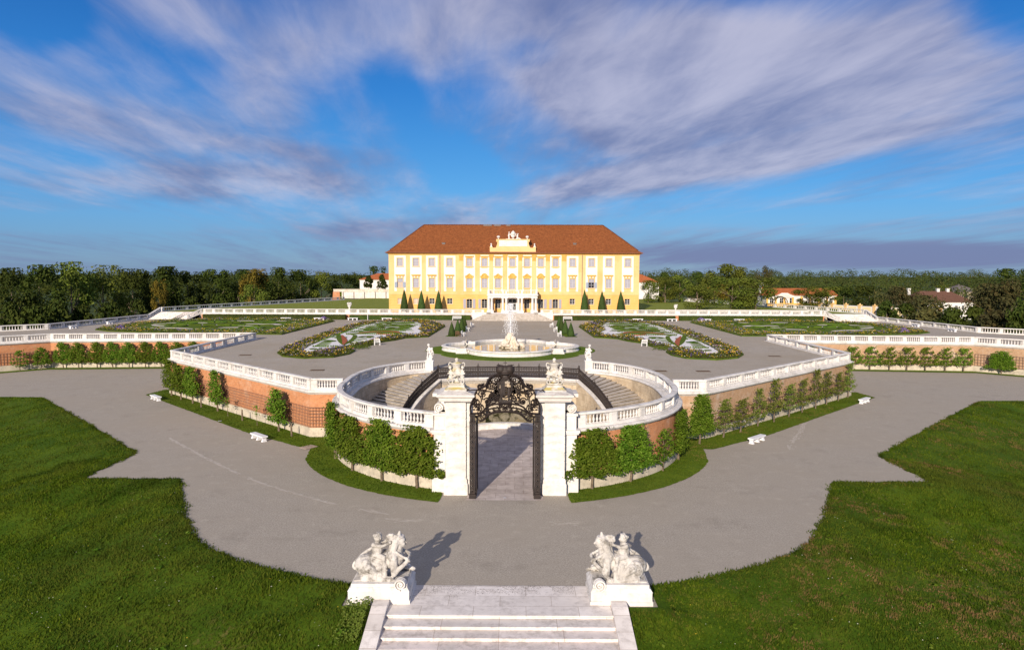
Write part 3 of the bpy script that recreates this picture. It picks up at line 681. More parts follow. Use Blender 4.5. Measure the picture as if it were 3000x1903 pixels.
def wall(name, path, rng, mat, label, z0=0.0, ztop=3.85, inner=0.9, base=0.85, coping=True):
    root = empty(name); tag(root, label, "wall", "brick terrace walls")
    m = MB(); m.sweep(path, [(.30, z0 + base), (.30, ztop), (inner, ztop), (inner, z0 + base)], rng=rng); m.build("brick_face", mat, root)
    m = MB(); m.sweep(path, [(.16, z0), (.16, z0 + base), (inner, z0 + base), (inner, z0)], rng=rng); m.build("base_plinth", CONCRETE, root)
    if coping:
        m = MB(); m.sweep(path, [(.26, ztop), (.20, ztop + .08), (.06, ztop + .14), (0.0, ztop + .24), (0.0, ztop + .33), (.08, ztop + .38), (1.0, ztop + .38), (1.0, ztop)], rng=rng); m.build("coping", STONE, root)
    return root
WALLDESC = ["short brick wall joining the curved gate wall to the slanting wall, on the ", "long slanting brick wall running back from the curved gate wall on the ", "side wall of the bastion running back along the terrace on the ", "long far brick wall facing the gravel court on the ", "diagonal far brick wall at the edge of the view on the "]
BDESC = ["short balustrade between the ring balustrade and the slanting wall on the ", "long white balustrade on top of the slanting brick wall on the ", "balustrade running back along the bastion side on the ", "white balustrade on top of the long far brick wall on the ", "diagonal balustrade at the edge of the view above the far court on the "]
BAYS = [(1, 7), (10, 8), (7, 8), (12, 7), (5, 7)]
for s in (1, -1):
    mat = BRICK_R if s > 0 else BRICK_L
    full = ZIG + FAR; bal = inset(full, 0.55)
    for i in range(5):
        m0 = [(x * s, y) for x, y in full]
        if s > 0: wall("brick_wall", full, (i, i + 1), mat, WALLDESC[i] + SIDE[s])
        else:
            root = empty("brick_wall"); tag(root, WALLDESC[i] + SIDE[s], "wall", "brick terrace walls")
            for nm, prof, mt in (("brick_face", [(.30, .85), (.30, 3.85), (.9, 3.85), (.9, .85)], mat), ("base_plinth", [(.16, 0), (.16, .85), (.9, .85), (.9, 0)], CONCRETE),
                                 ("coping", [(.26, 3.85), (.20, 3.93), (.06, 3.99), (0, 4.09), (0, 4.18), (.08, 4.23), (1.0, 4.23), (1.0, 3.85)], STONE)):
                m = MB(); m.sweep(full, prof, rng=(i, i + 1)); m.mirror(); m.build(nm, mt, root)
        p = [bal[i], bal[i + 1]]
        if i == 0: p = [(14.75, 63.05), bal[1]]
        balustrade("stone_balustrade", [(x * s, y) for x, y in p], 4.23, *BAYS[i], BDESC[i] + SIDE[s])
    # ring wall of the sunken court
    ring = APSE[:]
    root = empty("curved_brick_wall"); tag(root, f"curved brick wall {SIDE[s]} of the gate with a rendered base", "wall", "curved gate walls")
    for nm, prof, mt in (("brick_face", [(-.30, .85), (-.30, 3.85), (.35, 3.85), (.35, .85)], mat if s < 0 else BRICK_L), ("base_plinth", [(-.42, 0), (-.42, .85), (.35, .85), (.35, 0)], CONCRETE),
                         ("coping", [(-.34, 3.85), (-.40, 3.93), (-.55, 3.99), (-.62, 4.09), (-.62, 4.18), (-.54, 4.23), (.42, 4.23), (.42, 3.85)], STONE)):
        m = MB(); m.sweep(ring + [(14.2, 62.6)], prof)
        if s < 0: m.mirror()
        m.build(nm, mt, root)
    root = empty("court_wall"); tag(root, f"cream stone wall lining the sunken court on the {SIDE[s]}", "wall", "court lining walls")
    m = MB(); m.sweep(APSE_ALL, [(.36, 0), (.36, 3.95), (.62, 3.95), (.62, 0)])
    if s < 0: m.mirror()
    m.build("wall_face", STONE_CREAM, root)
    m = MB(); m.sweep(APSE_ALL, [(.43, 3.95), (.43, 4.22), (.70, 4.22), (.78, 4.14), (.78, 4.04), (.66, 3.95)])
    if s < 0: m.mirror()
    m.build("coping", STONE, root)
    m = MB(); m.sweep(APSE_BACK, [(-.30, 3.6), (-.30, 4.22), (.42, 4.22), (.42, 3.6)])
    if s < 0: m.mirror()
    m.build("wall_head", STONE, root)
    for a, b in ((66, 76), (78.5, 88.5)):
        pass
    ap = [(x * s, y) for x, y in APSE_ALL]
    c = plen(ap)
    balustrade("ring_balustrade", ap, 4.23, 12, 7, f"curved white balustrade ringing the sunken court on the {SIDE[s]} of the gate", group="ring balustrades of the sunken court", pw=0.6)
# balustrades along the outer sides and the palace terrace
for s in (1, -1):
    o = inset(ZIG + FAR, 0.5)
    balustrade("stone_balustrade", [(x * s, y) for x, y in (o[7], o[8])], T, 8, 8, f"balustrade along the outer {SIDE[s]} edge of the parterre terrace in front of the wood")
    balustrade("stone_balustrade", [(x * s, y) for x, y in ((95.0, 119.0), o[7])], T, 4, 7, f"diagonal outer balustrade at the {SIDE[s]} edge of the picture behind the far court")
    balustrade("stair_balustrade", [(x * s, y) for x, y in ((82.0, 159.7), (82.2, 165.2))], [T, U], 2, 7, f"sloping balustrade on the outer side of the {SIDE[s]} upper stairs", group="sloping stair balustrades")
    balustrade("stair_balustrade", [(x * s, y) for x, y in ((72.6, 157.8), (70.4, 160.6))], [T, U], 1, 8, f"sloping balustrade on the palace side of the {SIDE[s]} upper stairs", group="sloping stair balustrades")
    balustrade("palace_balustrade", [(x * s, y) for x, y in ((70.0, 160.5), (37.3, 160.5))], U, 14, 6, f"outer half of the palace terrace balustrade on the {SIDE[s]}", group="palace terrace balustrades", small=True)
    balustrade("palace_balustrade", [(x * s, y) for x, y in ((37.3, 160.5), (6.4, 160.5))], U, 13, 6, f"inner half of the palace terrace balustrade on the {SIDE[s]}, next to the portico steps", group="palace terrace balustrades", small=True)
    balustrade("lawn_balustrade", [(x * s, y) for x, y in ((82.3, 166.0), (57.6, 241.5))], U, 20, 5, f"long low balustrade receding along the outer edge of the upper lawn on the {SIDE[s]}", group="upper lawn balustrades", small=True)
    # orange wall face above the hedge
    root = empty("terrace_front_wall"); tag(root, f"low brick front of the palace terrace behind the hedge on the {SIDE[s]}", "wall")
    m = MB(); m.box(*sorted((9.2 * s, 70.3 * s)), 160.0, 160.24, T, 5.28); m.build("brick_face", BRICK_L, root, uv=True)
    m = MB(); m.box(*sorted((9.2 * s, 70.3 * s)), 159.9, 160.8, 5.28, U - 0.005); m.build("coping", STONE, root)
# ------------------------------------------------------------------ sculpture tools
def sculpt(name, m, voxel, mat, parent=None, rough=0.0, smooth=2, seed=0, loc=None, rotz=0, mesh_only=False):
    me = m.mesh(name + "_raw", mat); o = bpy.data.objects.new(name + "_raw", me); sc = bpy.data.scenes.new("carving"); sc.collection.objects.link(o)
    md = o.modifiers.new("r", 'REMESH'); md.mode = 'VOXEL'; md.voxel_size = voxel
    if smooth: sm = o.modifiers.new("s", 'SMOOTH'); sm.factor = 0.5; sm.iterations = smooth
    with bpy.context.temp_override(scene=sc, view_layer=sc.view_layers[0]):
        dg = bpy.context.evaluated_depsgraph_get(); dg.update(); ev = o.evaluated_get(dg); out = bpy.data.meshes.new_from_object(ev); out.name = name
    bpy.data.objects.remove(o); bpy.data.meshes.remove(me); bpy.data.scenes.remove(sc)
    if rough:
        nn = [v.normal.copy() for v in out.vertices]; co = []
        for v, n_ in zip(out.vertices, nn):
            p = v.co; k = rough * noise.noise((p.x * 5 + seed, p.y * 5, p.z * 5)) + rough * 0.6 * noise.noise((p.x * 14, p.y * 14 + seed, p.z * 14)); co += list(p + n_ * k)
        out.vertices.foreach_set('co', co)
    if not out.materials: out.materials.append(mat)
    out.polygons.foreach_set('use_smooth', [True] * len(out.polygons)); out.update()
    return out if mesh_only else link(name, out, parent, loc, rotz)
def hand(m, p, d, s):
    p = Vector(p); d = Vector(d).normalized(); a = d.orthogonal().normalized(); m.ell(p, (.045 * s, .045 * s, .045 * s), 8, 5)
    for k, (o, L) in enumerate(((-.036, .07), (-.012, .085), (.012, .08), (.036, .06))):
        q = p + a * o * s + d * .03 * s; m.cap(q, q + d * L * s + d.cross(a) * .02 * s, .015 * s, .012 * s, 6)
    q = p + a * .05 * s; m.cap(q, q + a * .03 * s + d * .04 * s, .016 * s, .013 * s, 6)
def head(m, c, face, s, hair=True, rad=0.13):
    c = Vector(c); f = Vector(face).normalized(); z = Vector((0, 0, 1)); sd = f.cross(z).normalized(); r = rad * s
    m.ell(c, (r * .95, r * .95, r * 1.12), 12, 9)
    m.ell(c + f * r * .45 - z * r * .35, r * .62, 10, 7)                        # jaw
    m.cap(c + f * r * .85 + z * r * .18, c + f * r * 1.12 - z * r * .16, r * .12, r * .17, 6)   # nose
    for q in (1, -1):
        m.ell(c + f * r * .72 + sd * q * r * .42 - z * r * .25, r * .3, 8, 5)     # cheeks
        m.ell(c + sd * q * r * .95 - f * r * .05, (r * .16, r * .16, r * .25), 6, 5)  # ears
        m.cap(c + f * r * .82 + sd * q * r * .2 + z * r * .36, c + f * r * .66 + sd * q * r * .55 + z * r * .3, r * .12, r * .1, 6)   # brows
    m.cap(c + f * r * .95 - sd * r * .16 - z * r * .46, c + f * r * .95 + sd * r * .16 - z * r * .46, r * .09, r * .09, 6)   # lips
    if hair:
        rr = random.Random(int(abs(c.x * 100)))
        for _ in range(26):
            a = rr.uniform(0, 6.283); e = rr.uniform(0.1, 1.4); dv = f * cos(a) * cos(e) + sd * sin(a) * cos(e) + z * sin(e)
            if dv.dot(f) > 0.62 and dv.z < 0.75: continue
            m.ell(c + dv * r * 1.0, r * rr.uniform(.22, .34), 6, 5)
def putto(m, P, face, s=1.0):
    pel, ch, hd = Vector(P['pelvis']), Vector(P['chest']), Vector(P['head'])
    m.cap(pel, ch, .15 * s, .15 * s); m.ell((pel + ch) / 2 + Vector(face) * .05 * s, .15 * s); m.ell(pel, .165 * s)
    m.cap(ch + Vector((0, 0, .05 * s)), hd, .07 * s, .06 * s); head(m, hd, face, s)
    sd = Vector(face).cross(Vector((0, 0, 1))).normalized()
    for q, k in ((1, 'R'), (-1, 'L')):
        sh = ch + sd * q * .14 * s + Vector((0, 0, .06 * s)); el = Vector(P['elbow' + k]); ha = Vector(P['hand' + k])
        m.ell(sh, .075 * s, 8, 6); m.cap(sh, el, .065 * s, .052 * s); m.cap(el, ha, .055 * s, .036 * s); hand(m, ha, ha - el, s)
        hp = pel + sd * q * .09 * s; kn = Vector(P['knee' + k]); ft = Vector(P['foot' + k])
        m.cap(hp, kn, .105 * s, .07 * s); m.cap(kn, ft, .072 * s, .045 * s); m.cap(ft, ft + Vector(face) * .12 * s - Vector((0, 0, .02 * s)), .045 * s, .035 * s)
def spiral(cx, cz, r0, r1, turns, start, dirn=1, n=26, y=0.0):
    out = []
    for i in range(n + 1):
        t = i / n; r = r0 + (r1 - r0) * t; a = start + dirn * turns * 2 * pi * t; out.append((cx + r * cos(a), y, cz + r * sin(a)))
    return out
# ------------------------------------------------------------------ foreground staircase with sphinxes
st = empty("garden_staircase"); tag(st, "broad pale stone steps descending towards the viewer between the two sphinxes", "staircase")
m = MB(); m.box(-4.0, 4.0, 30.5, 32.45, -.5, .05); m.box(-4.88, 4.88, 29.55, 30.5, -.5, .05); m.box(-4.9, 4.9, 29.50, 29.62, -.02, .047)
lm = m_stone("landing_stone", (0.84, 0.785, 0.74), (0.74, 0.685, 0.64), (0.36, 0.315, 0.285), 0.45, 0.35, None, (2.3, 0.98, 0.014))
m.build("landing", lm, st, uv=True)
gm = MB(); rr = random.Random(12)
for _ in range(2600):
    x = rr.uniform(-3.95, 3.4); d = abs(rr.gauss(0, .55)) * (1.25 if x < 1 else .8); y = 32.44 - d; z = .052 + rr.random() * .006; L_ = rr.uniform(.015, .06)
    if y > 30.4 and noise.noise((x * 1.2, y * 2, 5)) > -.25 + .5 * (d > .9): gm.grid_leaf((x, y, z), (0, 0, 1), L_, rr, 0)
tag(gm.build("loose_gravel", m_noise('drifted_gravel', (.30, .26, .24), (.22, .19, .17), 6)), "grey gravel strewn over the top slabs of the stone stairs", "gravel", kind='stuff')
for k in range(9):
    y1 = 29.5 - 0.65 * k; z = -0.15 * (k + 1) + 0.05; m = MB()
    m.box(-4.9, 4.9, y1 - 0.65, y1 + 0.1, z - .6, z); m.box(-4.9, 4.9, y1 - 0.70, y1 - .52, z - .055, z + .004)
    m.build("step", m_stone("step_stone_%d" % k, (0.82 + .02 * (k % 3), 0.765, 0.72), (0.70, 0.645, 0.60), (0.24, 0.20, 0.165), 0.5, 0.5, None, (2.45 + .25 * (k % 2), 5, 0.016)) if k < 4 else STONE_STEP, st, uv=True)
for s in (1, -1):
    m = MB(); y0, y1 = 30.5, 23.2; sl = 0.15 / 0.65
    vs = []
    for x in (4.9, 5.58):
        vs += [(x * s, 30.5, -2), (x * s, 30.5, .26), (x * s, 29.9, .26), (x * s, y1, .26 - (29.9 - y1) * sl), (x * s, y1, -3)]
    m.add(vs, [(0, 1, 2, 3, 4), (9, 8, 7, 6, 5), (1, 6, 7, 2), (2, 7, 8, 3), (3, 8, 9, 4), (0, 5, 6, 1)])
    m.build("cheek_wall", lm, st, uv=True)
def sphinx_mesh(s):
    m = MB(); V = Vector
    # body: rump, waist, chest, neck
    m.cap((-.80, 0, .52), (-.15, 0, .60), .46, .40, 14); m.ell((-.82, 0, .5), (.42, .46, .42), 14, 10); m.cap((-.15, 0, .58), (.62, 0, .80), .40, .38, 14)
    m.ell((.66, 0, .82), (.33, .40, .40), 14, 10); m.cap((.66, 0, .95), (.80, 0, 1.48), .28, .16, 12); m.cap((.5, -.2, 1.0), (.5, .2, 1.0), .28, .28, 12)
    for q in (1, -1): m.ell((.90, .16 * q, .92), (.15, .15, .16), 10, 8)
    m.ell((.60, 0, 1.02), (.30, .45, .22), 14, 10)
    head(m, (.85, 0, 1.60), (1, -.15, -.02), 1.0, False, .25)
    # hair, veil and crest
    m.cap((.66, -.14, 1.62), (.48, -.24, 1.05), .19, .15); m.cap((.66, .14, 1.62), (.48, .24, 1.05), .19, .15); m.cap((.6, 0, 1.55), (.40, 0, 1.0), .22, .2); m.ell((.74, 0, 1.74), (.23, .25, .20), 12, 9); m.ell((.58, 0, 1.62), (.18, .2, .2), 10, 8); m.cap((.55, -.2, 1.3), (.34, -.30, .98), .12, .07)
    m.cap((.78, 0, 1.90), (.80, 0, 2.03), .09, .055); 
    for k in range(9): a = -1.3 + 2.6 * k / 8; m.ell((.78 + .20 * cos(a), .22 * sin(a), 1.83), .05, 6, 5)
    # fore legs: near one lifts a garland, far one rests on the edge
    m.cap((.58, -.36, .92), (.62, -.47, .26), .20, .145); m.cap((.62, -.47, .26), (1.20, -.42, .82), .125, .085); m.ell((1.24, -.40, .87), (.10, .10, .08))
    for k in range(4): m.cap((1.25, -.46 + .05 * k, .88), (1.33, -.46 + .05 * k, .82), .03, .025, 6)
    m.cap((.58, .36, .92), (.72, .46, .26), .19, .14); m.cap((.72, .46, .26), (1.30, .44, .16), .12, .095); m.ell((1.34, .44, .13), (.13, .11, .09))
    m.cap((1.0, .40, .5), (1.22, .30, .84), .10, .07); m.ell((1.22, .28, .86), (.09, .1, .09))
    gl = [(.66, -.26, 1.22), (.86, -.32, 1.06), (1.06, -.38, .98), (1.22, -.40, .92), (1.25, -.1, .95), (1.22, .24, .92), (1.0, .30, 1.05), (.72, .26, 1.22)]
    for i in range(len(gl) - 1):
        for t in (0, .33, .66): p = V(gl[i]).lerp(V(gl[i + 1]), t); m.ell(p, .06 + .02 * ((i * 3 + int(t * 3)) % 2), 6, 5)
    # hind legs with big haunches, paws forward
    for q in (-1, 1):
        m.ell((-.70, .34 * q, .46), (.38, .22, .42), 12, 9); m.cap((-.55, .44 * q, .55), (-.22, .46 * q, .30), .22, .17); m.cap((-.28, .46 * q, .26), (-.78, .48 * q, .12), .15, .11); m.cap((-.80, .5 * q, .10), (-.28, .55 * q, .09), .115, .10); m.ell((-.22, .55 * q, .09), (.16, .13, .1))
    # tail sweeping up behind
    m.tube(smooth_path([(-1.05, .12, .30), (-1.30, .22, .22), (-1.38, .30, .34), (-1.18, .38, .62), (-.85, .42, .92), (-.45, .40, 1.15)], 5), .075, 8)
    # saddle cloth folds and drapery down to the plinth
    m.cap((-.10, -.36, .62), (-.02, -.55, .05), .12, .10); m.cap((.18, -.36, .62), (.22, -.55, .02), .13, .10); m.cap((.02, -.42, .6), (.08, -.6, .0), .07, .07); m.ell((.05, -.55, .05), (.3, .13, .12)); m.ell((.42, -.55, .06), (.2, .14, .12))
    # the putto riding on the back, wreath in hand
    putto(m, dict(pelvis=(-.24, -.02, 1.0), chest=(-.24, 0, 1.38), head=(-.20, 0, 1.78), elbowR=(.02, -.22, 1.44), handR=(.32, -.24, 1.58), elbowL=(.06, .26, 1.46) if s < 0 else (-.42, .24, 1.2), handL=(.36, .2, 1.66) if s < 0 else (-.62, .24, .98), kneeR=(.14, -.36, .98), footR=(.16, -.44, .50), kneeL=(.14, .36, .98), footL=(.16, .44, .50)), (.75, -.55, 0) if s < 0 else (.9, -.3, 0), 1.5)
    for k in range(26): a = 2 * pi * k / 26; m.ell((.42 + .17 * cos(a), -.06 + .04 * sin(3 * a), 1.76 + .15 * sin(a)), .06 + .015 * (k % 3), 6, 5)
    m.cap((.25, -.1, 1.72), (.62, -.08, 1.72), .08, .1)
    # ground slab of the sculpture
    m.box(-1.18, 1.22, -.62, .62, -.10, .03)
    return m
for s in (1, -1):
    cx = 5.40; pd = empty("sphinx_pedestal"); tag(pd, f"stepped white stone pedestal under the {SIDE[s]} sphinx", "pedestal", "sphinx pedestals")
    m = MB(); m.box(-1.40 + cx, 1.40 + cx, 30.52, 32.62, -1.0, .20); m.mirror() if s < 0 else 0; m.build("base", STONE, pd)
    m = MB(); m.box(-1.36 + cx, 1.36 + cx, 30.56, 32.58, .20, .60); m.taper(-1.38 + cx, 1.38 + cx, 30.54, 32.6, .60, .74, .10, .10); m.mirror() if s < 0 else 0; m.build("die", STONE, pd)
    m = MB(); m.box(-1.26 + cx, 1.24 + cx, 30.68, 32.44, .74, .90)
    for yy in (30.62, 32.18):    # scrolls on the inner corners, seen end-on
        m.tube(spiral(-.98 + cx, .92, .27, .05, 2.1, -pi / 2, 1 if s > 0 else 1, 30, yy), .05, 6, 3.0)
    for yy in (30.66, 32.22): m.ell((-.98 + cx, yy + .1, .92), (.26, .16, .26), 16, 8)
    m.mirror() if s < 0 else 0; m.build("upper_plinth", STONE, pd)
    sm = sphinx_mesh(s)
    # local x points towards the stairs' axis
    sm.v = [(cx - x, 31.55 + y, .92 + z) for x, y, z in sm.v]; sm.f = [f[::-1] for f in sm.f]
    if s < 0: sm.mirror()
    o = sculpt("sphinx_statue", sm, 0.022, STONE_STATUE, None, 0.010, 0, 3)
    tag(o, f"weathered white sphinx on the {SIDE[s]} pedestal with a putto {'leaning back on one arm' if s > 0 else 'reaching both arms up'}", "statue", "sphinx statues flanking the stairs")
# ivy creeping over the left pedestal and cheek wall
rr = random.Random(5); iv = MB()
for _ in range(900):
    t = rr.random(); x = -5.75 - rr.random() ** 1.5 * 1.1; y = 30.45 - rr.random() * 2.6 if rr.random() < .8 else 30.46
    z = lawn_z(x, y) + abs(rr.gauss(0, .16)) + max(0, .25 - abs(x + 5.7) * .4) * rr.random()
    iv.grid_leaf((x, y, z), (rr.uniform(-.5, .5), -.5, .7), rr.uniform(.06, .12), rr)
for _ in range(60): x = rr.uniform(-6.1, -5.3); iv.grid_leaf((x, 30.48, .12 + .35 * max(0, 1 - abs(x + 5.85) * 2) * rr.random()), (0, -1, .2), .07, rr)
tag(iv.build("ivy_patch", m_leaf("ivy_leaves", (0.10, 0.17, 0.02), (0.15, 0.22, 0.03), (0.2, 0.26, 0.05), 1.5)), "bright green creeper at the foot of the left sphinx pedestal", "creeper", kind='stuff')
# ------------------------------------------------------------------ gate pillars
def mbuild(m, s, name, mat, parent, **k):
    if s < 0: m.mirror()
    return m.build(name, mat, parent, **k)
for s in (1, -1):
    root = empty("gate_pillar"); tag(root, f"massive white rusticated gate pillar on the {SIDE[s]} of the iron gate", "pillar", "gate pillars")
    m = MB(); m.box(2.62, 3.93, 46.33, 48.3, 1.1, 6.3)
    nb = 9; z0 = 1.17; h = (6.22 - z0) / nb
    for k in range(nb):
        za = z0 + k * h + .025; zb = z0 + (k + 1) * h - .025
        m.box(2.60, 3.95, 46.30, 48.33, za, zb); vs = [(2.66, 46.297, za + .04), (3.89, 46.297, za + .04), (3.89, 46.297, zb - .04), (2.66, 46.297, zb - .04), (3.275, 46.235, (za + zb) / 2)]
        m.add(vs, [(0, 1, 4), (1, 2, 4), (2, 3, 4), (3, 0, 4)])
    mbuild(m, s, "shaft", STONE, root)
    m = MB(); m.box(2.48, 4.07, 46.16, 48.45, -.3, .72); m.taper(2.48, 4.07, 46.16, 48.45, .72, .80, .03, .03); m.box(2.53, 4.02, 46.21, 48.4, .80, 1.02); m.taper(2.53, 4.02, 46.21, 48.4, 1.02, 1.14, .07, .08); mbuild(m, s, "base", STONE, root)
    m = MB(); m.box(2.26, 2.615, 46.52, 48.2, -.2, 6.3)
    for k in range(nb): m.box(2.24, 2.60, 46.49, 48.22, z0 + k * h + .025, z0 + (k + 1) * h - .025)
    m.box(2.16, 2.60, 46.42, 48.28, -.2, .95); mbuild(m, s, "jamb", STONE, root)
    m = MB(); m.box(3.955, 4.80, 46.95, 48.25, 1.0, 3.95); m.box(3.956, 4.92, 46.80, 48.3, -.2, .98); m.taper(3.957, 4.88, 46.84, 48.3, .98, 1.1, .08, .08)
    m.box(4.02, 4.74, 46.91, 47.1, 1.3, 3.7); m.box(3.958, 4.92, 46.80, 48.35, 3.95, 4.08); m.box(3.958, 5.0, 46.72, 48.4, 4.08, 4.24); m.box(3.96, 4.76, 46.98, 48.2, 4.24, 5.2); m.box(3.961, 4.86, 46.88, 48.28, 5.2, 5.36); m.box(4.1, 4.64, 46.94, 47.2, 4.4, 5.1)
    mbuild(m, s, "side_pilaster", STONE, root)
    m = MB(); m.tube(spiral(4.42, 5.74, .34, .06, 2.0, -pi / 2, 1, 34, 47.0), .055, 6, 4.0); m.box(4.05, 4.75, 47.1, 48.0, 5.36, 5.55)
    mm = [(4.42 + .30 * cos(a), 5.74 + .30 * sin(a)) for a in [2 * pi * q / 20 for q in range(20)]]
    m.add([(x, 46.95, z) for x, z in mm] + [(x, 47.95, z) for x, z in mm], [tuple(range(20)), tuple(range(20, 40))[::-1]] + [(i, (i + 1) % 20, 20 + (i + 1) % 20, 20 + i) for i in range(20)])
    m.box(3.94, 4.3, 47.1, 47.9, 5.4, 6.2); mbuild(m, s, "scroll", STONE, root)
    m = MB(); m.taper(2.2, 4.3, 45.98, 48.6, 6.3, 6.42, -.05, -.05); m.box(2.15, 4.35, 45.93, 48.65, 6.42, 6.52); m.taper(2.15, 4.35, 45.93, 48.65, 6.52, 6.64, -.14, -.12); m.box(2.0, 4.5, 45.80, 48.78, 6.64, 6.76); m.taper(2.0, 4.5, 45.8, 48.78, 6.76, 6.93, .55, .7)
    m.box(4.2, 4.85, 46.75, 48.5, 6.5, 6.72); mbuild(m, s, "cornice", m_stone("cornice_stone", (0.74, 0.70, 0.64), (0.62, 0.57, 0.52), (0.26, 0.22, 0.19), 0.75, 0.25) if "cornice_stone" not in MATS else MATS["cornice_stone"], root)
    m = MB(); c0 = (3.27, 47.3); pr = [(.78, 6.90), (.78, 6.98), (.66, 7.04), (.56, 7.14), (.52, 7.26), (.56, 7.32)]
    vs = []; fs = []
    for w, z in pr: vs += [(c0[0] - w, c0[1] - w, z), (c0[0] + w, c0[1] - w, z), (c0[0] + w, c0[1] + w, z), (c0[0] - w, c0[1] + w, z)]
    for i in range(len(pr) - 1):
        for k in range(4): fs.append((i * 4 + k, i * 4 + (k + 1) % 4, i * 4 + 4 + (k + 1) % 4, i * 4 + 4 + k))
    fs.append((20, 21, 22, 23)); m.add(vs, fs); mbuild(m, s, "plinth", STONE_LICHEN, root)
    # vase carried by putti
    m = MB(); b = Vector((3.27, 47.3, 7.30))
    m.lathe([(.30, 0), (.24, .08), (.14, .2), (.12, .34), (.2, .45), (.34, .62), (.38, .80), (.30, 1.0), (.24, 1.1), (.30, 1.26), (.37, 1.36), (.30, 1.42), (.18, 1.46), (.10, 1.5)], 16, b)
    m.ell(b + Vector((0, 0, 1.62)), .13, 10, 8); m.box(b.x - .48, b.x + .48, b.y - .45, b.y + .45, b.z - .02, b.z + .10)
    for q in (1, -1): m.tube([(b.x + q * p[0], b.y, b.z + p[1]) for p in smooth_path([(.30, 1.30), (.46, 1.42), (.54, 1.28), (.46, 1.10), (.34, .92)], 4)], .04, 6)
    for q, an in ((1, .3), (-1, -.2)):
        ox = b.x + q * .38; oy = b.y - .22
        putto(m, dict(pelvis=(ox, oy, b.z + .50), chest=(ox - .02 * q, oy - .02, b.z + .82), head=(ox + .04 * q, oy - .06, b.z + 1.12), elbowR=(ox + .18, oy - .1, b.z + .72), handR=(b.x + q * .2, b.y - .35, b.z + .86), elbowL=(ox - .18, oy - .1, b.z + .72), handL=(b.x + q * .1, b.y - .38, b.z + .58),
              kneeR=(ox + .12 + .1 * q, oy - .16, b.z + .32), footR=(ox + .1, oy - .1, b.z + .08), kneeL=(ox - .12, oy - .16, b.z + .34), footL=(ox - .12, oy - .12, b.z + .08)), (-.3 * q, -1, 0), .84)
    for k in range(14): a = pi + pi * k / 13; m.ell((b.x + .36 * cos(a), b.y - .28 + .1 * sin(a), b.z + .62 + .12 * sin(2 * a)), .07, 6, 5)
    if s < 0: m.mirror()
    o = sculpt("vase_statue", m, 0.028, STONE_LICHEN, None, 0.008, 1, 2)
    tag(o, f"lichened white lidded vase held by two putti on top of the {SIDE[s]} gate pillar", "statue", "vases with putti on the gate pillars")
# ------------------------------------------------------------------ wrought iron gate
gate = empty("iron_gate"); tag(gate, "tall dark wrought iron gate with crowned scrollwork arch between the white pillars", "gate")
YG = 46.0
def gp(zx, zy): return ((zx - 770) * .003476, 9.39 - zy * .003476)
def gcurve(pts, r, m, flat=1.6, y=YG, seg=6, n=5, both=True):
    r *= 1.35
    p = smooth_path([gp(*q) for q in pts], seg); P = [(x, y, z) for x, z in p]; m.tube(P, r, n, flat)
    if both: m.tube([(-x, y, z) for x, y, z in P], r, n, flat)
def gspiral(zx, zy, r, turns, start, dirn, m, tr=.03):
    x, z = gp(zx, zy); P = spiral(x, z, r * .003476, .03, turns, start, dirn, 26, YG); tr *= 1.4; m.tube(P, tr, 5, 1.6); m.tube([(-x, y, z) for x, y, z in P], tr, 5, 1.6)
def gleaf(m, x, z, a, L, W):
    for q in (1, -1):
        xx = x * q; aa = a if q > 0 else pi - a; c, s_ = cos(aa), sin(aa)
        pts = [(-.5, 0), (-.15, .5), (.15, .38), (.5, .05), (.2, -.3), (-.2, -.5)]
        vs = []
        for dy in (-.02, .02):
            for px, pz in pts: vs.append((xx + (px * L * c - pz * W * s_), YG + dy, z + (px * L * s_ + pz * W * c)))
        m.add(vs, [(0, 1, 2, 3, 4, 5), (11, 10, 9, 8, 7, 6)] + [(i, (i + 1) % 6, 6 + (i + 1) % 6, 6 + i) for i in range(6)])
m = MB()       # arch band
gcurve([(1255, 1255), (1190, 1235), (1120, 1170), (1040, 1110), (920, 1080), (770, 1072)], .055, m, 2.2)
gcurve([(1405, 1112), (1290, 1108), (1200, 1070), (1110, 985), (1010, 940), (900, 925), (770, 920)], .05, m, 2.2)
gcurve([(1405, 1150), (1300, 1165), (1210, 1110), (1110, 1045), (1000, 1010), (770, 985)], .04, m, 1.8)
for k in range(13):
    a = k / 12; x0, z0 = gp(1250 - 480 * a, 1250 - 175 * min(1, a * 1.6)); x1, z1 = gp(1400 - 630 * a, 1112 - 190 * a)
    gcurve([(1250 - 480 * a, 1245 - 170 * min(1, a * 1.7)), (1330 - 560 * a + 20 * (-1) ** k, 1160 - 180 * a), (1400 - 630 * a, 1112 - 190 * a)], .026, m, 1.5, seg=3)
    gleaf(m, *gp(1310 - 540 * a, 1175 - 165 * a), 2.6 + .4 * (-1) ** k, .2, .11)
m.build("arch_band", IRON, gate)
m = MB()       # scroll panel above the arch
gcurve([(1415, 1110), (1425, 1000), (1400, 900), (1360, 800), (1310, 690)], .05, m, 2)
gcurve([(1310, 665), (1200, 668), (1120, 668)], .045, m, 2)
gcurve([(1300, 665), (1390, 662), (1440, 672), (1480, 655), (1488, 690)], .032, m, 2)
gcurve([(1290, 640), (1230, 625), (1160, 590), (1120, 560), (1090, 490), (1040, 420), (960, 378), (860, 372)], .065, m, 2.4)
gcurve([(1130, 660), (1110, 560), (1070, 500), (1020, 450), (960, 420)], .035, m, 1.8)
gspiral(1250, 600, 48, 1.6, pi, -1, m, .036); gspiral(1105, 880, 75, 1.6, .4, 1, m, .036); gspiral(1240, 1015, 58, 1.6, 2.4, -1, m, .033); gspiral(935, 470, 60, 1.6, 1.2, 1, m, .036)
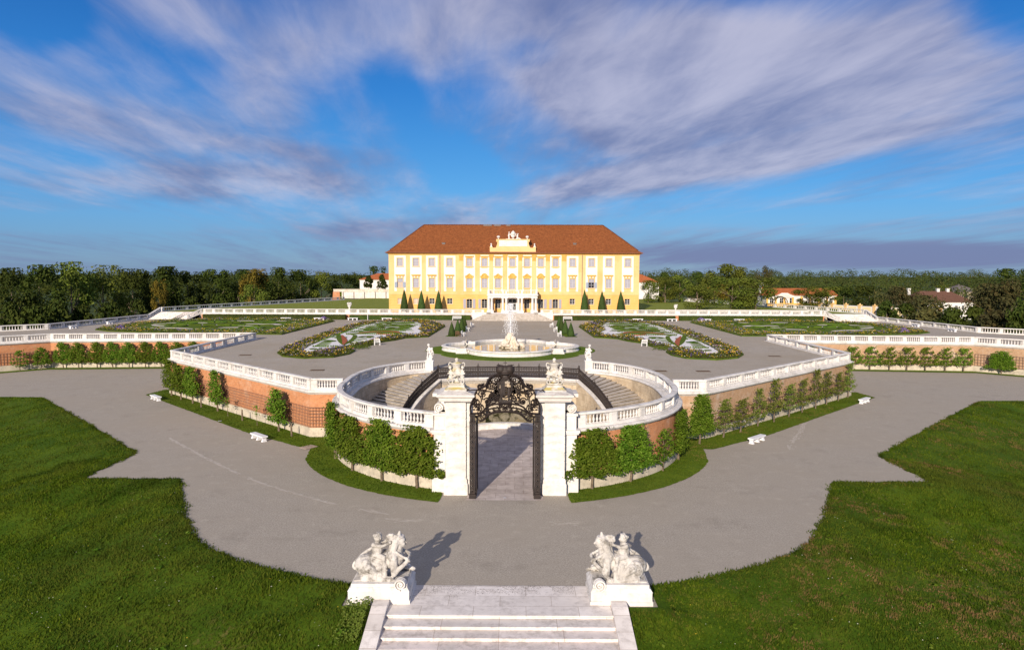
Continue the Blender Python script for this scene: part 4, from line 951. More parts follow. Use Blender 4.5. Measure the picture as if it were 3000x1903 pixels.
gspiral(1300, 900, 70, 1.3, -.8, 1, m, .032); gspiral(1010, 620, 52, 1.4, 2.0, -1, m, .03); gspiral(1180, 760, 45, 1.4, .2, 1, m, .03); gspiral(920, 830, 62, 1.5, 1.5, -1, m, .034); gspiral(1030, 770, 40, 1.3, 0, 1, m, .03); gspiral(860, 980, 40, 1.3, .5, 1, m, .03); gspiral(1350, 800, 40, 1.3, 2, -1, m, .028); gspiral(830, 430, 40, 1.3, 2, -1, m, .03)
gcurve([(1190, 850), (1200, 760), (1130, 690), (1040, 700), (980, 760)], .035, m); gcurve([(1030, 930), (960, 900), (900, 850), (880, 760)], .035, m); gcurve([(1390, 1000), (1330, 960), (1250, 930), (1190, 960), (1170, 1020)], .03, m); gcurve([(1110, 640), (1080, 560), (1010, 520), (960, 560)], .03, m); gcurve([(1320, 710), (1260, 760), (1220, 840), (1240, 930), (1310, 960)], .03, m); gcurve([(1060, 660), (1050, 560), (1000, 470)], .026, m); gcurve([(1020, 660), (1000, 570), (960, 520)], .026, m)
rg = random.Random(21)
for zx, zy, n_, sp in ((1340, 860, 16, 60), (1220, 720, 12, 50), (1100, 880, 8, 40), (980, 690, 14, 55), (1330, 960, 16, 55), (920, 560, 14, 55), (1010, 850, 12, 55), (1060, 520, 12, 55), (1190, 560, 5, 20), (1270, 1030, 8, 40), (1110, 600, 10, 40)):
    for _ in range(n_): gleaf(m, *gp(zx + rg.gauss(0, sp * .6), zy + rg.gauss(0, sp * .6)), rg.uniform(0, 3.1), rg.uniform(.13, .26), rg.uniform(.08, .14))
m.build("scroll_panel", IRON, gate)
m = MB()       # cartouche with the coat of arms in the middle
for zx, zy, rx, rz in ((770, 440, 70, 60), (770, 900, 110, 40), (700, 720, 34, 110), (640, 560, 26, 80), (680, 880, 50, 40)):
    x, z = gp(zx, zy)
    for q in ((1, -1) if zx != 770 else (1,)): m.ell((x * q, YG, z), (rx * .003476, .05, rz * .003476), 12, 8)
ov = [(120 * cos(a), 190 * sin(a)) for a in [2 * pi * k / 24 for k in range(25)]]
m.tube([(x * .003476, YG, gp(770, 620)[1] + z * .003476) for x, z in ov], .05, 6, 1.8); m.tube([(x * .003476 * .6, YG, gp(770, 820)[1] + z * .003476 * .42) for x, z in ov], .04, 6, 1.6)
for zy in (560, 600, 640, 680): x, z = gp(770, zy); m.box(-.30, .12, YG - .03, YG + .03, z - .03, z + .04)
x, z = gp(770, 620); m.box(-.32, -.02, YG - .035, YG + .035, z - .5, z + .5)
for _ in range(90):
    a = rg.uniform(0, 6.28); r = rg.uniform(.85, 1.35); gleaf(m, abs(130 * r * cos(a)) * .003476, gp(770, 640)[1] + 230 * r * sin(a) * .003476, rg.uniform(0, 3.1), rg.uniform(.1, .2), rg.uniform(.06, .12))
m.build("cartouche", IRON, gate)
m = MB()       # princely hat on top
for q in (1, -1): m.ell((.27 * q, YG, 8.42), (.34, .26, .32), 20, 14)
m.ell((0, YG, 8.42), (.40, .24, .28), 14, 8); m.ell((0, YG, 8.3), (.5, .26, .22), 14, 8); m.ell((0, YG, 8.18), (.44, .28, .1), 14, 6)
for k in range(8): m.ell((-.53 + .06 * k if k < 4 else .35 + .06 * (k - 4), YG, 8.72 + .02 * (k % 2)), .035, 6, 5)
for q in (1, -1):
    for k in range(6): m.ell((q * (.57 - .015 * k * k * .3), YG, 8.62 - .08 * k), .04, 6, 5)
m.build("crown", IRON, gate, smooth=True)
m = MB(); m.box(-.018, .018, YG - .02, YG + .02, 8.55, 9.0); m.box(-.11, .11, YG - .018, YG + .018, 8.86, 8.90); m.ell((0, YG, 8.62), .05, 8, 6); m.build("cross", IRON, gate)
def lattice(m, x0, x1, y, z0, z1, along_y=False, step=.34):
    # ornamental openwork panel in the xz (or yz) plane
    def pt(u, z): return (y, u, z) if along_y else (u, y, z)
    for u in (x0, x1): m.tube([pt(u, z0), pt(u, z1)], .05, 4)
    n = max(3, int((z1 - z0) / step)); h = (z1 - z0) / n; c = (x0 + x1) / 2; w = abs(x1 - x0) / 2
    for k in range(n + 1): m.tube([pt(x0, z0 + k * h), pt(x1, z0 + k * h)], .038, 4)
    for k in range(n):
        zc = z0 + (k + .5) * h
        m.tube([pt(c + w * .62 * cos(a), zc + h * .42 * sin(a)) for a in [2 * pi * q / 10 for q in range(11)]], .04, 4)
        m.tube([pt(x0, zc - h / 2), pt(x1, zc + h / 2)], .03, 4); m.tube([pt(x1, zc - h / 2), pt(x0, zc + h / 2)], .03, 4); m.tube([pt(c, zc - h / 2), pt(c, zc + h / 2)], .03, 4)
for s in (1, -1):
    m = MB(); lattice(m, 1.98, 2.28, 45.62, .25, 5.0); lattice(m, 2.0, 2.26, 45.70, 5.0, 5.5); m.box(1.9, 2.34, 45.4, 45.9, 0, .3); m.box(1.95, 2.3, 45.55, 45.75, .3, .42); m.box(1.94, 2.32, 45.54, 46.1, 4.95, 5.06); m.box(1.94, 2.32, 45.54, 46.1, 5.44, 5.54)
    mbuild(m, s, "gate_post", IRON, gate)
    m = MB(); lattice(m, 45.80, 46.70, 1.90, .12, 4.9, True); lattice(m, 46.70, 47.6, 1.90, .12, 4.9, True); m.box(1.87, 1.93, 45.8, 47.6, .12, 1.1); m.box(1.87, 1.93, 45.8, 47.6, 4.82, 4.92); m.box(1.86, 1.94, 47.55, 47.65, .05, 4.95)
    m.tube([(1.9, 45.8 + .9 * t, 2 + .6 * sin(t * 6)) for t in [k / 10 for k in range(21)]], .03, 5)
    mbuild(m, s, "gate_leaf", IRON, gate)
m = MB(); m.box(-.09, .09, 45.62, 45.72, .014, .02); tag(m.build("ground_plate", m_plain("pale_plate", (.55, .6, .68))), "tiny pale plate set in the paving at the gate threshold", "plate")
# ------------------------------------------------------------------ curved stairs, grotto and pool of the sunken court
STEP_OLD = m_stone("old_step_stone", (0.56, 0.50, 0.43), (0.42, 0.37, 0.31), (0.18, 0.155, 0.12), 0.6, 0.5); RISER = m_stone("shade_toned_riser", (0.30, 0.26, 0.21), (0.20, 0.17, 0.13), (0.10, 0.085, 0.065), 0.6, 0.6)  # RISER: darker stone colour paints in the shade below the nosings
INNER = smooth_path([(7.0, 69.85), (8.5, 66.6), (9.4, 62.8), (9.4, 58.6)], 8)
OUTER = smooth_path([(8.45, 75.9), (10.7, 74.25), (12.6, 71.3), (13.55, 67.5), (13.7, 64.3), (13.6, 61.2), (13.2, 57.6)], 6)
ci, co = plen(INNER), plen(OUTER); NS = 27
def stair_z(t): return T - (T / 28) * (t * NS + 1)
for s in (1, -1):
    root = empty("curved_staircase"); tag(root, f"curved worn stone stairs descending into the sunken court on the {SIDE[s]}", "staircase", "court staircases")
    for k in range(NS):
        q = [along(INNER, ci[-1] * k / NS, ci)[0], along(OUTER, co[-1] * k / NS, co)[0], along(OUTER, co[-1] * (k + 1) / NS, co)[0], along(INNER, ci[-1] * (k + 1) / NS, ci)[0]]
        z = stair_z(k / NS); n0 = [along(INNER, min(ci[-1], ci[-1] * (k + 1) / NS + .06), ci)[0], along(OUTER, min(co[-1], co[-1] * (k + 1) / NS + .06), co)[0]]
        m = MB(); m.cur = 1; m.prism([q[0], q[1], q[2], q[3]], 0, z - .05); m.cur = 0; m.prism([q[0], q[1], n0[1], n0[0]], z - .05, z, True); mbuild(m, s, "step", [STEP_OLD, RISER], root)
    m = MB(); zt = [stair_z(c / ci[-1]) + .12 for c in ci]; vs = []; fs = []
    for i, (x, y) in enumerate(INNER):
        a = along(INNER, ci[i], ci)[1]; nx, ny = -sin(a), cos(a)
        for o in (.32, -.02): vs += [(x - nx * o, y - ny * o, 0), (x - nx * o, y - ny * o, zt[i] - .16)]
    for i in range(len(INNER) - 1): a, b = i * 4, i * 4 + 4; fs += [(a, b, b + 1, a + 1), (a + 1, b + 1, b + 3, a + 3), (a + 3, b + 3, b + 2, a + 2)]
    m.add(vs, fs); mbuild(m, s, "string_wall", STONE_CREAM, root, uv=True)
    m = MB(); m.sweep(INNER, [(.08, -.18), (.08, .04), (-.40, .04), (-.40, -.04), (-.34, -.18)], zt); mbuild(m, s, "string_coping", STONE, root)
def iron_rail(name, path, zs, posts, label, H=1.02):
    root = empty(name); tag(root, label, "railing", "wrought iron railings of the sunken court"); c = plen(path); L = c[-1]
    def zat(d):
        _, _, t = along(path, d, c); i = int(t); return zs[i] + (zs[min(i + 1, len(zs) - 1)] - zs[i]) * (t - i)
    def P(d, h): (x, y), _, _ = along(path, d, c); return (x, y, zat(d) + h)
    m = MB(); n = 40
    for h, r in ((.08, .06), (.20, .035), (H - .16, .04), (H, .065)): m.tube([P(L * k / n, h) for k in range(n + 1)], r, 5)
    m.build("rails", IRON, root); seg = L / posts
    for k in range(posts + 1):
        m = MB(); d = min(max(seg * k, .05), L - .05); b = P(d, 0); m.box(b[0] - .035, b[0] + .035, b[1] - .035, b[1] + .035, b[2], b[2] + H + .06); h = along(path, d, c)[1]
        for q in range(-3, 4):   # leafy crest
            hh = .30 - .085 * abs(q); m.tube([P(min(max(d + q * .06, 0), L), H), P(min(max(d + q * .05, 0), L), H + hh)], [.02, .035], 4)
        m.ell((b[0], b[1], b[2] + H + .33), .05, 6, 5); m.build("post", IRON, root)
    for k in range(posts):
        m = MB(); nn = max(4, int(seg / .17)); w = seg / nn
        for j in range(nn):
            d = seg * k + w * (j + .5); m.tube([P(d, .08), P(d, H)], .034, 4)
            m.tube([P(d + w * .42 * cos(a), .52 + .20 * sin(a)) for a in [2 * pi * q / 8 for q in range(9)]], .032, 4)
            m.tube([P(d - w / 2, .2), P(d, .36), P(d + w / 2, .2)], .020, 4); m.tube([P(d - w / 2, H - .16), P(d, .70), P(d + w / 2, H - .16)], .020, 4)
            m.ell(P(d, .52), .055, 5, 4)
        m.build("panel", IRON, root)
gal = [(-x, y) for x, y in GALLERY[::-1]][:-1] + GALLERY
gal = smooth_path(gal, 4)
iron_rail("iron_railing", gal, [T + .04] * len(gal), 7, "level black wrought iron railing above the grotto, behind the gate")
for s in (1, -1): iron_rail("iron_railing", [(x * s, y) for x, y in INNER], [stair_z(c / ci[-1]) + .15 for c in ci], 4, f"sloping black wrought iron railing along the {SIDE[s]} court stairs")
gw = empty("grotto_wall"); tag(gw, "cream stone grotto front with arched openings below the iron railing", "grotto wall")
cg = plen(gal); LG = cg[-1]
def opening(u):
    u = u - LG / 2
    for c, w, z0, r in ((0, 2.3, 1.5, 1.0), (4.6, .95, 1.9, 1.0), (-4.6, .95, 1.9, 1.0)):
        d = abs(u - c)
        if d < w: return z0 + sqrt(max(0, 1 - (d / w) ** 2)) * w * .75 * r
    return 0
m = MB(); n = 160; vs = []; fs = []
for i in range(n + 1):
    (x, y), h, _ = along(gal, LG * i / n, cg); z = opening(LG * (i + .5) / n) if i < n else 0; nx, ny = sin(h), -cos(h); zp = z
    vs += [(x, y, z), (x, y, T - .3), (x - nx * .6, y - ny * .6, z)]
    if i < n: 
        (x2, y2), h2, _ = along(gal, LG * (i + 1) / n, cg); o = len(m.v); m.add([(x, y, z), (x2, y2, z), (x2, y2, T - .3), (x, y, T - .3), (x, y + .6, z), (x2, y2 + .6, z)], [(0, 1, 2, 3), (0, 4, 5, 1)])
m.build("arcade_wall", STONE_CREAM, gw, uv=True)
m = MB(); m.sweep(gal, [(.1, -.30), (-.12, -.30), (-.20, -.16), (-.26, -.10), (-.26, .02), (.30, .02), (.30, -.30)], [T] * len(gal)); m.build("coping", STONE, gw)
m = MB(); m.box(-8, 8, 74.6, 74.9, -.2, T - .6); m.box(-8, -7.6, 70, 74.7, -.2, T - .6); m.box(7.6, 8, 70, 74.7, -.2, T - .6); m.build("niche_back", STONE_CREAM, gw, uv=True)
m = MB(); rk = random.Random(8)
for k in range(46): m.ell((rk.uniform(-3.2, 3.2), rk.uniform(72.3, 74.2), rk.uniform(.1, 1.3)), (rk.uniform(.3, .7), rk.uniform(.3, .6), rk.uniform(.25, .55)), 7, 5)
tag(sculpt("grotto_rocks", m, .09, CONCRETE, None, .06, 0, 4), "tumbled cream rocks inside the grotto behind the green pool", "rocks")
pool = empty("grotto_pool"); tag(pool, "curved stone pool of green water in front of the grotto", "pool")
arc = [(5.3 * sin(radians(a)), 61.4 + 5.3 * cos(radians(a))) for a in range(-64, 65, 8)]
arc = [(-4.9, 70.2)] + arc + [(4.9, 70.2)] if False else arc
m = MB(); m.sweep(arc, [(-.24, 0), (-.24, .42), (-.30, .46), (-.30, .54), (.30, .54), (.30, .46), (.24, .42), (.24, 0)]); m.build("rim", STONE, pool)
m = MB(); m.sheet(arc + [(6.5, 69.5), (6.0, 74.4), (-6.0, 74.4), (-6.5, 69.5)], .36); m.build("water", WATER_G, pool)
for s in (1, -1):
    m = MB(); b = (9.9 if s > 0 else 9.6, 55.5, 0); rr = random.Random(9 + s)
    for _ in range(220): a = rr.random() * 6.28; r = rr.uniform(0, .5); m.grid_leaf((s * (b[0] - 2.2) + cos(a) * r, 53.0 + sin(a) * r, rr.uniform(1.2, 2.6)), (cos(a), sin(a), .4), .16, rr)
    for _ in range(3): m.tube([(s * (b[0] - 2.2), 53, 0), (s * (b[0] - 2.2) + rr.uniform(-.2, .2), 53 + rr.uniform(-.2, .2), 1.9)], .03, 5)
    tag(m.build("court_shrub", LEAF_NEAR), f"small green shrub inside the sunken court behind the {SIDE[s]} front balustrade", "shrub", "shrubs in the sunken court")
# putti at the back ends of the ring balustrade
for s in (1, -1):
    m = MB(); b = Vector((8.6, 76.35, 5.50))
    m.box(b.x - .3, b.x + .3, b.y - .3, b.y + .3, b.z - .22, b.z + .05)
    for k in range(12): rr = random.Random(k); m.ell((b.x + rr.uniform(-.3, .3), b.y + rr.uniform(-.25, .25), b.z + rr.uniform(.05, .35)), rr.uniform(.12, .2), 7, 5)
    putto(m, dict(pelvis=(b.x + .05, b.y, b.z + .62), chest=(b.x + .02, b.y - .03, b.z + 1.0), head=(b.x + .10, b.y - .03, b.z + 1.42), elbowR=(b.x + .32, b.y - .12, b.z + .9), handR=(b.x + .15, b.y - .35, b.z + .82), elbowL=(b.x - .28, b.y - .18, b.z + .96), handL=(b.x - .40, b.y - .25, b.z + .72),
          kneeR=(b.x + .15, b.y - .38, b.z + .62), footR=(b.x + .2, b.y - .34, b.z + .22), kneeL=(b.x - .18, b.y - .36, b.z + .56), footL=(b.x - .32, b.y - .3, b.z + .16)), (-.4, -.9, 0), 1.15)
    putto(m, dict(pelvis=(b.x - .2, b.y + .1, b.z + .5), chest=(b.x - .22, b.y + .05, b.z + .76), head=(b.x - .26, b.y + .02, b.z + 1.03), elbowR=(b.x - .05, b.y - .1, b.z + .7), handR=(b.x + .02, b.y - .2, b.z + .86), elbowL=(b.x - .4, b.y - .05, b.z + .64), handL=(b.x - .42, b.y - .15, b.z + .5),
          kneeR=(b.x - .12, b.y - .2, b.z + .42), footR=(b.x - .1, b.y - .22, b.z + .12), kneeL=(b.x - .34, b.y - .16, b.z + .42), footL=(b.x - .38, b.y - .2, b.z + .12)), (.2, -1, 0), .85)
    if s < 0: m.mirror()
    tag(sculpt("putti_statue", m, .04, STONE, None, .006, 1, 1), f"white statue of two putti on the {SIDE[s]} end pier of the ring balustrade", "statue", "putti at the ends of the ring balustrade")
    m = MB(); m.box(8.2, 9.0, 75.95, 76.75, T - .02, 5.22); m.box(8.15, 9.05, 75.9, 76.8, 5.22, 5.33); tag(mbuild(m, s, "statue_pier", STONE, None), f"white stone pier under the putti statue on the {SIDE[s]}", "pier", "statue piers of the ring balustrade")
# ------------------------------------------------------------------ fountain
FX, FY = 0.0, 97.0
fo = empty("fountain", (0, 0, 0)); tag(fo, "large quatrefoil white stone fountain basin in the middle of the terrace", "fountain")
def arc3(x0, y0, x1, y1, sag, n=12):
    # arc from p0 to p1 bulging to the right of the direction by sag
    c = hypot(x1 - x0, y1 - y0) / 2; r = (c * c + sag * sag) / (2 * sag); mx, my = (x0 + x1) / 2, (y0 + y1) / 2; d = (x1 - x0) / (2 * c), (y1 - y0) / (2 * c); nx, ny = d[1], -d[0]
    cx, cy = mx - nx * (r - sag), my - ny * (r - sag); a0 = atan2(y0 - cy, x0 - cx); a1 = atan2(y1 - cy, x1 - cx)
    if a1 < a0: a1 += 2 * pi
    return [(cx + r * cos(a0 + (a1 - a0) * k / n), cy + r * sin(a0 + (a1 - a0) * k / n)) for k in range(n + 1)]
quad = arc3(-5.5, FY - 4.9, 5.5, FY - 4.9, 4.2, 20) + [(7.1, FY - 4.6)] + arc3(7.1, FY - 3.9, 7.1, FY + 3.9, 2.3, 12) + [(7.1, FY + 4.6)] + arc3(5.5, FY + 4.9, -5.5, FY + 4.9, 4.2, 20) + [(-7.1, FY + 4.6)] + arc3(-7.1, FY + 3.9, -7.1, FY - 3.9, 2.3, 12) + [(-7.1, FY - 4.6)]
m = MB(); m.sweep(quad, [(-.02, T), (-.02, T + .16), (.10, T + .24), (.10, T + .44), (-.02, T + .50), (-.08, T + .58), (-.02, T + .66), (.12, T + .70), (.50, T + .70), (.55, T + .62), (.55, T)], closed=True); m.build("basin_rim", STONE, fo)
m = MB(); q2 = inset(quad + quad[:1], .52)[:-1]; m.sheet(q2, T + .34); m.build("water", WATER_F, fo)
for x, y in ((6.3, 92.15), (-6.3, 92.15), (6.3, 101.85), (-6.3, 101.85)):
    m = MB(); m.box(x - .75, x + .75, y - .4, y + .4, T, T + .30); m.box(x - .62, x + .62, y - .34, y + .34, T + .30, T + .74); m.build("corner_block", STONE, fo)
for x, y in ((6.35, 101.2), (-6.35, 101.2)):
    m = MB(); m.cap((x, y, T + .75), (x, y - .35, T + .9), .14, .12); m.ell((x, y - .5, T + .82), (.15, .2, .14), 8, 6); m.cap((x, y + .1, T + .8), (x + .1, y + .15, T + 1.05), .09, .05); m.ell((x, y - .65, T + .74), .08); m.build("spout_head", m_stone("grey_spout", (.42, .38, .34), (.3, .27, .24)), fo, smooth=True)
gr_ = arc3(-8.9, FY - 6.4, 8.9, FY - 6.4, 6.1, 22) + [(8.6, FY - 5.6)] + arc3(9.2, FY - 5.4, 9.2, FY + 5.4, 2.4, 12) + [(8.6, FY + 6.0)] + arc3(8.9, FY + 6.6, -8.9, FY + 6.6, 5.6, 22) + [(-8.6, FY + 6.0)] + arc3(-9.2, FY + 5.4, -9.2, FY - 5.4, 2.4, 12) + [(-8.6, FY - 5.6)]
m = MB(); m.prism(gr_, T - .1, T + .05); tag(m.build("fountain_grass", GRASS_MOWN), "ring of mown grass around the fountain basin", "grass ring", kind='structure')
m = MB(); rr = random.Random(31)
for k in range(60): a = rr.random() * 6.28; r = rr.uniform(.6, 1.5); m.ell((r * cos(a), FY + r * sin(a) * .9, T + rr.uniform(.2, .75)), (rr.uniform(.2, .4), rr.uniform(.2, .4), rr.uniform(.12, .26)), 7, 5)
for k in range(26): a = rr.random() * 6.28; t = rr.random(); r = .95 * (1 - t) + .22; m.ell((r * cos(a), FY + r * sin(a), T + .6 + 1.5 * t), (.28, .28, .34), 7, 5)
m.cap((0, FY, T + .3), (0, FY, T + 2.1), .95, .3)
for a in (-2.4, -.7, .9, 2.6): m.tube(smooth_path([(1.2 * cos(a), FY + 1.2 * sin(a), T + .7), (.8 * cos(a + .5), FY + .8 * sin(a + .5), T + 1.2), (.5 * cos(a + .9), FY + .5 * sin(a + .9), T + 1.9)], 5), [.2] * 6 + [.12] * 5, 8); m.ell((1.3 * cos(a), FY + 1.3 * sin(a), T + .75), (.3, .3, .24), 8, 6)
m.ell((1.5, FY - .5, T + .75), (.5, .3, .3)); m.ell((1.85, FY - .7, T + .55), (.22, .2, .2)); head(m, (.05, FY - .45, T + 2.05), (.1, -1, 0), 1.5)
sculpt("fountain_figure", m, .055, STONE_STATUE if False else m_stone("fountain_stone", (.74, .66, .54), (.58, .48, .36), (.16, .13, .09), .4, .5), fo, .03, 1, 6)
m = MB(); rr = random.Random(77)
for k in range(1900):      # thrown droplets: up the middle and falling back outwards
    t = rr.random(); h = 4.5 * t ** .8; sp = .06 + 1.05 * (1 - t) ** .7 * rr.random() ** 1.5 + .35 * rr.random() ** 2; a = rr.random() * 6.28
    m.add([(sp * cos(a) + d[0], FY + sp * sin(a) + d[1], T + 1.9 + h + d[2]) for d in [(q * rr.uniform(.015, .04), e * .025, f * rr.uniform(.02, .08)) for q, e, f in ((1, 0, -.5), (-1, 0, -.5), (0, 1, -.5), (0, 0, 1))]], [(0, 1, 3), (1, 2, 3), (2, 0, 3), (0, 2, 1)])
m.tube([(0.0 + .03 * sin(k), FY, T + 1.9 + k * .29) for k in range(15)], [.09 - .005 * k for k in range(15)], 6)
tag(m.build("water_jet", SPRAY), "white jet of water spraying up from the fountain figure", "water jet", kind='stuff')
# ------------------------------------------------------------------ palace
YF = 167.0
def px(x): return (x - 1210) / 37.49
def pz(y): return 14.7 + (170 - y / 3.01) / 12.455
pal = empty("palace", (0, YF, 0)); pal.location = (0, 0, 0)
tag(pal, "long yellow and white baroque palace with a red hipped roof and columned portico", "palace")
XL, XR, ZE = px(120), px(2323), 19.0
COLS_W = [220, 360, 500, 657, 830, 963, 1082, 1208, 1337, 1458, 1588, 1737, 1904, 2055, 2222]
CENTER = set(range(4, 11))
holes = []; WIN = []
for i, cx in enumerate(COLS_W):
    x = px(cx); w = .66
    WIN.append((x, w, 16.28, 18.12, 'top', i)); WIN.append((x, w, (10.95 if i == 7 else 11.28), 13.42, 'main', i))
    if i in CENTER:
        if i == 7: WIN.append((x, .92, U, 8.75, 'door', i))
        else: WIN.append((x, .66, 6.45, 8.62, 'arch', i))
    else: WIN.append((x, .62, 7.42, 8.75, 'square', i))
m = MB()
def facade(m, x0, x1, z0, z1, holes, y):
    xs = sorted({x0, x1, *[h[0] for h in holes], *[h[1] for h in holes]}); zs = sorted({z0, z1, *[h[2] for h in holes], *[h[3] for h in holes]})
    for i in range(len(xs) - 1):
        for j in range(len(zs) - 1):
            cx, cz = (xs[i] + xs[i + 1]) / 2, (zs[j] + zs[j + 1]) / 2
            if any(h[0] < cx < h[1] and h[2] < cz < h[3] for h in holes): continue
            m.add([(xs[i], y, zs[j]), (xs[i + 1], y, zs[j]), (xs[i + 1], y, zs[j + 1]), (xs[i], y, zs[j + 1])], [(0, 1, 2, 3)])
    for a, b, c, d in holes:
        for p in (((a, c), (a, d)), ((b, d), (b, c)), ((b, c), (a, c)), ((a, d), (b, d))):
            (u, v), (u2, v2) = p; m.add([(u, y, v), (u2, y, v2), (u2, y + .3, v2), (u, y + .3, v)], [(0, 1, 2, 3)])
facade(m, XL, XR, 9.7, ZE, [(x - w, x + w, a, b) for x, w, a, b, k, i in WIN if a > 9.7], YF)
m.box(XL + .002, XL + .3, YF + .35, YF + 14, U - .1, ZE); m.box(XR - .3, XR - .002, YF + .35, YF + 14, U - .1, ZE); m.box(XL, XR, YF + 13.9, YF + 14.1, U - .1, ZE)
m.add([(XL, YF, U - .1), (XL, YF + 14, U - .1), (XL, YF + 14, ZE), (XL, YF, ZE)], [(0, 1, 2, 3)]); m.add([(XR, YF, U - .1), (XR, YF + 14, U - .1), (XR, YF + 14, ZE), (XR, YF, ZE)], [(0, 1, 2, 3)])
m.build("wall", YELLOW, pal)
m = MB(); facade(m, XL, XR, U - .1, 9.7, [(x - w, x + w, a, b) for x, w, a, b, k, i in WIN if a < 9.7], YF)
m.build("ground_floor_wall", YELLOW_G, pal)
m = MB()       # thin joint grooves of the banded ground floor, left proud as drip lines
for k in range(1, 7):
    z = U + .62 * k; edges = sorted([(x - w - .3, x + w + .3) for x, w, a, b, kk, i in WIN if a < 9.7 and a - .2 < z < b + .3]); x = XL + .02
    for a, b in edges + [(XR - .02, XR)]:
        if a > x: m.box(x, a, YF - .012, YF + .004, z - .022, z + .022)
        x = max(x, b)
m.build("banding", YELLOW, pal)
m = MB(); m.box(XL, XR, YF + .31, YF + .33, U, ZE); m.build("inner_wall", LEAD, pal)
# white plaster fields behind the upper windows
for i, cx in enumerate(COLS_W):
    x = px(cx); hw = 1.36 if i not in CENTER else (1.34 if i in (4, 7, 10) else 1.10); z1 = 18.72 if i not in CENTER else 19.0
    hs = [(x - .66, x + .66, 16.28, 18.12), (x - .66, x + .66, 10.95 if i == 7 else 11.28, 13.42), (x - .80, x + .80, 10.0, 11.1)] if i not in CENTER else [(x - .66, x + .66, 16.28, 18.12), (x - .66, x + .66, 10.95 if i == 7 else 11.28, 13.42), (x - .76, x + .76, 10.0, 11.1)]
    m = MB(); xs = sorted({x - hw, x + hw, *[h[0] for h in hs], *[h[1] for h in hs]}); zs = sorted({10.42, z1, *[h[2] for h in hs if h[2] > 10.42], *[h[3] for h in hs]})
    for a in range(len(xs) - 1):
        for b in range(len(zs) - 1):
            c_, d_ = (xs[a] + xs[a + 1]) / 2, (zs[b] + zs[b + 1]) / 2
            if any(h[0] < c_ < h[1] and h[2] < d_ < h[3] for h in hs): continue
            m.box(xs[a], xs[a + 1], YF - .022, YF + .02, zs[b], zs[b + 1])
    m.build("plaster_field", WHITE_PL, pal)
# string courses, cornice, quoins, rain pipes
m = MB(); m.box(XL - .06, XR + .06, YF - .09, YF + .05, 9.78, 9.96); m.box(XL - .03, XR + .03, YF - .05, YF + .05, 9.62, 9.78); m.build("string_course", YELLOW, pal)
m = MB(); m.box(XL - .1, XR + .1, YF - .10, YF + .1, 18.98, 19.12)
for a, b, c in ((.22, 19.12, 19.20), (.42, 19.20, 19.30), (.60, 19.30, 19.42)): m.box(XL - a, XR + a, YF - a, YF + 14 + a, b, c)
m.build("cornice", YELLOW_D, pal)
m = MB()
for k in range(7):
    z = U + .62 * k; m.box(XL - .004, XR + .004, YF - .008, YF + .01, z + .03, z + .60) if False else None
for cx in (571, 1822): m = MB(); m.tube([(px(cx), YF - .08, 5.6), (px(cx), YF - .08, 19.0)], .07, 6); m.build("rain_pipe", LEAD, pal)
# pilasters of the middle part
for cx, w in ((758, .50), (903, .48), (1023, .44), (1145, .46), (1278, .46), (1400, .46), (1520, .48), (1662, .5)):
    x = px(cx); m = MB(); m.box(x - w, x + w, YF - .10, YF + .05, 9.96, 17.9); p = m.build("pilaster", YELLOW, pal)
    m = MB(); m.box(x - w - .03, x + w + .03, YF - .14, YF, 17.55, 17.68); m.box(x - w, x + w, YF - .13, YF, 17.68, 18.78); m.box(x - w - .1, x + w + .1, YF - .22, YF, 18.78, 18.97)
    for q in (-1, 1): m.tube([(x + q * w * .62 + .17 * cos(a), YF - .17, 18.5 + .17 * sin(a)) for a in [2 * pi * k / 8 for k in range(9)]], .06, 5)
    for q in (-.6, -.2, .2, .6):
        for zz in (17.85, 18.15): m.ell((x + q * w, YF - .15, zz), (.09, .08, .16), 6, 5)
    m.ell((x, YF - .17, 18.45), (.1, .08, .16), 6, 5); m.build("capital", YELLOW_D, p)
def shutter_leaf(m, x0, x1, z0, z1, y): m.box(x0, x1, y, y + .04, z0, z1); m.box(x0 + .06, x1 - .06, y - .012, y, z0 + .08, (z0 + z1) / 2 - .05); m.box(x0 + .06, x1 - .06, y - .012, y, (z0 + z1) / 2 + .05, z1 - .08)
def crossbars(m, x, w, z0, z1, y, zt, t=.045, rows=(), cols=()):
    m.box(x - t, x + t, y - .03, y + .01, z0, z1); m.box(x - w, x + w, y - .031, y + .011, zt - t, zt + t)
    for z in rows: m.box(x - w, x + w, y - .015, y + .009, z - .02, z + .02)
    for q in (-1, 1): m.box(x + q * (w - .03) - .03, x + q * (w - .03) + .03, y - .029, y + .01, z0, z1)
    m.box(x - w, x + w, y - .028, y + .01, z0, z0 + .06); m.box(x - w, x + w, y - .028, y + .01, z1 - .06, z1)
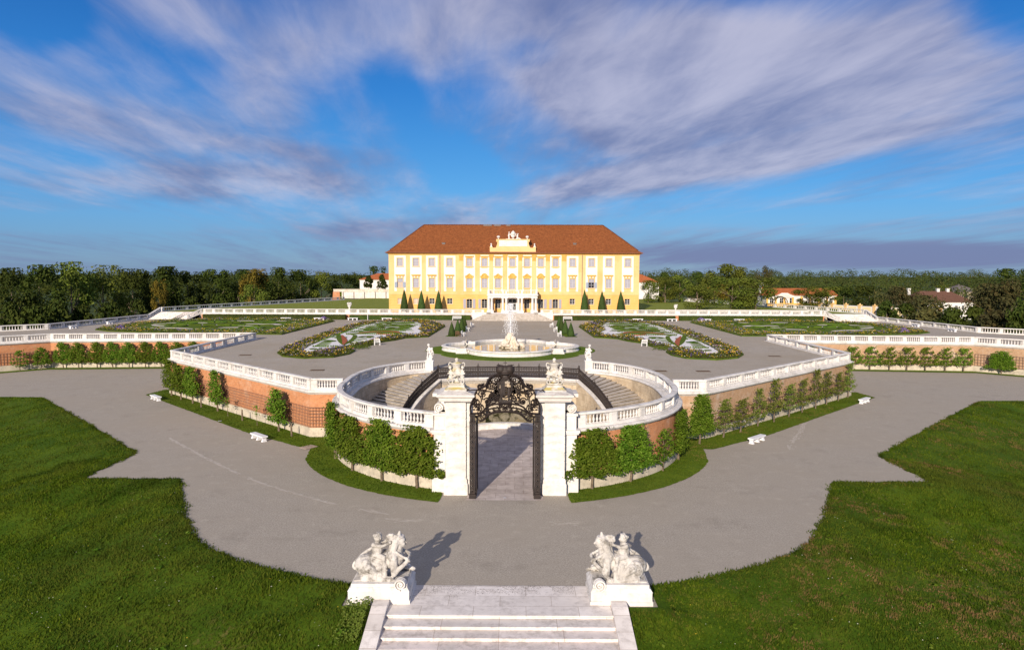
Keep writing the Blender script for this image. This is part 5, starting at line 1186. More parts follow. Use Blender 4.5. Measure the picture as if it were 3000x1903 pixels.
def window(x, w, z0, z1, kind, i):
    mid = i in CENTER
    m = MB()
    if kind in ('top', 'main'):
        b = .17
        m.box(x - w - b, x - w, YF - .07, YF + .1, z0 - .05, z1 + b); m.box(x + w, x + w + b, YF - .07, YF + .1, z0 - .05, z1 + b); m.box(x - w, x + w, YF - .071, YF + .1, z1, z1 + b)
        m.box(x - w - (.26 if not mid or kind == 'main' else .42), x + w + (.26 if not mid or kind == 'main' else .42), YF - .16, YF + .1, z0 - .15, z0)
        m.box(x - w - .1, x + w + .1, YF - .05, YF + .05, z0 - (.95 if kind == 'main' else .42 if mid else .2), z0 - .15) if (kind == 'main' or mid) else None
    elif kind == 'arch':
        b = .14; m.box(x - w - b, x - w, YF - .05, YF + .1, z0, z1 - .1); m.box(x + w, x + w + b, YF - .05, YF + .1, z0, z1 - .1); m.box(x - w - .2, x + w + .2, YF - .10, YF + .1, z0 - .14, z0)
        pts = [(x - w - b + (2 * w + 2 * b) * k / 12, z1 - .10 + .22 * sin(pi * k / 12)) for k in range(13)]
        m.tube([(a, YF - .0, c) for a, c in pts], .09, 5)
        for q in (-1, 1): m.add([(x + q * w, YF - .002, z1 - .16), (x + q * w, YF - .002, z1), (x, YF - .002, z1), (x + q * w * .5, YF - .002, z1 - .02)], [(0, 1, 2, 3)])
    elif kind == 'square':
        b = .08; m.box(x - w - b, x - w, YF - .03, YF + .1, z0 - b, z1 + b); m.box(x + w, x + w + b, YF - .03, YF + .1, z0 - b, z1 + b); m.box(x - w, x + w, YF - .03, YF + .1, z1, z1 + b); m.box(x - w - .14, x + w + .14, YF - .06, YF + .1, z0 - b - .05, z0)
    else:
        b = .28; m.box(x - w - b, x - w, YF - .10, YF + .1, z0, z1 - .2); m.box(x + w, x + w + b, YF - .10, YF + .1, z0, z1 - .2); pts = [(x - w - b + (2 * w + 2 * b) * k / 12, z1 - .25 + .35 * sin(pi * k / 12)) for k in range(13)]; m.tube([(a, YF - .03, c) for a, c in pts], .16, 5)
    f = m.build("window" if kind != 'door' else "door", YELLOW if kind in ('top', 'main', 'square') else (YELLOW if kind == 'arch' else WHITE_PL), pal)
    yy = YF + .12
    if kind in ('top', 'main'):
        opened = kind == 'main' and i in (0, 12); zt = z0 + (z1 - z0) * .62
        if not opened:
            m = MB(); m.box(x - w, x + w, yy, yy + .05, z0, z1); m.build("shutter", SHUTTER, f)
            m = MB(); crossbars(m, x, w, z0, z1, yy, zt, .05, (z0 + .3 * (z1 - z0), z0 + .82 * (z1 - z0))); m.build("crossbars", SHUTTER_W, f)
        else:
            m = MB(); m.box(x - w, x + w, yy, yy + .05, zt, z1); m.build("shutter", SHUTTER, f)
            m = MB(); m.box(x - w, x + w, yy + .08, yy + .1, z0, zt); m.build("pane", GLASS_WARM if i == 0 else GLASS, f)
            m = MB(); crossbars(m, x, w, z0, zt, yy + .08, (z0 + zt) / 2, .035); m.box(x - .04, x + .04, yy - .03, yy + .01, zt, z1); m.build("crossbars", SHUTTER_W, f)
            for q in (-1, 1): m = MB(); shutter_leaf(m, min(x + q * (w + .02), x + q * (w + .60)), max(x + q * (w + .02), x + q * (w + .60)), z0, zt, YF - .16); m.build("shutter", SHUTTER_B, f)
        m = MB()
        if kind == 'main' and not mid:       # flat hood on consoles
            m.box(x - w - .42, x + w + .42, YF - .34, YF + .02, z1 + .70, z1 + .86); m.taper(x - w - .42, x + w + .42, YF - .34, YF + .3, z1 + .86, z1 + .93, .1, .1); m.box(x - w - .28, x + w + .28, YF - .2, YF + .02, z1 + .58, z1 + .70); m.box(x - w - .16, x + w + .16, YF - .05, YF + .02, z1 + .17, z1 + .58)
            for q in (-.62, 0, .62): m.box(x + q * 1.15 - .10, x + q * 1.15 + .10, YF - .13, YF + .02, z1 + .2, z1 + .6)
            m.build("hood", YELLOW_D, f)
            m = MB()
            for q in (-.36, .36): m.box(x + q - .2, x + q + .2, YF - .07, YF - .04, z1 + .24, z1 + .5)
            m.build("hood_panel", WHITE_PL, f)
        elif kind == 'main':                 # curved or pointed pediment
            W = w + .34; zb = z1 + .52
            if i % 2 == 0: top = [(x - W, zb), (x - W * .62, zb + .12), (x, zb + .62), (x + W * .62, zb + .12), (x + W, zb)]
            else: top = [(x - W, zb), (x - W * .7, zb + .08)] + [(x + W * .62 * cos(a), zb + .08 + .54 * sin(a)) for a in [pi - pi * k / 10 for k in range(11)]] + [(x + W * .7, zb + .08), (x + W, zb)]
            m.tube([(a, YF - .16, c) for a, c in top], .11, 5)
            n = len(top); base = [(a, zb - .55 + .1) for a, c in top]; m.add([(a, YF - .08, c) for a, c in top] + [(a * .9 + x * .1, YF - .08, zb - .5) for a, c in top], [(k, k + 1, n + k + 1, n + k) for k in range(n - 1)])
            rr = random.Random(i)
            for _ in range(16): m.ell((x + rr.uniform(-.55, .55), YF - .12, zb + rr.uniform(-.32, .25)), (rr.uniform(.07, .13), .08, rr.uniform(.06, .12)), 6, 5)
            m.box(x - w - .1, x + w + .1, YF - .06, YF + .02, z1 + .17, zb - .2); m.build("pediment", YELLOW_D, f)
        elif mid:                            # straight hood over a hanging cloth
            m.box(x - w - .42, x + w + .42, YF - .30, YF + .02, z1 + .46, z1 + .60); m.box(x - w - .30, x + w + .30, YF - .2, YF + .02, z1 + .36, z1 + .46); m.box(x - w - .1, x + w + .1, YF - .06, YF + .02, z1 + .17, z1 + .36)
            m.tube([(x - w + 2 * w * k / 8, YF - .1, z1 + .36 - .2 * sin(pi * k / 8)) for k in range(9)], .06, 5); m.build("hood", YELLOW_D, f)
    else:
        gl = GLASS_WARM if (kind == 'square' and i < 2) else GLASS
        m = MB(); m.box(x - w, x + w, yy + .08, yy + .1, z0, z1); m.build("pane", gl, f)
        m = MB()
        if kind == 'square': crossbars(m, x, w, z0, z1, yy + .08, z0 + .62 * (z1 - z0), .03, (z0 + .3 * (z1 - z0),))
        elif kind == 'arch': crossbars(m, x, w, z0, z1, yy + .08, z0 + .66 * (z1 - z0), .022, (z0 + .22 * (z1 - z0), z0 + .44 * (z1 - z0)))
        else: crossbars(m, x, w, z0, z1, yy + .06, z0 + 2.1, .06, tuple(z0 + .7 + .3 * k for k in range(4)) + (z0 + 2.55,)); m.box(x - w, x + w, yy + .02, yy + .06, z0, z0 + .55)
        m.build("crossbars", WOOD_WHITE, f)
        if kind == 'arch' and i not in (6, 8):
            for q in (-1, 1):
                m = MB(); a, b = x + q * (w + .16), x + q * (w + .76); shutter_leaf(m, min(a, b), max(a, b), z0 - .02, z1 - .02, YF - .10); m.build("shutter", SHUTTER, f)
for a in WIN: window(*a)
# roof
rid = 26.35; a, d = .72, 7.7; ex0, ex1, ey0, ey1 = XL - a, XR + a, YF - a, YF + 14 + a; ym = (ey0 + ey1) / 2
e2 = 1.0; zf = 19.42; z2 = 20.05
rv = [(ex0, ey0, zf), (ex1, ey0, zf), (ex1, ey1, zf), (ex0, ey1, zf), (ex0 + e2, ey0 + e2, z2), (ex1 - e2, ey0 + e2, z2), (ex1 - e2, ey1 - e2, z2), (ex0 + e2, ey1 - e2, z2), (px(400), ym, rid), (px(2030), ym, rid)]
m = MB(); m.add(rv, [(0, 1, 5, 4), (1, 2, 6, 5), (2, 3, 7, 6), (3, 0, 4, 7), (4, 5, 9, 8), (5, 6, 9), (6, 7, 8, 9), (7, 4, 8)]); rf = m.build("roof", ROOF, pal, uv=True)
m = MB(); R2 = random.Random(4)
for a_, b_ in ((rv[8], rv[9]), (rv[4], rv[8]), (rv[5], rv[9])):
    n = int((Vector(a_) - Vector(b_)).length / .42)
    for k in range(n):
        p = Vector(a_).lerp(Vector(b_), (k + .5) / n); m.ell((p.x, p.y, p.z + .02), (.22, .16, .13 + R2.uniform(0, .03)), 6, 5)
m.build("ridge_tiles", ROOF, rf)
m = MB(); m.tube([(ex0, ey0 - .06, zf + .02), (ex1, ey0 - .06, zf + .02)], .10, 6); m.build("gutter", m_plain("copper_red", (.24, .07, .03)), rf)
for cx in (597, 1760): m = MB(); x = px(cx); y = ey0 + 3.0; m.box(x - .36, x + .36, y - .5, y + 1, 20.9, 21.75); m.box(x - .44, x + .44, y - .6, y + 1, 21.75, 21.86); m.build("roof_hatch", LEAD, rf)
for cx, w in ((980, 1.0), (1070, .8), (1170, .5)): m = MB(); m.box(px(cx) - w, px(cx) + w, ym - .3, ym + .1, rid - .25, rid + .07); m.build("ridge_vent", LEAD, rf)
# attic
m = MB(); yA = YF - .35
m.box(px(1010), px(1413), yA, yA + 1.0, 19.42, 20.62); m.box(px(1008), px(1415), yA - .06, yA + 1.05, 19.42, 19.6)
cv = [(px(1062), 20.62), (px(1070), 21.1), (px(1075), 21.6), (px(1075), 22.4), (px(1350), 22.4), (px(1350), 21.6), (px(1356), 21.1), (px(1366), 20.62)]
n = len(cv); m.add([(x, yA + .02, z) for x, z in cv] + [(x, yA + .9, z) for x, z in cv], [tuple(range(n))[::-1], tuple(range(n, 2 * n))] + [(k, (k + 1) % n, n + (k + 1) % n, n + k) for k in range(n)])
m.box(px(1066), px(1360), yA - .08, yA + 1.0, 22.4, 22.62); m.box(px(1066), px(1082), yA - .06, yA + .9, 22.0, 22.4); m.box(px(1343), px(1359), yA - .06, yA + .9, 22.0, 22.4)
for cx in (1022, 1402): m.box(px(cx) - .34, px(cx) + .34, yA + .02, yA + .8, 20.62, 20.85)
at_ = m.build("attic", YELLOW, pal)
m = MB(); m.box(px(1090), px(1338), yA - .03, yA + .1, 20.95, 22.36); m.build("inscription_tablet", m_stone("tablet_stone", (.82, .74, .66), (.74, .66, .58)), at_)
m = MB(); rr = random.Random(6)
for k, (x0, x1) in enumerate(((1140, 1285), (1145, 1280), (1142, 1286), (1144, 1284), (1150, 1276))):   # worn, unreadable lettering
    x = px(x0); z = 22.14 - .2 * k
    while x < px(x1): w = rr.uniform(.04, .1); m.box(x, x + w * .4, yA - .036, yA - .029, z - .06, z + .06) if rr.random() < .75 else m.box(x, x + w, yA - .036, yA - .029, z - .06, z - .03); x += w + rr.uniform(.03, .09)
m.build("worn_lettering", m_plain("engraved_lines", (.48, .40, .34)), at_)
for cx, zb, big in ((1085, 22.62, 1), (1338, 22.62, 1), (1022, 20.85, 0), (1402, 20.85, 0)):
    m = MB()
    if big: m.lathe([(.18, 0), (.10, .14), (.12, .22), (.34, .38), (.40, .55), (.30, .72), (.1, .8)], 10, (px(cx), yA + .45, zb))
    else: m.taper(px(cx) - .26, px(cx) + .26, yA + .1, yA + .62, zb, zb + .45, .18, .18); m.ell((px(cx), yA + .36, zb + .62), .2, 8, 6)
    m.build("finial", STONE, at_)
m = MB(); b = Vector((px(1214), yA + .45, 22.62))
m.lathe([(.28, 0), (.14, .2), (.18, .3), (.46, .52), (.42, .75), (.3, .85), (.52, 1.1), (.54, 1.35), (.46, 1.5), (.58, 1.58), (.3, 1.72), (.16, 1.9), (.05, 2.0)], 14, b)
for q in (-1, 1): m.tube([(b.x + q * .45, b.y, b.z + 1.4), (b.x + q * .62, b.y, b.z + 1.1), (b.x + q * .4, b.y, b.z + .7)], .07, 6)
putto(m, dict(pelvis=(b.x - .98, b.y, b.z + .68), chest=(b.x - .95, b.y, b.z + 1.1), head=(b.x - .95, b.y, b.z + 1.55), elbowR=(b.x - .7, b.y, b.z + 1.1), handR=(b.x - .5, b.y - .1, b.z + 1.25), elbowL=(b.x - 1.2, b.y, b.z + .9), handL=(b.x - 1.1, b.y - .1, b.z + .65), kneeR=(b.x - .85, b.y - .1, b.z + .4), footR=(b.x - .9, b.y, b.z + .05), kneeL=(b.x - 1.05, b.y - .1, b.z + .4), footL=(b.x - 1.1, b.y, b.z + .05)), (.3, -1, 0), 1.15)
putto(m, dict(pelvis=(b.x + 1.05, b.y, b.z + .35), chest=(b.x + 1.0, b.y, b.z + .78), head=(b.x + 1.12, b.y, b.z + 1.2), elbowR=(b.x + .95, b.y - .1, b.z + .95), handR=(b.x + .68, b.y - .1, b.z + 1.3), elbowL=(b.x + .8, b.y, b.z + .6), handL=(b.x + .65, b.y - .1, b.z + .8), kneeR=(b.x + 1.35, b.y - .2, b.z + .3), footR=(b.x + 1.75, b.y - .1, b.z + .1), kneeL=(b.x + .8, b.y - .3, b.z + .3), footL=(b.x + .75, b.y - .1, b.z + .05)), (-.3, -1, 0), 1.15)
m.box(b.x - 1.75, b.x + 1.9, b.y - .3, b.y + .3, b.z - .02, b.z + .09)
tag(sculpt("roof_vase_statue", m, .06, STONE, None, 0, 1), "white vase with two reclining putti crowning the attic above the palace roofline", "statue")
# portico
po = empty("portico"); po.parent = pal; YP = 163.6; x0, x1 = px(995), px(1427)
m = MB(); m.box(x0 + .06, x1 - .06, YP - .28, YF, 9.05, 9.42); m.box(x0, x1, YP - .36, YF, 9.42, 9.60); m.box(x0 - .16, x1 + .16, YP - .52, YF, 9.60, 9.76); m.box(x0 - .1, x1 + .1, YP - .46, YF, 9.76, 9.86); m.build("entablature", STONE, po)
m = MB(); m.box(x0 - .3, x1 + .3, YP - .9, YF, U - .1, U + .12); m.box(x0 - .6, x1 + .6, YP - 1.3, YF, U - .1, U + .05); m.build("floor_slab", STONE_STEP, po)
colm = MB(); colm.lathe([(.40, .5), (.40, .58), (.33, .66), (.30, .72), (.28, 1.6), (.25, 3.0), (.27, 3.05), (.25, 3.12), (.34, 3.30), (.36, 3.40)], 12); colm.box(-.42, .42, -.42, .42, 0, .5); colm.box(-.38, .38, -.38, .38, 3.38, 3.50); cme = colm.mesh("column", STONE)
for cx in (1005, 1032, 1127, 1157, 1262, 1292, 1384, 1413): link("column", cme, po, (px(cx), YP + .05 if True else 0, U + .10))
for cx in (1005, 1032, 1384, 1413): link("column", cme, po, (px(cx), YF - .45, U + .10))
bal = empty("balcony_balustrade"); bal.parent = po
zb = 9.86
m = MB(); m.box(x0 + .1, x1 - .1, YP - .22, YP + .12, zb, zb + .14); m.box(x0 + .05, x1 - .05, YP - .26, YP + .16, zb + .86, zb + 1.02); m.box(x0 + .1, x0 + .44, YP, YF, zb + .86, zb + 1.0); m.box(x1 - .44, x1 - .1, YP, YF, zb + .86, zb + 1.0)
for cx in (1003, 1047, 1127, 1157, 1262, 1292, 1370, 1418): m.box(px(cx) - .22, px(cx) + .22, YP - .24, YP + .14, zb + .13, zb + .87)
for k in range(30):
    x = x0 + .4 + (x1 - x0 - .8) * (k + .5) / 30; m.lathe([(.07, .14), (.05, .24), (.09, .38), (.05, .62), (.07, .87)], 6, (x, YP - .05, zb))
for q in (x0 + .27, x1 - .27):
    for k in range(7): m.lathe([(.07, .0), (.05, .24), (.09, .38), (.05, .62), (.07, .87)], 6, (q, YP + .5 + k * .4, zb))
m.build("balcony_rail", STONE, po); bpy.data.objects.remove(bal)
# steps in front of the portico
stp = empty("palace_steps"); tag(stp, "wide stone steps with splayed ends leading up from the terrace to the portico", "staircase")
for k in range(7):
    m = MB(); f = 156.6 + .56 * k; hw = 8.9 - .42 * k; m.prism([(-hw, f), (hw, f), (hw - .5, 160.6), (-hw + .5, 160.6)], T - .05, T + .18 * (k + 1)); m.build("step", m_stone("terrace_step", (.54, .48, .42), (.42, .37, .31), (.16, .135, .10), .85, .6) if "terrace_step" not in MATS else MATS["terrace_step"], stp)
m = MB(); m.box(-6.4, 6.4, 160.3, 163.4, U - .06, U + .02); m.build("landing", STONE_STEP, stp)
for s in (1, -1):
    m = MB(); m.lathe([(.25, 0), (.3, .1), (.8, .26), (.9, .34), (.86, .38)], 14, (s * 5.6, 160.6, U)); m.build("bowl", STONE, stp)
    m = MB(); m.taper(*sorted((5.8 * s, 9.2 * s)), 160.0, 160.5, T, U + .9 - .5, .0, .0); m.build("side_wall", STONE, stp)
# upper side stairs
for s in (1, -1):
    root = empty("upper_staircase"); tag(root, f"broad shallow stone stairs up to the {SIDE[s]} upper lawn" + (" with grey ramp boards" if s < 0 else ""), "staircase", "upper side staircases")
    for k in range(8):
        m = MB(); m.box(*sorted((72.9 * s, 81.8 * s)), 158.2 + .8 * k, 165.3, T - .05, T + (U - T) * (k + 1) / 8 + .004 * k); m.build("step", STONE_STEP, root)
    if s < 0:
        for q in (0, .9): m = MB(); m.add([(-74.6 - q, 157.6, T + .03), (-75.2 - q, 157.6, T + .03), (-75.2 - q, 165, U + .14), (-74.6 - q, 165, U + .14)], [(0, 1, 2, 3)]); m.build("ramp_board", LEAD, root)
# urns on the palace balustrade
for s in (1, -1):
    m = MB(); b = (s * 36.9, 160.5, U + 1.02); m.lathe([(.30, 0), (.18, .14), (.14, .3), (.34, .5), (.42, .85), (.34, 1.0), (.46, 1.08), (.40, 1.14)], 12, b)
    for k in range(12 if s < 0 else 4): a = k * .55; m.ell((b[0] + .38 * cos(a), b[1] + .38 * sin(a), b[2] + 1.2 + (.18 * sin(k * 2.1) if s < 0 else 0)), .18 if s < 0 else .1, 6, 5)
    tag(m.build("stone_urn", STONE, smooth=True), f"white stone urn {'heaped with carved fruit ' if s < 0 else ''}on the {SIDE[s]} palace balustrade", "urn", "urns on the palace balustrade")
# ------------------------------------------------------------------ hedges, topiary, seats
def leafy_surface(m, faces_fn, n, size, rr):
    for _ in range(n): c, nn = faces_fn(rr); m.grid_leaf(c, (nn[0] + rr.uniform(-.6, .6), nn[1] + rr.uniform(-.6, .6), nn[2] + rr.uniform(-.6, .6)), size, rr)
for s in (1, -1):
    for x0, x1, h, lab in ((9.4, 36.5, 1.0, "nearer the portico steps"), (37.4, 69.4, 1.08, "nearer the side stairs")):
        m = MB(); m.box(x0, x1, 158.5, 159.6, T, T + h); rr = random.Random(int(x0) + s)
        def fn(rr):
            k = rr.random()
            return ((rr.uniform(x0, x1), 158.46, rr.uniform(T, T + h)), (0, -1, 0)) if k < .6 else ((rr.uniform(x0, x1), rr.uniform(158.5, 159.6), T + h + .02), (0, 0, 1))
        leafy_surface(m, fn, int((x1 - x0) * 75), .22, rr); m2 = m
        if s < 0: m.mirror()
        tag(m.build("clipped_hedge", HEDGE), f"long low clipped hedge below the palace terrace on the {SIDE[s]}, {lab}", "hedge", "clipped hedges below the palace terrace")
def cone_mesh(h, r, seed, n=1500, leaf=.10):
    m = MB(); rr = random.Random(seed); prof = [(r * .86, 0.08), (r, .22 * h * .4), (r * .96, h * .2), (r * .76, h * .42), (r * .5, h * .66), (r * .24, h * .86), (.02, h)]
    m.lathe([(a * .95, z) for a, z in prof], 14)
    for _ in range(n):
        t = 1 - sqrt(rr.random()); z = h * t; k = 0
        while k < len(prof) - 2 and prof[k + 1][1] < z: k += 1
        f = (z - prof[k][1]) / max(1e-6, prof[k + 1][1] - prof[k][1]); q = prof[k][0] + (prof[k + 1][0] - prof[k][0]) * max(0, min(1, f)); a = rr.random() * 6.283
        m.grid_leaf((q * cos(a), q * sin(a), z), (cos(a) + rr.uniform(-.5, .5), sin(a) + rr.uniform(-.5, .5), .4 + rr.uniform(-.5, .5)), leaf, rr)
    return m.mesh("cone", YEW)
CONE1, CONE2 = [cone_mesh(2.35, .60, k) for k in (1, 2)], cone_mesh(4.75, .92, 3, 1500, .16)
for s in (1, -1):
    for i, (x, y) in enumerate(((9.95, 118.2), (9.35, 123.2), (9.05, 128.4), (8.95, 133.6))):
        o = link("clipped_cone", CONE1[i % 2], None, (x * s, y, T + .04), i * 1.3, (1 + .05 * (i % 2), 1, 1 + .04 * (i % 3))); tag(o, f"clipped yew cone behind the fountain on the {SIDE[s]}, {ords(i)} from the fountain", "topiary", "clipped cones behind the fountain")
    m = MB(); m.sheet([(s * a, b) for a, b in ((9.0, 117), (11.0, 117.2), (10.3, 124), (9.9, 135), (8.2, 135), (8.3, 124))][::s], T + .02); tag(m.build("cone_grass", GRASS_MOWN), f"thin patch of grass under the clipped cones on the {SIDE[s]}", "grass", kind='structure')
    for i, cx in enumerate((275, 423, 571) if s < 0 else (1833, 1983, 2145)):
        z = U + .5; o = link("clipped_cone", CONE2, None, (px(cx), 163.6, z), i * 2.1, (1, 1, (1.05, 1.0, 1.0)[i])); tag(o, f"tall clipped cone in a tub before the palace's {SIDE[s]} wing, {('leftmost', 'middle', 'rightmost')[i]} of three", "topiary", "clipped cones before the palace")
        m = MB(); m.box(px(cx) - .5, px(cx) + .5, 163.1, 164.1, U, U + .58); m.box(px(cx) - .55, px(cx) + .55, 163.05, 164.15, U + .48, U + .56); tag(m.build("white_tub", STONE), f"square white tub holding the {('leftmost', 'middle', 'rightmost')[i]} clipped cone of the palace's {SIDE[s]} wing", "planter", "tubs of the palace cones")
def stone_bench():
    root = empty("stone_bench"); m = MB(); m.box(-1.15, 1.15, -.26, .26, .40, .50); m.box(-1.12, 1.12, -.23, .23, .37, .40); m.build("seat", BENCH_STONE, root)
    for x in (-.95, 0, .95):
        m = MB(); m.taper(x - .12, x + .12, -.22, .22, 0, .12, 0, .05); m.box(x - .10, x + .10, -.15, .15, .10, .28); m.taper(x - .10, x + .10, -.15, .15, .26, .375, 0, -.07); m.build("leg", BENCH_STONE, root)
    return root
SB = stone_bench(); first = [True]
def place(proto, flag, loc, rz, label, cat, group):
    o = proto if flag[0] else copy_tree(proto); flag[0] = False; o.location = loc; o.rotation_euler = (0, 0, rz); return tag(o, label, cat, group)
for s in (1, -1):
    g = "white stone benches"; a = radians(44) * s
    place(SB, first, (21.9 * s, 61.55, 0), a, f"white stone bench on the gravel near the curved wall on the {SIDE[s]}", "bench", g)
    place(SB, first, (40.8 * s, 80.9, 0), a, f"white stone bench at the far end of the slanting wall on the {SIDE[s]}", "bench", g)
    for i, x in enumerate((27.9, 35.5, 43.0, 50.4)):
        place(SB, first, (x * s, 157.6, T), 0, f"white stone bench against the clipped hedge on the {SIDE[s]}, {ords(i)} from the portico steps", "bench", g)
    for i, y in enumerate((131.5, 143.5)):
        place(SB, first, (81.6 * s, y, T), pi / 2, f"white stone bench against the outer {SIDE[s]} balustrade, {('nearer to', 'farther from')[i]} the viewer", "bench", g)
def wood_seat(w, mat, name):
    root = empty(name); m = MB()
    for k in range(6): m.box(-w / 2, w / 2, -.24 + .08 * k, -.17 + .08 * k, .40, .43)
    m.build("seat", mat, root); m = MB()
    n = int(w / .09)
    for k in range(n): x = -w / 2 + .06 + (w - .12) * k / max(1, n - 1); m.box(x - .022, x + .022, .22, .25, .44, .88)
    m.box(-w / 2, w / 2, .21, .26, .86, .95); m.build("backrest", mat, root)
    for x in (-w / 2, w / 2):
        m = MB(); m.box(x - .035, x + .035, -.25, .27, .60, .65); m.build("armrest", mat, root)
        for y, h in ((-.22, .62), (.22, .92)): m = MB(); m.box(x - .035, x + .035, y - .035, y + .035, 0, h); m.build("leg", mat, root)
    return root
CH = wood_seat(.75, WOOD_WHITE, "armchair"); f2 = [True]
for s in (1, -1):
    for i, (x, y) in enumerate(((8.0, 117.7), (7.9, 127.6), (7.75, 138.3))):
        place(CH, f2, (x * s, y, T), radians(78) * -s, f"white slatted wooden armchair beside the clipped cones on the {SIDE[s]}, {ords(i)} from the fountain", "armchair", "white armchairs on the terrace")
    place(CH, f2, (19.4 * s, 102.6, T), radians(20) * -s, f"white slatted wooden armchair in front of the {SIDE[s]} inner flower bed", "armchair", "white armchairs on the terrace")
    f2b = [True]
    b = wood_seat(1.9, WOOD_WHITE, "garden_bench"); b.location = (12.3 * s, 157.4, T); tag(b, f"white slatted wooden bench with backrest beside the portico steps on the {SIDE[s]}", "bench", "wooden benches by the portico steps")
b = wood_seat(.7, WOOD_BROWN, "armchair"); b.location = (-8.75, 116.9, T); b.rotation_euler = (0, 0, 2.6); tag(b, "small dark brown wooden armchair by the first clipped cone on the left", "armchair")
m = MB(); m.tube([(-32.3, 158.2, T), (-32.3, 158.2, T + 1.35)], .07, 8); m.ell((-32.3, 158.2, T + 1.37), .09, 8, 6); tag(m.build("white_post", WOOD_WHITE), "thin white post standing in front of the left hedge", "post")
for x, y, rz, l in ((-33.7, 89.7, .1, "on the left far bastion"), (-20.7, 76.0, .1, "behind the slanting wall on the left"), (33.9, 90.6, -.1, "on the right far bastion"), (21.0, 76.3, 0, "behind the slanting wall on the right"), (16.3, 76.3, 0, "behind the right ring balustrade")):
    m = MB(); m.box(-.75, .75, -.5, .5, 0, .012)
    for k in range(9): m.box(-.7, .7, -.46 + .104 * k, -.40 + .104 * k, .012, .03)
    o = m.build("drain_grate", RUST, None, loc=(x, y, T + .003)); o.rotation_euler = (0, 0, rz); tag(o, f"flat rusty drain grate in the terrace gravel {l}", "drain grate", "drain grates in the terrace")
m = MB(); m.box(-.62, .62, -.5, .5, 0, .03); m.box(-.55, .55, -.43, .43, .03, .04); o = m.build("stone_slab", m_plain("pinkish_slab", (.42, .33, .27), .9), None, loc=(-16.75, 58.9, .03)); o.rotation_euler = (0, 0, .9); tag(o, "square pinkish stone slab in the grass corner left of the curved wall", "slab")
m = MB(); m.box(-.18, .18, -.06, .06, 0, .015); o = m.build("paper_scrap", SHUTTER_W, None, loc=(-28.4, 68.9, .12)); tag(o, "small white paper scrap on the grass strip by the left wall", "litter")
# ------------------------------------------------------------------ parterre flower beds
def ring_points(outer, inner, n, rr):
    xs = [p[0] for p in outer]; ys = [p[1] for p in outer]; out = []
    while len(out) < n:
        x, y = rr.uniform(min(xs), max(xs)), rr.uniform(min(ys), max(ys))
        if inside(outer, x, y) and not inside(inner, x, y): out.append((x, y))
    return out
def flowers(pts, rr, z, s, hmul=1.0):
    m = MB()
    for x, y in pts:
        a = noise.noise((x * .45 * s, y * .45, 1)); b = noise.noise((x * .30 * s, y * .30, 7)); h = hmul * rr.uniform(.18, .50) * (1 + .9 * noise.noise((x * .45, y * .45, 3)))
        m.cur = 0
        for _ in range(6): m.grid_leaf((s * x + rr.uniform(-.2, .2), y + rr.uniform(-.2, .2), z + h * rr.uniform(.25, .95)), (rr.uniform(-1, 1), rr.uniform(-1.2, .4), rr.uniform(.1, 1)), rr.uniform(.14, .27), rr)
        q = rr.random()
        c = (3 if q < .6 else 0) if a + .3 * rr.uniform(-1, 1) > .24 else (1 if q < .34 else 2 if q < .44 else 0) if b + .3 * rr.uniform(-1, 1) > .08 else 4 if q < .07 else 1 if q < .16 else 3 if q < .22 else 0
        m.cur = c
        if c:
            for _ in range(2): m.grid_leaf((s * x + rr.uniform(-.16, .16), y + rr.uniform(-.16, .16), z + h + rr.uniform(0, .10)), (rr.uniform(-.3, .3), -.6, .9), rr.uniform(.08, .17), rr)
    m.cur = 0; return m
FLM = [FL_GREEN, FL_YEL, FL_ORG, FL_PUR, FL_WHT]
def ribbon(path, w, z, h, taper=True, seg=8):
    p = smooth_path(path, seg) if len(path) > 2 else path; n = len(p); L = []; Rr = []
    for i in range(n):
        a = p[max(i - 1, 0)]; b = p[min(i + 1, n - 1)]; d = hypot(b[0] - a[0], b[1] - a[1]) or 1; nx, ny = -(b[1] - a[1]) / d, (b[0] - a[0]) / d
        k = w / 2 * (max(.12, sin(pi * (i + .3) / (n - .4)) ** .6) if taper else 1); L.append((p[i][0] + nx * k, p[i][1] + ny * k)); Rr.append((p[i][0] - nx * k, p[i][1] - ny * k))
    m = MB(); vs = []; fs = []
    for i in range(n): vs += [(*L[i], z), (*L[i], z + h), (*Rr[i], z + h), (*Rr[i], z)]
    for i in range(n - 1): a, b = i * 4, i * 4 + 4; fs += [(a, b, b + 1, a + 1), (a + 1, b + 1, b + 2, a + 2), (a + 2, b + 2, b + 3, a + 3)]
    fs += [(0, 1, 2, 3), (n * 4 - 4, n * 4 - 1, n * 4 - 2, n * 4 - 3)]; m.add(vs, fs); return m
def spir2(cx, cy, r0, r1, turns, start, dirn): return [(cx + (r0 + (r1 - r0) * t) * cos(start + dirn * turns * 6.283 * t), cy + (r0 + (r1 - r0) * t) * sin(start + dirn * turns * 6.283 * t)) for t in [k / 14 for k in range(15)]]
IN_OUT = [(13.2, 139), (13.7, 115.8), (17.1, 113.4), (18.2, 109.5), (19.6, 106.8), (20.5, 100.6), (23.0, 99.6), (22.0, 97.0), (20.9, 94.5), (20.8, 90.8), (21.9, 87.4), (25.1, 86.1), (28.3, 88.0), (30.3, 92.0), (31.3, 98), (31.9, 108), (32.2, 125), (32.1, 137), (31.3, 149), (26.4, 156), (18.2, 153.6)]
IN_IN = [(24.6, 96.8), (26.2, 92.6), (27.6, 93.4), (28.3, 99), (28.9, 109), (29.2, 124), (29.0, 138), (28.2, 147), (24, 150.5), (19.6, 148), (17.6, 139), (17.2, 130), (15.4, 123.5), (15.8, 119), (19.5, 117), (21.4, 110), (22.4, 104.5), (23.4, 100.3)]
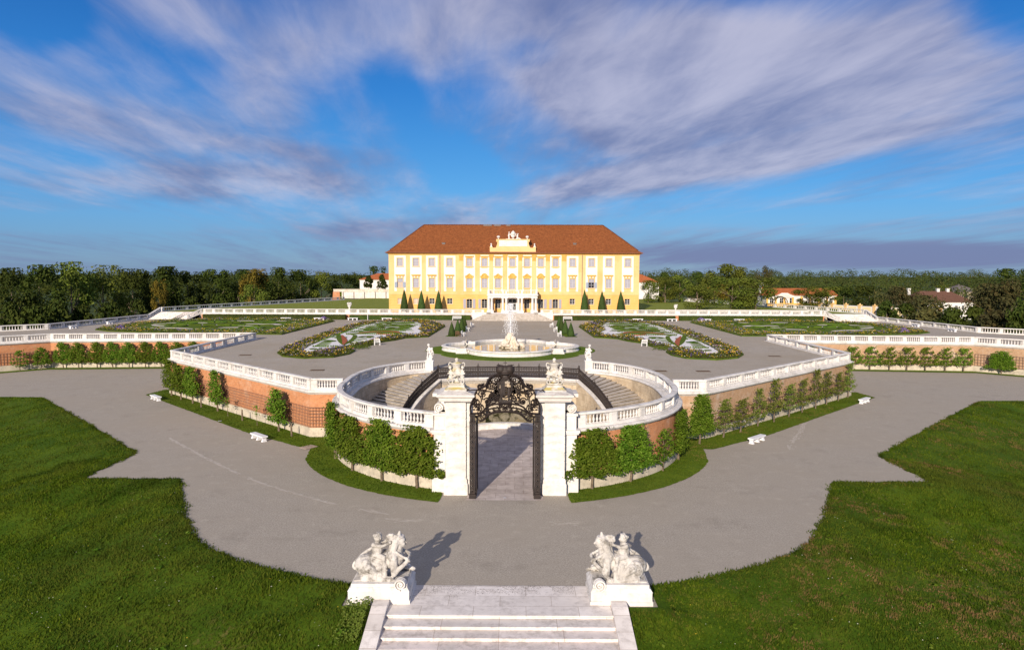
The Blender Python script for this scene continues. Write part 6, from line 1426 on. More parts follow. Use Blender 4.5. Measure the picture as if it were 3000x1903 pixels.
OUT_OUT = [(38.4, 152.8), (38.9, 119.4), (46, 119.9), (57, 120.9), (71, 124.5), (75.4, 128), (77.4, 141), (75.2, 151.5), (66, 156.3), (57, 157.8), (46, 155)]
OUT_IN = [(43.5, 149), (43.8, 125.2), (56, 125.6), (67, 128.6), (71, 132), (72.5, 141), (70, 148.5), (63, 152.3), (56, 153)]
def bed(s, kind):
    outer, inner = (IN_OUT, IN_IN) if kind == 'inner' else (OUT_OUT, OUT_IN); rr = random.Random(50 + s + (kind == 'inner') * 5)
    root = empty("parterre_bed"); tag(root, (f"inner flower parterre {SIDE[s]} of the fountain with white grit and a red leaf scroll" if kind == 'inner' else f"outer flower parterre on the {SIDE[s]} with green scrolls on pale grit"), "flower bed", "parterre flower beds")
    mx = lambda P: [(s * x, y) for x, y in P]
    def put(m, name, mat, **k):
        if s < 0: m.mirror()
        return m.build(name, mat, root, **k)
    m = MB(); m.prism(outer, T - .1, T + .06); put(m, "soil", SOIL)
    m = MB(); m.sweep(outer, [(-.10, T), (-.10, T + .16), (.10, T + .16), (.10, T)], closed=True); put(m, "box_edging", BOX)
    m = MB(); m.prism(inner, T - .05, T + .22); put(m, "grit_infill", WHITE_GRIT) if kind == 'inner' else put(m, "turf_infill", TURF)
    z = T + .22
    def scroll(path, w, mat=BOX, h=.07, name="box_scroll", taper=True): put(ribbon(path, w, z, h, taper), name, mat)
    if kind == 'inner':
        m = MB(); m.sweep([p for p in IN_IN[2:8]], [(-.9, z), (-.9, z + .02), (-.2, z + .02), (-.2, z)]); put(m, "grit_path", PALE_GRIT)
        for p, w in (([(23.7, 100.2), (25.9, 107), (28.5, 116.5), (28.7, 118)], .75), ([(23.7, 100.2), (24.3, 108), (25.6, 115.8), (26.6, 117.4)], .7)): scroll(p, w, TURF, .06)
        scroll([(23.9, 101.0), (25.3, 107.5), (27.9, 116.4)], .75, RED_GRIT, .09, "red_scroll")
        scroll([(27.4, 117.6), (24.5, 121.5), (20.5, 121.2), (17.6, 119.6)], 2.6, TURF); scroll([(26.2, 119.5), (23.5, 123.6), (20.4, 123.4), (19.2, 121)], 1.2, RED_GRIT, .085, "red_scroll"); scroll([(22.9, 120.4), (21.6, 118.6), (20.2, 117.8)], .9, RED_GRIT, .085, "red_scroll")
        scroll([(28.4, 121), (25, 126.5), (20.5, 127.6), (17.5, 126)], 1.1); scroll(spir2(20.6, 131, 2.9, .5, 1.3, 2.2, -1), .9); scroll(spir2(26.0, 133, 2.6, .4, 1.3, .4, 1), .9); scroll(spir2(21.5, 140, 2.9, .5, 1.3, 3.4, 1), 1.0); scroll(spir2(26.2, 142, 2.3, .4, 1.3, 0, 1), .9); scroll(spir2(23.5, 147, 1.8, .4, 1.2, 1, -1), .8)
        for cx, cy, r, t, d in ((25.8, 127.5, 1.9, 0, 1), (20.0, 135.6, 1.6, 1, -1), (24.6, 137.5, 1.7, 2, 1), (27.2, 112, 1.2, 0, 1), (23.0, 113.5, 1.5, 2, -1), (27.2, 106, .8, 1, 1)): scroll(spir2(cx, cy, r, .3, 1.2, t, d), .75)
        for k in range(10): scroll([(19.0 + (k % 2), 122.5 + 2.6 * k), (22 + (k % 3), 123.4 + 2.6 * k), (26.5 + (k % 2), 122.7 + 2.6 * k)], .85)
        for y in (130, 136.5, 144): scroll([(18.5, y), (22.5, y + 1.2), (28.2, y + .2)], .7)
        for k in range(7): scroll([(25.4 + .25 * k, 98.0 + 1.5 * k), (26.6 + .25 * k, 98.6 + 1.5 * k), (27.4 + .16 * k, 97.8 + 1.6 * k)], .45)
        for k in range(5): scroll([(22.9 - .2 * k, 103 + 2.1 * k), (23.8, 104 + 2.2 * k), (24.4 + .2 * k, 103.4 + 2.3 * k)], .45)
        scroll(spir2(26.4, 95.2, .9, .2, 1.1, 2, 1), .4)
        for k in range(90):   # crenellated little box plants along the scroll edges
            pass
        m = MB()
        for (ax, ay), (bx, by), n in (((27.6, 118.5), (18, 118), 30), ((28.2, 124.2), (18.5, 124.6), 34), ((28.7, 103), (28.9, 146), 60), ((17.8, 139), (28.6, 139), 30), ((18.3, 128.9), (28.7, 129.2), 30), ((24.2, 98.5), (27.8, 98), 12), ((20.5, 147), (28, 147.4), 20)):
            for k in range(n): t = k / n; m.ell((ax + (bx - ax) * t, ay + (by - ay) * t + .4 * sin(t * 9), z + .06), (.12, .12, .13), 6, 4)
        o = put(m, "box_plants", BOX); o['kind'] = 'stuff'
    else:
        def pale(path, w): scroll(path, w, PALE_GRIT, .02, "grit_patch")
        for path, w in (([(45, 146), (50, 147.5), (56, 147), (60, 149)], 1.6), ([(45.5, 139.5), (49, 141.5), (53, 141)], 2.6), ([(46, 130), (50, 132.5), (55, 131.5)], 1.7), ([(56, 137), (60, 139), (64, 138.5)], 1.5), ([(58, 128.6), (62, 130.5), (67, 131)], 1.3), ([(62, 144), (66, 145), (70, 143)], 1.7), ([(53.5, 150), (57, 151), (61, 150.6)], 1.2), ([(64, 134), (68, 136), (70.5, 138.5)], 1.3), ([(50, 136), (53, 137.5)], 1.6), ([(48, 150.5), (50.5, 149.6)], 1.3), ([(69, 141), (71.4, 141)], 1.0)): pale(path, w)
        for cx, cy, r, t, d in ((48, 130.8, 2.6, 0, 1), (56, 132.6, 2.6, 2, -1), (64, 133.8, 2.4, 1, 1), (49, 143.4, 3.0, 3, -1), (57, 142.4, 3.0, 1, 1), (65, 142.3, 2.8, 2, -1), (52, 149, 2.3, 0, 1), (60, 148.6, 2.0, 2, 1)): scroll(spir2(cx, cy, r, .5, 1.3, t, d), .8, BOX, .16)
        for k in range(9): scroll([(45.5 + 2.6 * k, 145.0 + .6 * sin(k)), (46.5 + 2.6 * k, 146.2), (48 + 2.6 * k, 145.4)], .8, BOX, .22)
        for k in range(8): scroll([(46 + 2.8 * k, 136.2 - .3 * sin(k * 2)), (47 + 2.8 * k, 137.4), (48.6 + 2.8 * k, 136.8)], .8, BOX, .22)
    pts = ring_points(outer, inner, 4300 if kind == 'inner' else 4200, rr)
    o = flowers(pts, rr, T + .05, s).build("flower_border", FLM, root); o['kind'] = 'stuff'
    if kind == 'outer':
        for x, y in ((41, 154), (70, 126.6)): 
            m = MB()
            for _ in range(160): a = rr.random() * 6.28; e = rr.random() * 1.5; m.grid_leaf((s * x + 1.0 * cos(a) * cos(e), y + 1.0 * sin(a) * cos(e), T + .2 + .8 * sin(e)), (cos(a), sin(a), e), .2, rr)
            m.build("purple_shrub", FL_PUR, root)
    if kind == 'inner':
        m = MB()
        for _ in range(320): x = 21.2 + rr.gauss(0, .75); y = 98.4 + rr.gauss(0, 1.0); m.grid_leaf((s * x, y, T + rr.uniform(.05, .4)), (rr.uniform(-1, 1), -.5, .8), .2, rr)
        o = m.build("low_cushion", FL_GREEN, root); o['kind'] = 'stuff'
for s in (1, -1): bed(s, 'inner'); bed(s, 'outer')
# ------------------------------------------------------------------ espalier trees on the walls
def espalier(w, h, n, leaf, seed, dense, base=.85, mat=LEAF_NEAR):
    rr = random.Random(seed); m = MB(); hw = w / 2; lobes = []
    tiers = 6 if dense else 5; ph = rr.random() * 6
    for k in range(tiers):
        t = (k + .35) / tiers; z = base + .12 + (h - base) * t; pw = hw * max(.16, (.98 - .22 * t - .48 * t * t) * rr.uniform(.82, 1.12))
        nn = max(2, int(pw / .30) * 2)
        for q in range(nn):
            u = -1 + 2 * (q + .5) / nn; lobes.append((u * pw + rr.uniform(-.12, .12), z + rr.uniform(-.16, .16) + .14 * abs(u), rr.uniform(.20, .34) * (1.12 if dense else .78)))
    for q in range(3): lobes.append((rr.uniform(-.15, .15) * hw, h - .15 - .2 * q, .2))
    for _ in range(n):
        x, z, r = rr.choice(lobes); a = rr.random() * 6.283; q = r * sqrt(rr.random()) ; X = x + q * cos(a); Z = z + q * sin(a); Y = rr.gauss(-.10, .15) - .22 * max(0, 1 - q / r) * (1 if dense else .6)
        if Z > h: continue
        m.grid_leaf((X, Y, Z), (rr.gauss(0, .5) + .5 * cos(a) * q / r, -1.0 + rr.gauss(0, .35), .55 + rr.gauss(0, .5) + .4 * sin(a) * q / r), leaf, rr, .4)
    for _ in range(int(n * .05)):       # shoots sticking out
        x, z, r = rr.choice(lobes); L = rr.uniform(.15, .5); dx = rr.gauss(0, .5)
        for k in range(3): m.grid_leaf((x + dx * (r + L * k / 3), -.2 - rr.random() * .25, min(h + .15, z + (r + L * k / 3) * .7)), (dx, -1, .5), leaf * .9, rr)
    crown = m.mesh("crown", mat); t = MB(); t.tube([(0, 0, -.1), (rr.uniform(-.05, .05), -.02, base * .6), (rr.uniform(-.06, .06), -.04, base + .6), (0, 0, h * .8)], [.085, .07, .055, .02], 7)
    for k in range(5):
        z = base + (h - base) * (k + .3) / 5.5
        for q in (-1, 1): t.tube([(0, -.02, z - .2), (q * hw * .4, -.05, z), (q * hw * .8 * (1 - k * .13), -.03, z + .12)], [.035, .022, .01], 5)
    return crown, t.mesh("trunk", BARK)
ESP_D = [espalier(3.2, 4.1, 3600, .165, k, True) for k in (1, 2, 3, 4)]
ESP_M = [espalier(2.4, 4.0, 1700, .185, k, True) for k in (11, 12, 13)]
ESP_S = [espalier(2.1, 3.7, 640, .17, k, False, .7, LEAF_PALE) for k in (21, 22, 23, 24)]
ESP_E = [espalier(2.7, 3.7, 560, .21, k, False, .7) for k in (31, 32, 33)]
def wall_tree(lib, k, x, y, rz, sx, sz, label, group, z=0.0):
    o = empty("espalier_tree", (x, y, z), rz); c, t = lib[k % len(lib)]; o.scale = (sx, 1.3 if lib is ESP_D or lib is ESP_M else .9, sz)
    link("crown", c, o); link("trunk", t, o); return tag(o, label, "espalier tree", group)
def apse_tree(s, x, y, lib, k, sx, sz, label): 
    ph = atan2(abs(x), 61.2 - y); r = 14.78; wall_tree(lib, k, s * r * sin(ph), 61.2 - r * cos(ph), ph * s, sx, sz, label, "trees trained on the curved gate walls")
for i, (x, y, sx, sz) in enumerate(((-6.3, 47.1, 1.34, 1.03), (-9.2, 48.7, 1.2, 1.06), (-11.9, 51.5, 1.35, 1.0), (-13.9, 55.2, 1.3, 1.1))): apse_tree(-1, x, y, ESP_D, i, sx, sz, f"dense leafy tree trained on the left curved brick wall, {ords(i)} from the gate")
for i, (x, y, sx, sz, lib) in enumerate(((6.05, 47.4, 1.3, 1.0, ESP_D), (9.25, 48.8, 1.3, .98, ESP_D), (12.1, 51.9, 1.25, .85, ESP_E), (14.0, 55.2, .95, .95, ESP_D))): apse_tree(1, x, y, lib, i + 1, sx, sz, f"leafy tree trained on the right curved brick wall, {ords(i)} from the gate")
dL_ = 0.36; dL = [(-40.5, 83.3, 1.45, 1.05), (-38.2, 80.8, 1.5, 1.0), (-35.8, 78.5, 1.55, 1.02), (-31.1, 74.0, 1.1, 1.06), (-21.5, 64.6, 1.25, .98)]
for i, (x, y, sx, sz) in enumerate(dL):
    lab = ("bushy trained tree at the far bastion corner of the left slanting wall", "bushy trained tree in the middle of the three crowded on the left slanting wall", "bushy trained tree, last of the three crowded on the left slanting wall", "narrow upright trained tree alone in the middle of the left slanting wall", "round topped trained tree on the left slanting wall, closest to the gate")[i]
    wall_tree(ESP_M, i, x + .26, y + .27, radians(-44), sx, sz, lab, "trees trained on the left slanting wall")
for i, (x, y) in enumerate(((-33.5, 76.3), (-26.4, 69.5), (-19.4, 62.8), (-28.7, 71.6), (-24.1, 67.2))):
    m = MB(); rr = random.Random(i); m.tube([(0, 0, 0), (.05, -.05, .8), (.0, -.02, 1.15 + .25 * (i > 2))], [.09, .08, .06] if i < 3 else [.03, .025, .015], 6); o = empty("sapling" if i > 2 else "tree_stake", (x, y, 0), radians(-44))
    m.build("stem", BARK, o)
    if i > 2:
        m = MB(); [m.grid_leaf((rr.gauss(0, .28), rr.gauss(-.1, .1), rr.uniform(1.0, 2.0)), (0, -1, .4), .17, rr) for _ in range(60)]; m.build("crown", LEAF_NEAR, o)
    tag(o, ("bare dark stake against the left slanting wall left of the narrow upright tree", "bare dark stake against the left slanting wall under the trellis", "bare dark stake between the round topped tree and the curved wall on the left", "thin young sapling under the trellis, farther of two on the left wall", "thin young sapling under the trellis, nearer of two on the left wall")[i], "sapling" if i > 2 else "stake", "saplings and stakes on the left slanting wall")
dR = [(16.6, 60.6), (19.6, 63.1), (21.8, 65.2), (24.3, 67.8), (26.6, 69.8), (29.1, 72.5), (31.3, 74.6), (33.7, 76.9), (36.0, 79.4), (38.4, 81.8), (40.6, 84.1)]
for i, (x, y) in enumerate(dR):
    if i == 0: wall_tree(ESP_D, 2, x, y, radians(35), .98, 1.04, "big dark bushy trained tree in the corner where the right slanting wall begins", "trees trained on the right slanting wall")
    else: wall_tree(ESP_S, i, x - .15, y + .12, radians(44), 1.35 + .15 * (i % 3), (.92, .84, 1.0, 1.16, .9, .98, 1.18, 1.0, .9, 1.12)[i - 1], f"thin pale trained tree on the right slanting wall, {ords(i - 1)} after the bushy corner tree", "trees trained on the right slanting wall")
for i, x in enumerate((68.4, 66.2, 63.5, 61.2, 58.8, 56.4, 54.0, 51.6, 49.2)): wall_tree(ESP_M, i, -x, 107.35 + (70.4 - x) * .09, radians(5.6), 1.12, .97, f"bushy trained tree on the long far left wall, {ords(i)} from its dark corner", "trees trained on the long far left wall")
for i, x in enumerate((52.6, 55.3, 58.1, 60.7, 63.4, 66.2, 68.9, 46.5)): wall_tree(ESP_E, i, x, 107.4 + (70.4 - x) * .09, radians(-5.6), 1.2, .97, f"sparse trained tree on the long far right wall, {('second','third','fourth','fifth','sixth','seventh','eighth','first')[i]} from the bastion", "trees trained on the long far right wall")
for x, y, rz, lab, lib, sx in ((-72.9, 104.4, .78, "small trained tree in the shade on the far left diagonal wall, at the picture edge", ESP_E, .9), (-70.9, 106.2, .78, "rounder trained tree in the shade beside the dark far left wall corner", ESP_M, 1.0), (72.6, 104.6, -.78, "large round trained tree on the far right diagonal wall beside the corner", ESP_D, 1.15), (76.8, 100.2, -.78, "sparse trained tree on the far right diagonal wall at the picture edge", ESP_E, 1.0)): wall_tree(lib, 1, x, y, rz, sx, .82, lab, "trees trained on the far diagonal walls")
# laths trellis on the left slanting wall and its short neighbour
def trellis(p0, p1, z0, z1, label, step=.27):
    root = empty("wall_trellis"); tag(root, label, "trellis", "wooden wall trellises"); L = hypot(p1[0] - p0[0], p1[1] - p0[1]); a = atan2(p1[1] - p0[1], p1[0] - p0[0]); m = MB(); n = int(L / step)
    for k in range(n + 1): t = k / n; m.box(-.022, .022, -.03, .0, z0, z1, a, (p0[0] + (p1[0] - p0[0]) * t, p0[1] + (p1[1] - p0[1]) * t))
    m.build("upright_laths", TRELLIS, root); m = MB(); n = int((z1 - z0) / step)
    for k in range(n + 1): z = z0 + .05 + (z1 - z0 - .1) * k / n; m.box(0, L, -.062, -.032, z - .022, z + .022, a, p0)
    m.build("cross_laths", TRELLIS, root)
w = inset(ZIG, .12)
trellis((-35.2, 79.5), (-w[1][0], w[1][1]), .95, 2.75, "brown lath trellis along the left slanting brick wall"); trellis((-w[1][0], w[1][1]), (-15.3, w[1][1]), .95, 2.75, "short brown lath trellis between the slanting and curved wall on the left")
trellis((w[1][0], w[1][1]), (w[2][0], w[2][1]), .95, 2.2, "brown lath trellis behind the thin trees on the right slanting wall", .5)
trellis((-80, 98.3), (-70.6, 107.6), .95, 2.75, "brown lath trellis in the shade of the far left diagonal wall", .4); trellis((70.6, 107.6), (80, 98.3), .95, 2.75, "brown lath trellis on the far right diagonal wall", .4); trellis((41.2, 110.4), (70.2, 107.55), .95, 2.2, "thin lath trellis behind the trees of the long far right wall", .6)
# ------------------------------------------------------------------ trees of the wood and park
def crown_mesh(seed, n, leaf, mat, kind='round', lobes=16):
    lo = .08 if mat is LEAF_MID else .25
    rr = random.Random(seed); m = MB(); L = []
    for k in range(lobes):
        a = rr.random() * 6.283; t = rr.random(); z = lo + (1 - lo) * t; prof = {'round': sqrt(max(.05, 1 - ((z - .54) / .50) ** 2)), 'umbrella': min(1, .55 + z * .5) if z < .8 else .7, 'egg': (1 - abs(z - .40) / .62) ** .7 if z < 1 else .2}[kind]
        r = .40 * prof * sqrt(rr.uniform(.15, 1)); L.append((r * cos(a), r * sin(a), min(z, .90), rr.uniform(.12, .20) * (.8 if kind == 'egg' else 1)))
    for _ in range(n):
        x, y, z, r = rr.choice(L); d = Vector((rr.gauss(0, 1), rr.gauss(0, 1), rr.gauss(.25, 1))); d.normalize(); q = r * (rr.random() ** .33) * (1 + .25 * noise.noise((x * 9 + d.x * 3, y * 9 + d.y * 3, d.z * 3 + seed)))
        m.grid_leaf((x + d.x * q, y + d.y * q, min(1.0, z + d.z * q * .8)), (d.x + rr.gauss(0, .4), d.y + rr.gauss(0, .4), d.z + .4 + rr.gauss(0, .4)), leaf, rr, .4)
    return m.mesh("crown", mat)
def trunk_mesh(seed, fork=.3):
    rr = random.Random(seed); m = MB(); m.tube([(0, 0, -.02), (.006, 0, fork * .6), (0, .004, fork), (.01, 0, .75)], [.026, .02, .017, .006], 7)
    for k in range(6): a = k * 1.1 + rr.random(); z = fork * (.8 + .1 * k); m.tube([(0, 0, z), (.12 * cos(a), .12 * sin(a), z + .14), (.26 * cos(a), .26 * sin(a), z + .26)], [.012, .008, .003], 5)
    return m.mesh("trunk", BARK)
LIB = {k: [crown_mesh(sd + 10 * j, n, lf, mt, kd, lb) for j in range(3)] for k, sd, n, lf, mt, kd, lb in (('dark', 100, 2800, .048, LEAF_DARK, 'round', 18), ('mid', 200, 2800, .046, LEAF_MID, 'round', 17), ('gold', 300, 1700, .055, LEAF_GOLD, 'round', 15), ('brown', 400, 3000, .044, LEAF_BROWN, 'round', 20), ('umb', 500, 2800, .046, LEAF_MID, 'umbrella', 18), ('egg', 600, 2600, .075, LEAF_DARK, 'egg', 26))}
TR = [trunk_mesh(k) for k in (1, 2, 3)]; TCOUNT = [0]
def tree(pxx, ytop, D, wpx, kind, label, group, zb=-3.4, name=None):
    TCOUNT[0] += 1; k = TCOUNT[0]; x = .63 + (pxx - 1509) / F_PX * D; zt = 14.7 + (800 + (pxx - 1500) * .00314 - ytop) / F_PX * D; h = zt - zb; w = wpx / F_PX * D
    o = empty(name or {'dark': "broadleaf_tree", 'mid': "broadleaf_tree", 'gold': "yellowing_tree", 'brown': "broadleaf_tree", 'umb': "spreading_tree", 'egg': "clipped_tree"}[kind], (x, D, zb), k * 2.4); o.scale = (w, w, h)
    link("crown", LIB[kind][k % 3], o); link("trunk", TR[k % 3], o); return tag(o, label, "tree", group)
lw = [(30, 786, 150, 175, 'dark'), (112, 777, 168, 165, 'dark'), (205, 769, 178, 165, 'mid'), (300, 778, 188, 150, 'mid'), (385, 789, 205, 130, 'dark'), (466, 782, 212, 140, 'dark'), (550, 795, 222, 120, 'dark'), (632, 790, 232, 120, 'dark'), (700, 790, 250, 110, 'dark'), (815, 784, 258, 115, 'dark'), (880, 791, 266, 105, 'dark'), (942, 798, 275, 100, 'mid'), (1000, 802, 285, 90, 'dark'), (1043, 806, 292, 80, 'dark')]
for i, (a, b, c, d, k) in enumerate(lw): tree(a, b, c, d, k, f"tall {'dark' if k == 'dark' else 'lighter'} front tree of the left wood, {ords(i)} from the picture's left edge", "trees of the left wood")
tree(744, 789, 238, 100, 'gold', "big yellowing tree standing out in the middle of the left wood", "trees of the left wood"); tree(742, 834, 212, 95, 'mid', "bright green rounded tree below the big yellowing one in the left wood", "trees of the left wood"); tree(463, 820, 192, 62, 'gold', "small yellow flecked tree in the left wood", "trees of the left wood")
BUSH = [crown_mesh(700 + k, 1500, .085, LEAF_BROWN if k == 2 else LEAF_DARK, 'egg', 16) for k in range(3)]
def bush(pxx, ytop, D, wpx, label, group, k):
    x = .63 + (pxx - 1509) / F_PX * D; zt = 14.7 + (800 + (pxx - 1500) * .00314 - ytop) / F_PX * D; o = empty("bush", (x, D, -4.2), k * 1.7); o.scale = (wpx / F_PX * D,) * 2 + (zt + 4.2,)
    link("crown", BUSH[k % 3], o); link("trunk", TR[k % 3], o); return tag(o, label, "bush", group)
for i, (a, b, c, d) in enumerate(((2595, 880, 184, 110), (2655, 890, 172, 130), (2725, 900, 162, 140), (2790, 905, 150, 130), (2850, 900, 146, 140), (2915, 905, 138, 150), (2985, 910, 132, 160))): bush(a, b, c, d, f"dark bush behind the outer right balustrade, {ords(i)} from the right stairs", "bushes along the right balustrade", i)
for i, (a, b, c, d) in enumerate(((90, 895, 142, 130), (165, 890, 148, 130), (235, 895, 153, 110), (20, 890, 141, 120), (320, 885, 163, 110), (400, 880, 172, 100), (560, 870, 196, 90), (640, 862, 214, 90))): bush(a, b - 2, c, d, f"low dark bush behind the outer left balustrade, {ords(i)} of the row along the wood", "bushes along the left wood", i % 2)
rw = [(1898, 821, 226, 85, 'mid', U, "small tree beside the palace's right corner, nearest the wall"), (1948, 812, 228, 95, 'mid', U, "second small tree right of the palace's right corner"), (1990, 806, 232, 95, 'mid', U, "taller slim tree third right of the palace corner"), (2042, 836, 184, 130, 'mid', U, "yellow green rounded tree at the front of the right lawn"), (2092, 832, 216, 90, 'gold', U, "yellow tinted tree behind the rounded one on the right lawn"),
      (2143, 811, 190, 170, 'umb', U, "broad spreading tree with layered crown on the right lawn, left of its pair"), (2212, 813, 188, 150, 'umb', U, "broad spreading tree with layered crown on the right lawn, right of its pair"), (2368, 838, 200, 110, 'mid', 5.0, "spreading yellow green tree in front of the orangery, left of two"), (2420, 839, 202, 105, 'mid', 5.0, "spreading green tree in front of the orangery, right of two"),
      (1935, 799, 300, 70, 'dark', -3.4, "dark tree behind the small trees right of the palace"), (2040, 796, 300, 90, 'dark', -3.4, "dark tree in the second row above the right lawn"), (2108, 774, 285, 150, 'mid', -3.4, "largest tree rising above the right wood"), (2165, 783, 290, 110, 'mid', -3.4, "tall tree right of the largest one above the right wood"), (2232, 779, 300, 66, 'brown', -3.4, "tall sparse tree with bare topmost twigs above the right wood"),
      (2470, 838, 262, 100, 'dark', -3.4, "dark tree behind the pale garden wall, left one"), (2545, 838, 255, 110, 'dark', -3.4, "dark tree behind the pale garden wall, middle one"), (2612, 836, 236, 110, 'brown', -3.4, "bronze green tree at the right end of the pale garden wall"), (2650, 842, 186, 130, 'brown', -3.4, "bronze green tree beside the right stairs, left of the pair"), (2712, 866, 172, 150, 'brown', -3.4, "wide bronze green tree behind the right outer balustrade, before the brown roof"),
      (2790, 900, 158, 110, 'dark', -3.4, "low dark tree below the white house on the right"), (2895, 842, 176, 120, 'brown', -3.4, "dark tree just right of the brown roofed house"), (2915, 832, 154, 170, 'brown', -3.4, "large bronze tree near the right picture edge"), (2975, 818, 148, 190, 'brown', -3.4, "largest bronze tree at the right picture edge"), (3010, 870, 132, 150, 'dark', -3.4, "dark low tree cut by the right picture edge"), (2760, 835, 330, 70, 'mid', -3.4, "light green tree behind the brown roof ridge"), (2960, 788, 320, 150, 'dark', -3.4, "tall flat topped tree on the skyline at the right edge")]
for a, b, c, d, k, zb, lab in rw: tree(a, b, c, d, k, lab, "trees of the park on the right", zb)
tree(1080, 806, 268, 37, 'egg', "egg shaped clipped tree left of the palace, farther left of two", "clipped trees beside the palace", 7.4); tree(1119, 803, 266, 38, 'egg', "egg shaped clipped tree left of the palace, right of two", "clipped trees beside the palace", 7.4)
tree(1105, 780, 330, 80, 'dark', "dark tree top rising over the red roof left of the palace", "trees of the left wood", 0)
def forest(name, label, cells, seed, n, mat):
    rr = random.Random(seed); m = MB()
    for pxx, D, yt, wm in cells:
        x = .63 + (pxx - 1509) / F_PX * D; zt = 14.7 + (800 + (pxx - 1500) * .00314 - yt) / F_PX * D; h = zt + 3.4; lob = [(rr.uniform(-.35, .35) * wm, rr.uniform(-.3, .3) * wm, -3.4 + h * rr.uniform(.45, .88), wm * rr.uniform(.2, .32)) for _ in range(6)]
        for _ in range(n):
            cx, cy, cz, r = rr.choice(lob); d = Vector((rr.gauss(0, 1), rr.gauss(-.5, 1), rr.gauss(.4, 1))); d.normalize(); m.grid_leaf((x + cx + d.x * r, D + cy + d.y * r, min(zt, cz + d.z * r * .8)), (d.x, d.y, d.z + .3), wm * .075, rr, .4)
    tag(m.build(name, mat), label, "wood", kind='stuff')
rr = random.Random(70)
cells = []
for D, y0, st in ((230, 806, 34), (290, 798, 30), (350, 794, 28), (420, 792, 28)):
    p = -700
    while p < 1080: 
        if not (D < 300 and p > 880): cells.append((p + rr.uniform(-10, 10), D + rr.uniform(-15, 15) + max(0, (p - 500) * .08), y0 + 6 * noise.noise((p * .01, D, 0)) + rr.uniform(-4, 8), rr.uniform(9, 14)))
        p += st
forest("far_wood", "deep dark wood filling the left horizon", cells, 71, 190, LEAF_DARK)
cells = []
for D, y0, st in ((330, 820, 34), (400, 806, 28), (480, 796, 24), (580, 791, 20), (700, 789, 18)):
    p = 1840
    while p < 3500: cells.append((p + rr.uniform(-10, 10), D + rr.uniform(-20, 20), y0 + 9 * noise.noise((p * .012, D, 0)) + rr.uniform(-5, 7) - max(0, (p - 2800) * .03), rr.uniform(10, 16))); p += st
forest("far_wood", "long band of green wood along the right horizon", cells, 72, 220, m_leaf("horizon_leaves", (0.036, 0.052, 0.011), (0.058, 0.074, 0.015), (0.075, 0.068, 0.02), 0.04, 0.15))
# ------------------------------------------------------------------ buildings around the palace
m = MB(); m.prism([(-64, 259), (-26, 259), (-26, 330), (-70, 330)], -3.4, 7.6); tag(m.build("back_terrace", GRASS_MOWN), "raised ground behind the pale retaining wall left of the palace", "terrace", kind='structure')
root = empty("retaining_wall"); tag(root, "pale buttressed retaining wall at the back of the left upper lawn", "wall")
m = MB(); m.box(-62.5, -29, 258.4, 259, U - .1, 7.75); m.build("wall_face", m_stone("pale_wall", (.78, .72, .64), (.66, .6, .52), (.3, .25, .2), .5, .4), root)
m = MB(); m.box(-65.5, -29, 258.3, 259.2, 7.75, 8.6); m.box(-65.6, -29, 258.2, 259.3, 8.6, 8.75); m.build("parapet", m_stone("old_parapet", (.74, .66, .55), (.6, .5, .4), (.25, .2, .15), .8, .7), root)
for k in range(9): m = MB(); x = -62 + 3.9 * k; m.box(x - .12, x + .12, 258.22, 258.5, U - .1, 7.7); m.build("pilaster_strip", LEAD, root)
m = MB(); m.taper(-66.5, -62.5, 258.3, 260, -3.4, 7.75, .8, .1); m.build("end_pier", BRICK_L, root, uv=True)
def house(name, x0, x1, y0, y1, zb, ze, zr, wallm, roofm, label, hip=True, wins=0, chim=(), parent=None, cat="house"):
    root = empty(name); tag(root, label, cat); m = MB(); m.box(x0, x1, y0, y1, zb, ze); m.box(x0 - .15, x1 + .15, y0 - .15, y1 + .15, ze, ze + .25); m.build("wall", wallm, root)
    ym = (y0 + y1) / 2; d = (y1 - y0) / 2 if hip else 0; a = .5; m = MB(); v = [(x0 - a, y0 - a, ze + .26), (x1 + a, y0 - a, ze + .26), (x1 + a, y1 + a, ze + .26), (x0 - a, y1 + a, ze + .26), (x0 + d, ym, zr), (x1 - d, ym, zr)]
    m.add(v, [(0, 1, 5, 4), (1, 2, 5), (2, 3, 4, 5), (3, 0, 4)]); r = m.build("roof", roofm, root, uv=True)
    for cx, h in chim: m = MB(); m.box(cx - .55, cx + .55, ym - .5, ym + .5, zr - 1.5, zr + h); m.box(cx - .65, cx + .65, ym - .6, ym + .6, zr + h, zr + h + .2); m.build("chimney", STONE, r)
    for k in range(wins):
        x = x0 + (x1 - x0) * (k + .5) / wins; h = ze - zb; zc = max(zb, ze - 3.6) + 1.6; f = MB(); f.box(x - .65, x + .65, y0 - .06, y0 + .05, zc - .95, zc + 1.05); w_ = f.build("window", WHITE_PL, root); g = MB(); g.box(x - .5, x + .5, y0 - .075, y0 - .055, zc - .8, zc + .9); g.build("pane", GLASS, w_)
        g = MB(); g.box(x - .03, x + .03, y0 - .09, y0 - .076, zc - .8, zc + .9); g.box(x - .5, x + .5, y0 - .091, y0 - .077, zc + .2, zc + .26); g.build("crossbars", WOOD_WHITE, w_)
    return root
house("side_wing", -61.5, -27, 284, 296, 7.5, 11.7, 14.5, WHITE_PL, ROOF_O, "white building with orange red hipped roof left behind the palace", True, 6, cat="building")
house("side_wing", 38, 58, 284, 296, -3.4, 11.0, 14.4, WHITE_PL, ROOF_O, "building with a red hipped roof right behind the palace corner", True, 5, cat="building")
m = MB(); m.prism([(84.6, 170.5), (87.5, 171), (90.5, 202), (104, 212), (104, 262), (54.5, 262), (58.8, 244)], -3.4, 5.0); tag(m.build("side_terrace", GRASS_MOWN), "grassy ground right of the upper lawn in front of the orangery", "terrace", kind='structure')
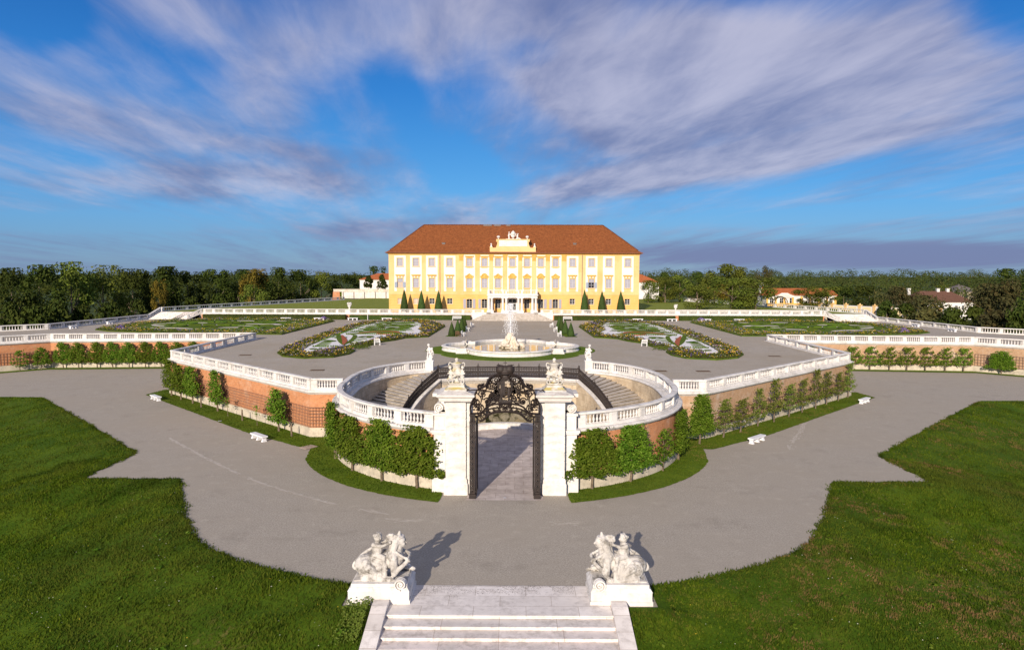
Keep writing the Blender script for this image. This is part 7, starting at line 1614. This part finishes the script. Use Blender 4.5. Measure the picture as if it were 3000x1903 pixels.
og = house("orangery", 77.0, 98, 216, 224, 4.9, 8.0, 10.35, WHITE_PL, ROOF_O, "long low white and yellow orangery with bright orange roof on the right", False, 7, ((76.6, 1.5),), cat="orangery")
m = MB(); yo = 215.9
for k in range(9): x = 77.2 + 2.58 * k; m.box(x - .28, x + .28, yo - .12, yo + .1, 4.9, 8.0)
m.box(77, 98, yo - .1, yo + .1, 5.0, 5.9); m.build("pilaster_strip", YELLOW_D, og)
m = MB(); gx = 82.3; m.add([(gx - 2.9, yo - .3, 8.2), (gx - 1.6, yo - .3, 8.6), (gx - .9, yo - .3, 9.0), (gx + .9, yo - .3, 9.0), (gx + 1.6, yo - .3, 8.6), (gx + 2.9, yo - .3, 8.2), (gx + 2.9, yo - .3, 7.7), (gx - 2.9, yo - .3, 7.7)], [(7, 6, 5, 4, 3, 2, 1, 0)]); m.box(gx - 2.9, gx + 2.9, yo - .28, yo + .05, 7.7, 8.1); m.build("gable", WHITE_PL, og)
m = MB(); m.add([(75.4, 215.5, 8.2), (79.5, 215.5, 8.2), (76.8, 220, 11.0)], [(0, 1, 2)]); m.build("corner_roof", ROOF_O, og, uv=True)
root = empty("garden_wall"); tag(root, "pale cream garden wall with yellow piers running towards the right stairs", "wall")
gwp = [(88.3, 204.5), (93.6, 193.5), (99.0, 183), (104, 173)]; m = MB(); m.sweep(gwp, [(-.2, -3.4), (-.2, 6.15), (.2, 6.15), (.2, -3.4)]); m.build("wall_face", WHITE_PL, root)
c = plen(gwp)
for k in range(9): (x, y), h, _ = along(gwp, c[-1] * k / 8, c); m = MB(); m.box(-.42, .42, -.3, .3, 3.5, 6.3, h, (x, y)); m.box(-.52, .52, -.4, .4, 6.3, 6.5, h, (x, y)); m.ell((x, y, 6.62), .25, 6, 4); m.build("pier", YELLOW, root)
for k in range(8): (x, y), h, _ = along(gwp, c[-1] * (k + .5) / 8, c); m = MB(); m.box(-1.3, 1.3, -.23, -.19, 3.5, 5.9, h, (x, y)); m.build("wall_panel", m_noise("cream_panel", (.82, .68, .40), (.78, .62, .34), 1) if "cream_panel" not in MATS else MATS["cream_panel"], root)
house("brown_house", 161.5, 186, 288, 300, -3.4, 3.3, 7.9, WHITE_PL, ROOF_B, "white house with dark brown roof and white chimneys behind the right trees", True, 9, ((163, .9), (175, .9), (179, .9)))
house("grey_barn", 201, 214, 326, 340, -3.4, 6.6, 10.2, m_plain("barn_wall", (.42, .34, .24)), ROOF_G, "barn with grey gabled roof behind the brown roofed house", True, 0, cat="barn")
root = empty("low_wall"); tag(root, "low pale kerb wall along the front of the right lawn", "wall"); m = MB(); m.box(35, 72, 172.6, 173.0, U, U + .42); m.build("wall_face", STONE, root); m = MB(); m.box(34.9, 72.1, 172.5, 173.1, U + .42, U + .5); m.build("coping", STONE_STEP, root)
m = MB()
for y in (203.0, 204.6): m.tube([(74.6 + 2.0 * (1 - cos(a)) , y, 5.2 + 3.0 * sin(a) ** .7) for a in [pi * k / 14 for k in range(15)]], .10, 5)
for k in range(9): a = pi * k / 8; m.tube([(74.6 + 2.0 * (1 - cos(a)), 203, 5.2 + 3.0 * sin(a) ** .7), (74.6 + 2.0 * (1 - cos(a)), 204.6, 5.2 + 3.0 * sin(a) ** .7)], .05, 4)
ar = empty("garden_arch"); tag(ar, "dark arched garden arbour overgrown with climbers in front of the orangery", "arbour"); m.build("arch_frame", IRON, ar); m = MB(); rr = random.Random(3)
for _ in range(160): a = pi * rr.random(); m.grid_leaf((74.6 + 2.0 * (1 - cos(a)), 203 + rr.uniform(-.2, 1.8), 5.2 + 3.1 * sin(a) ** .7), (-cos(a), -.4, sin(a)), .35, rr)
m.build("climber", LEAF_DARK, ar)
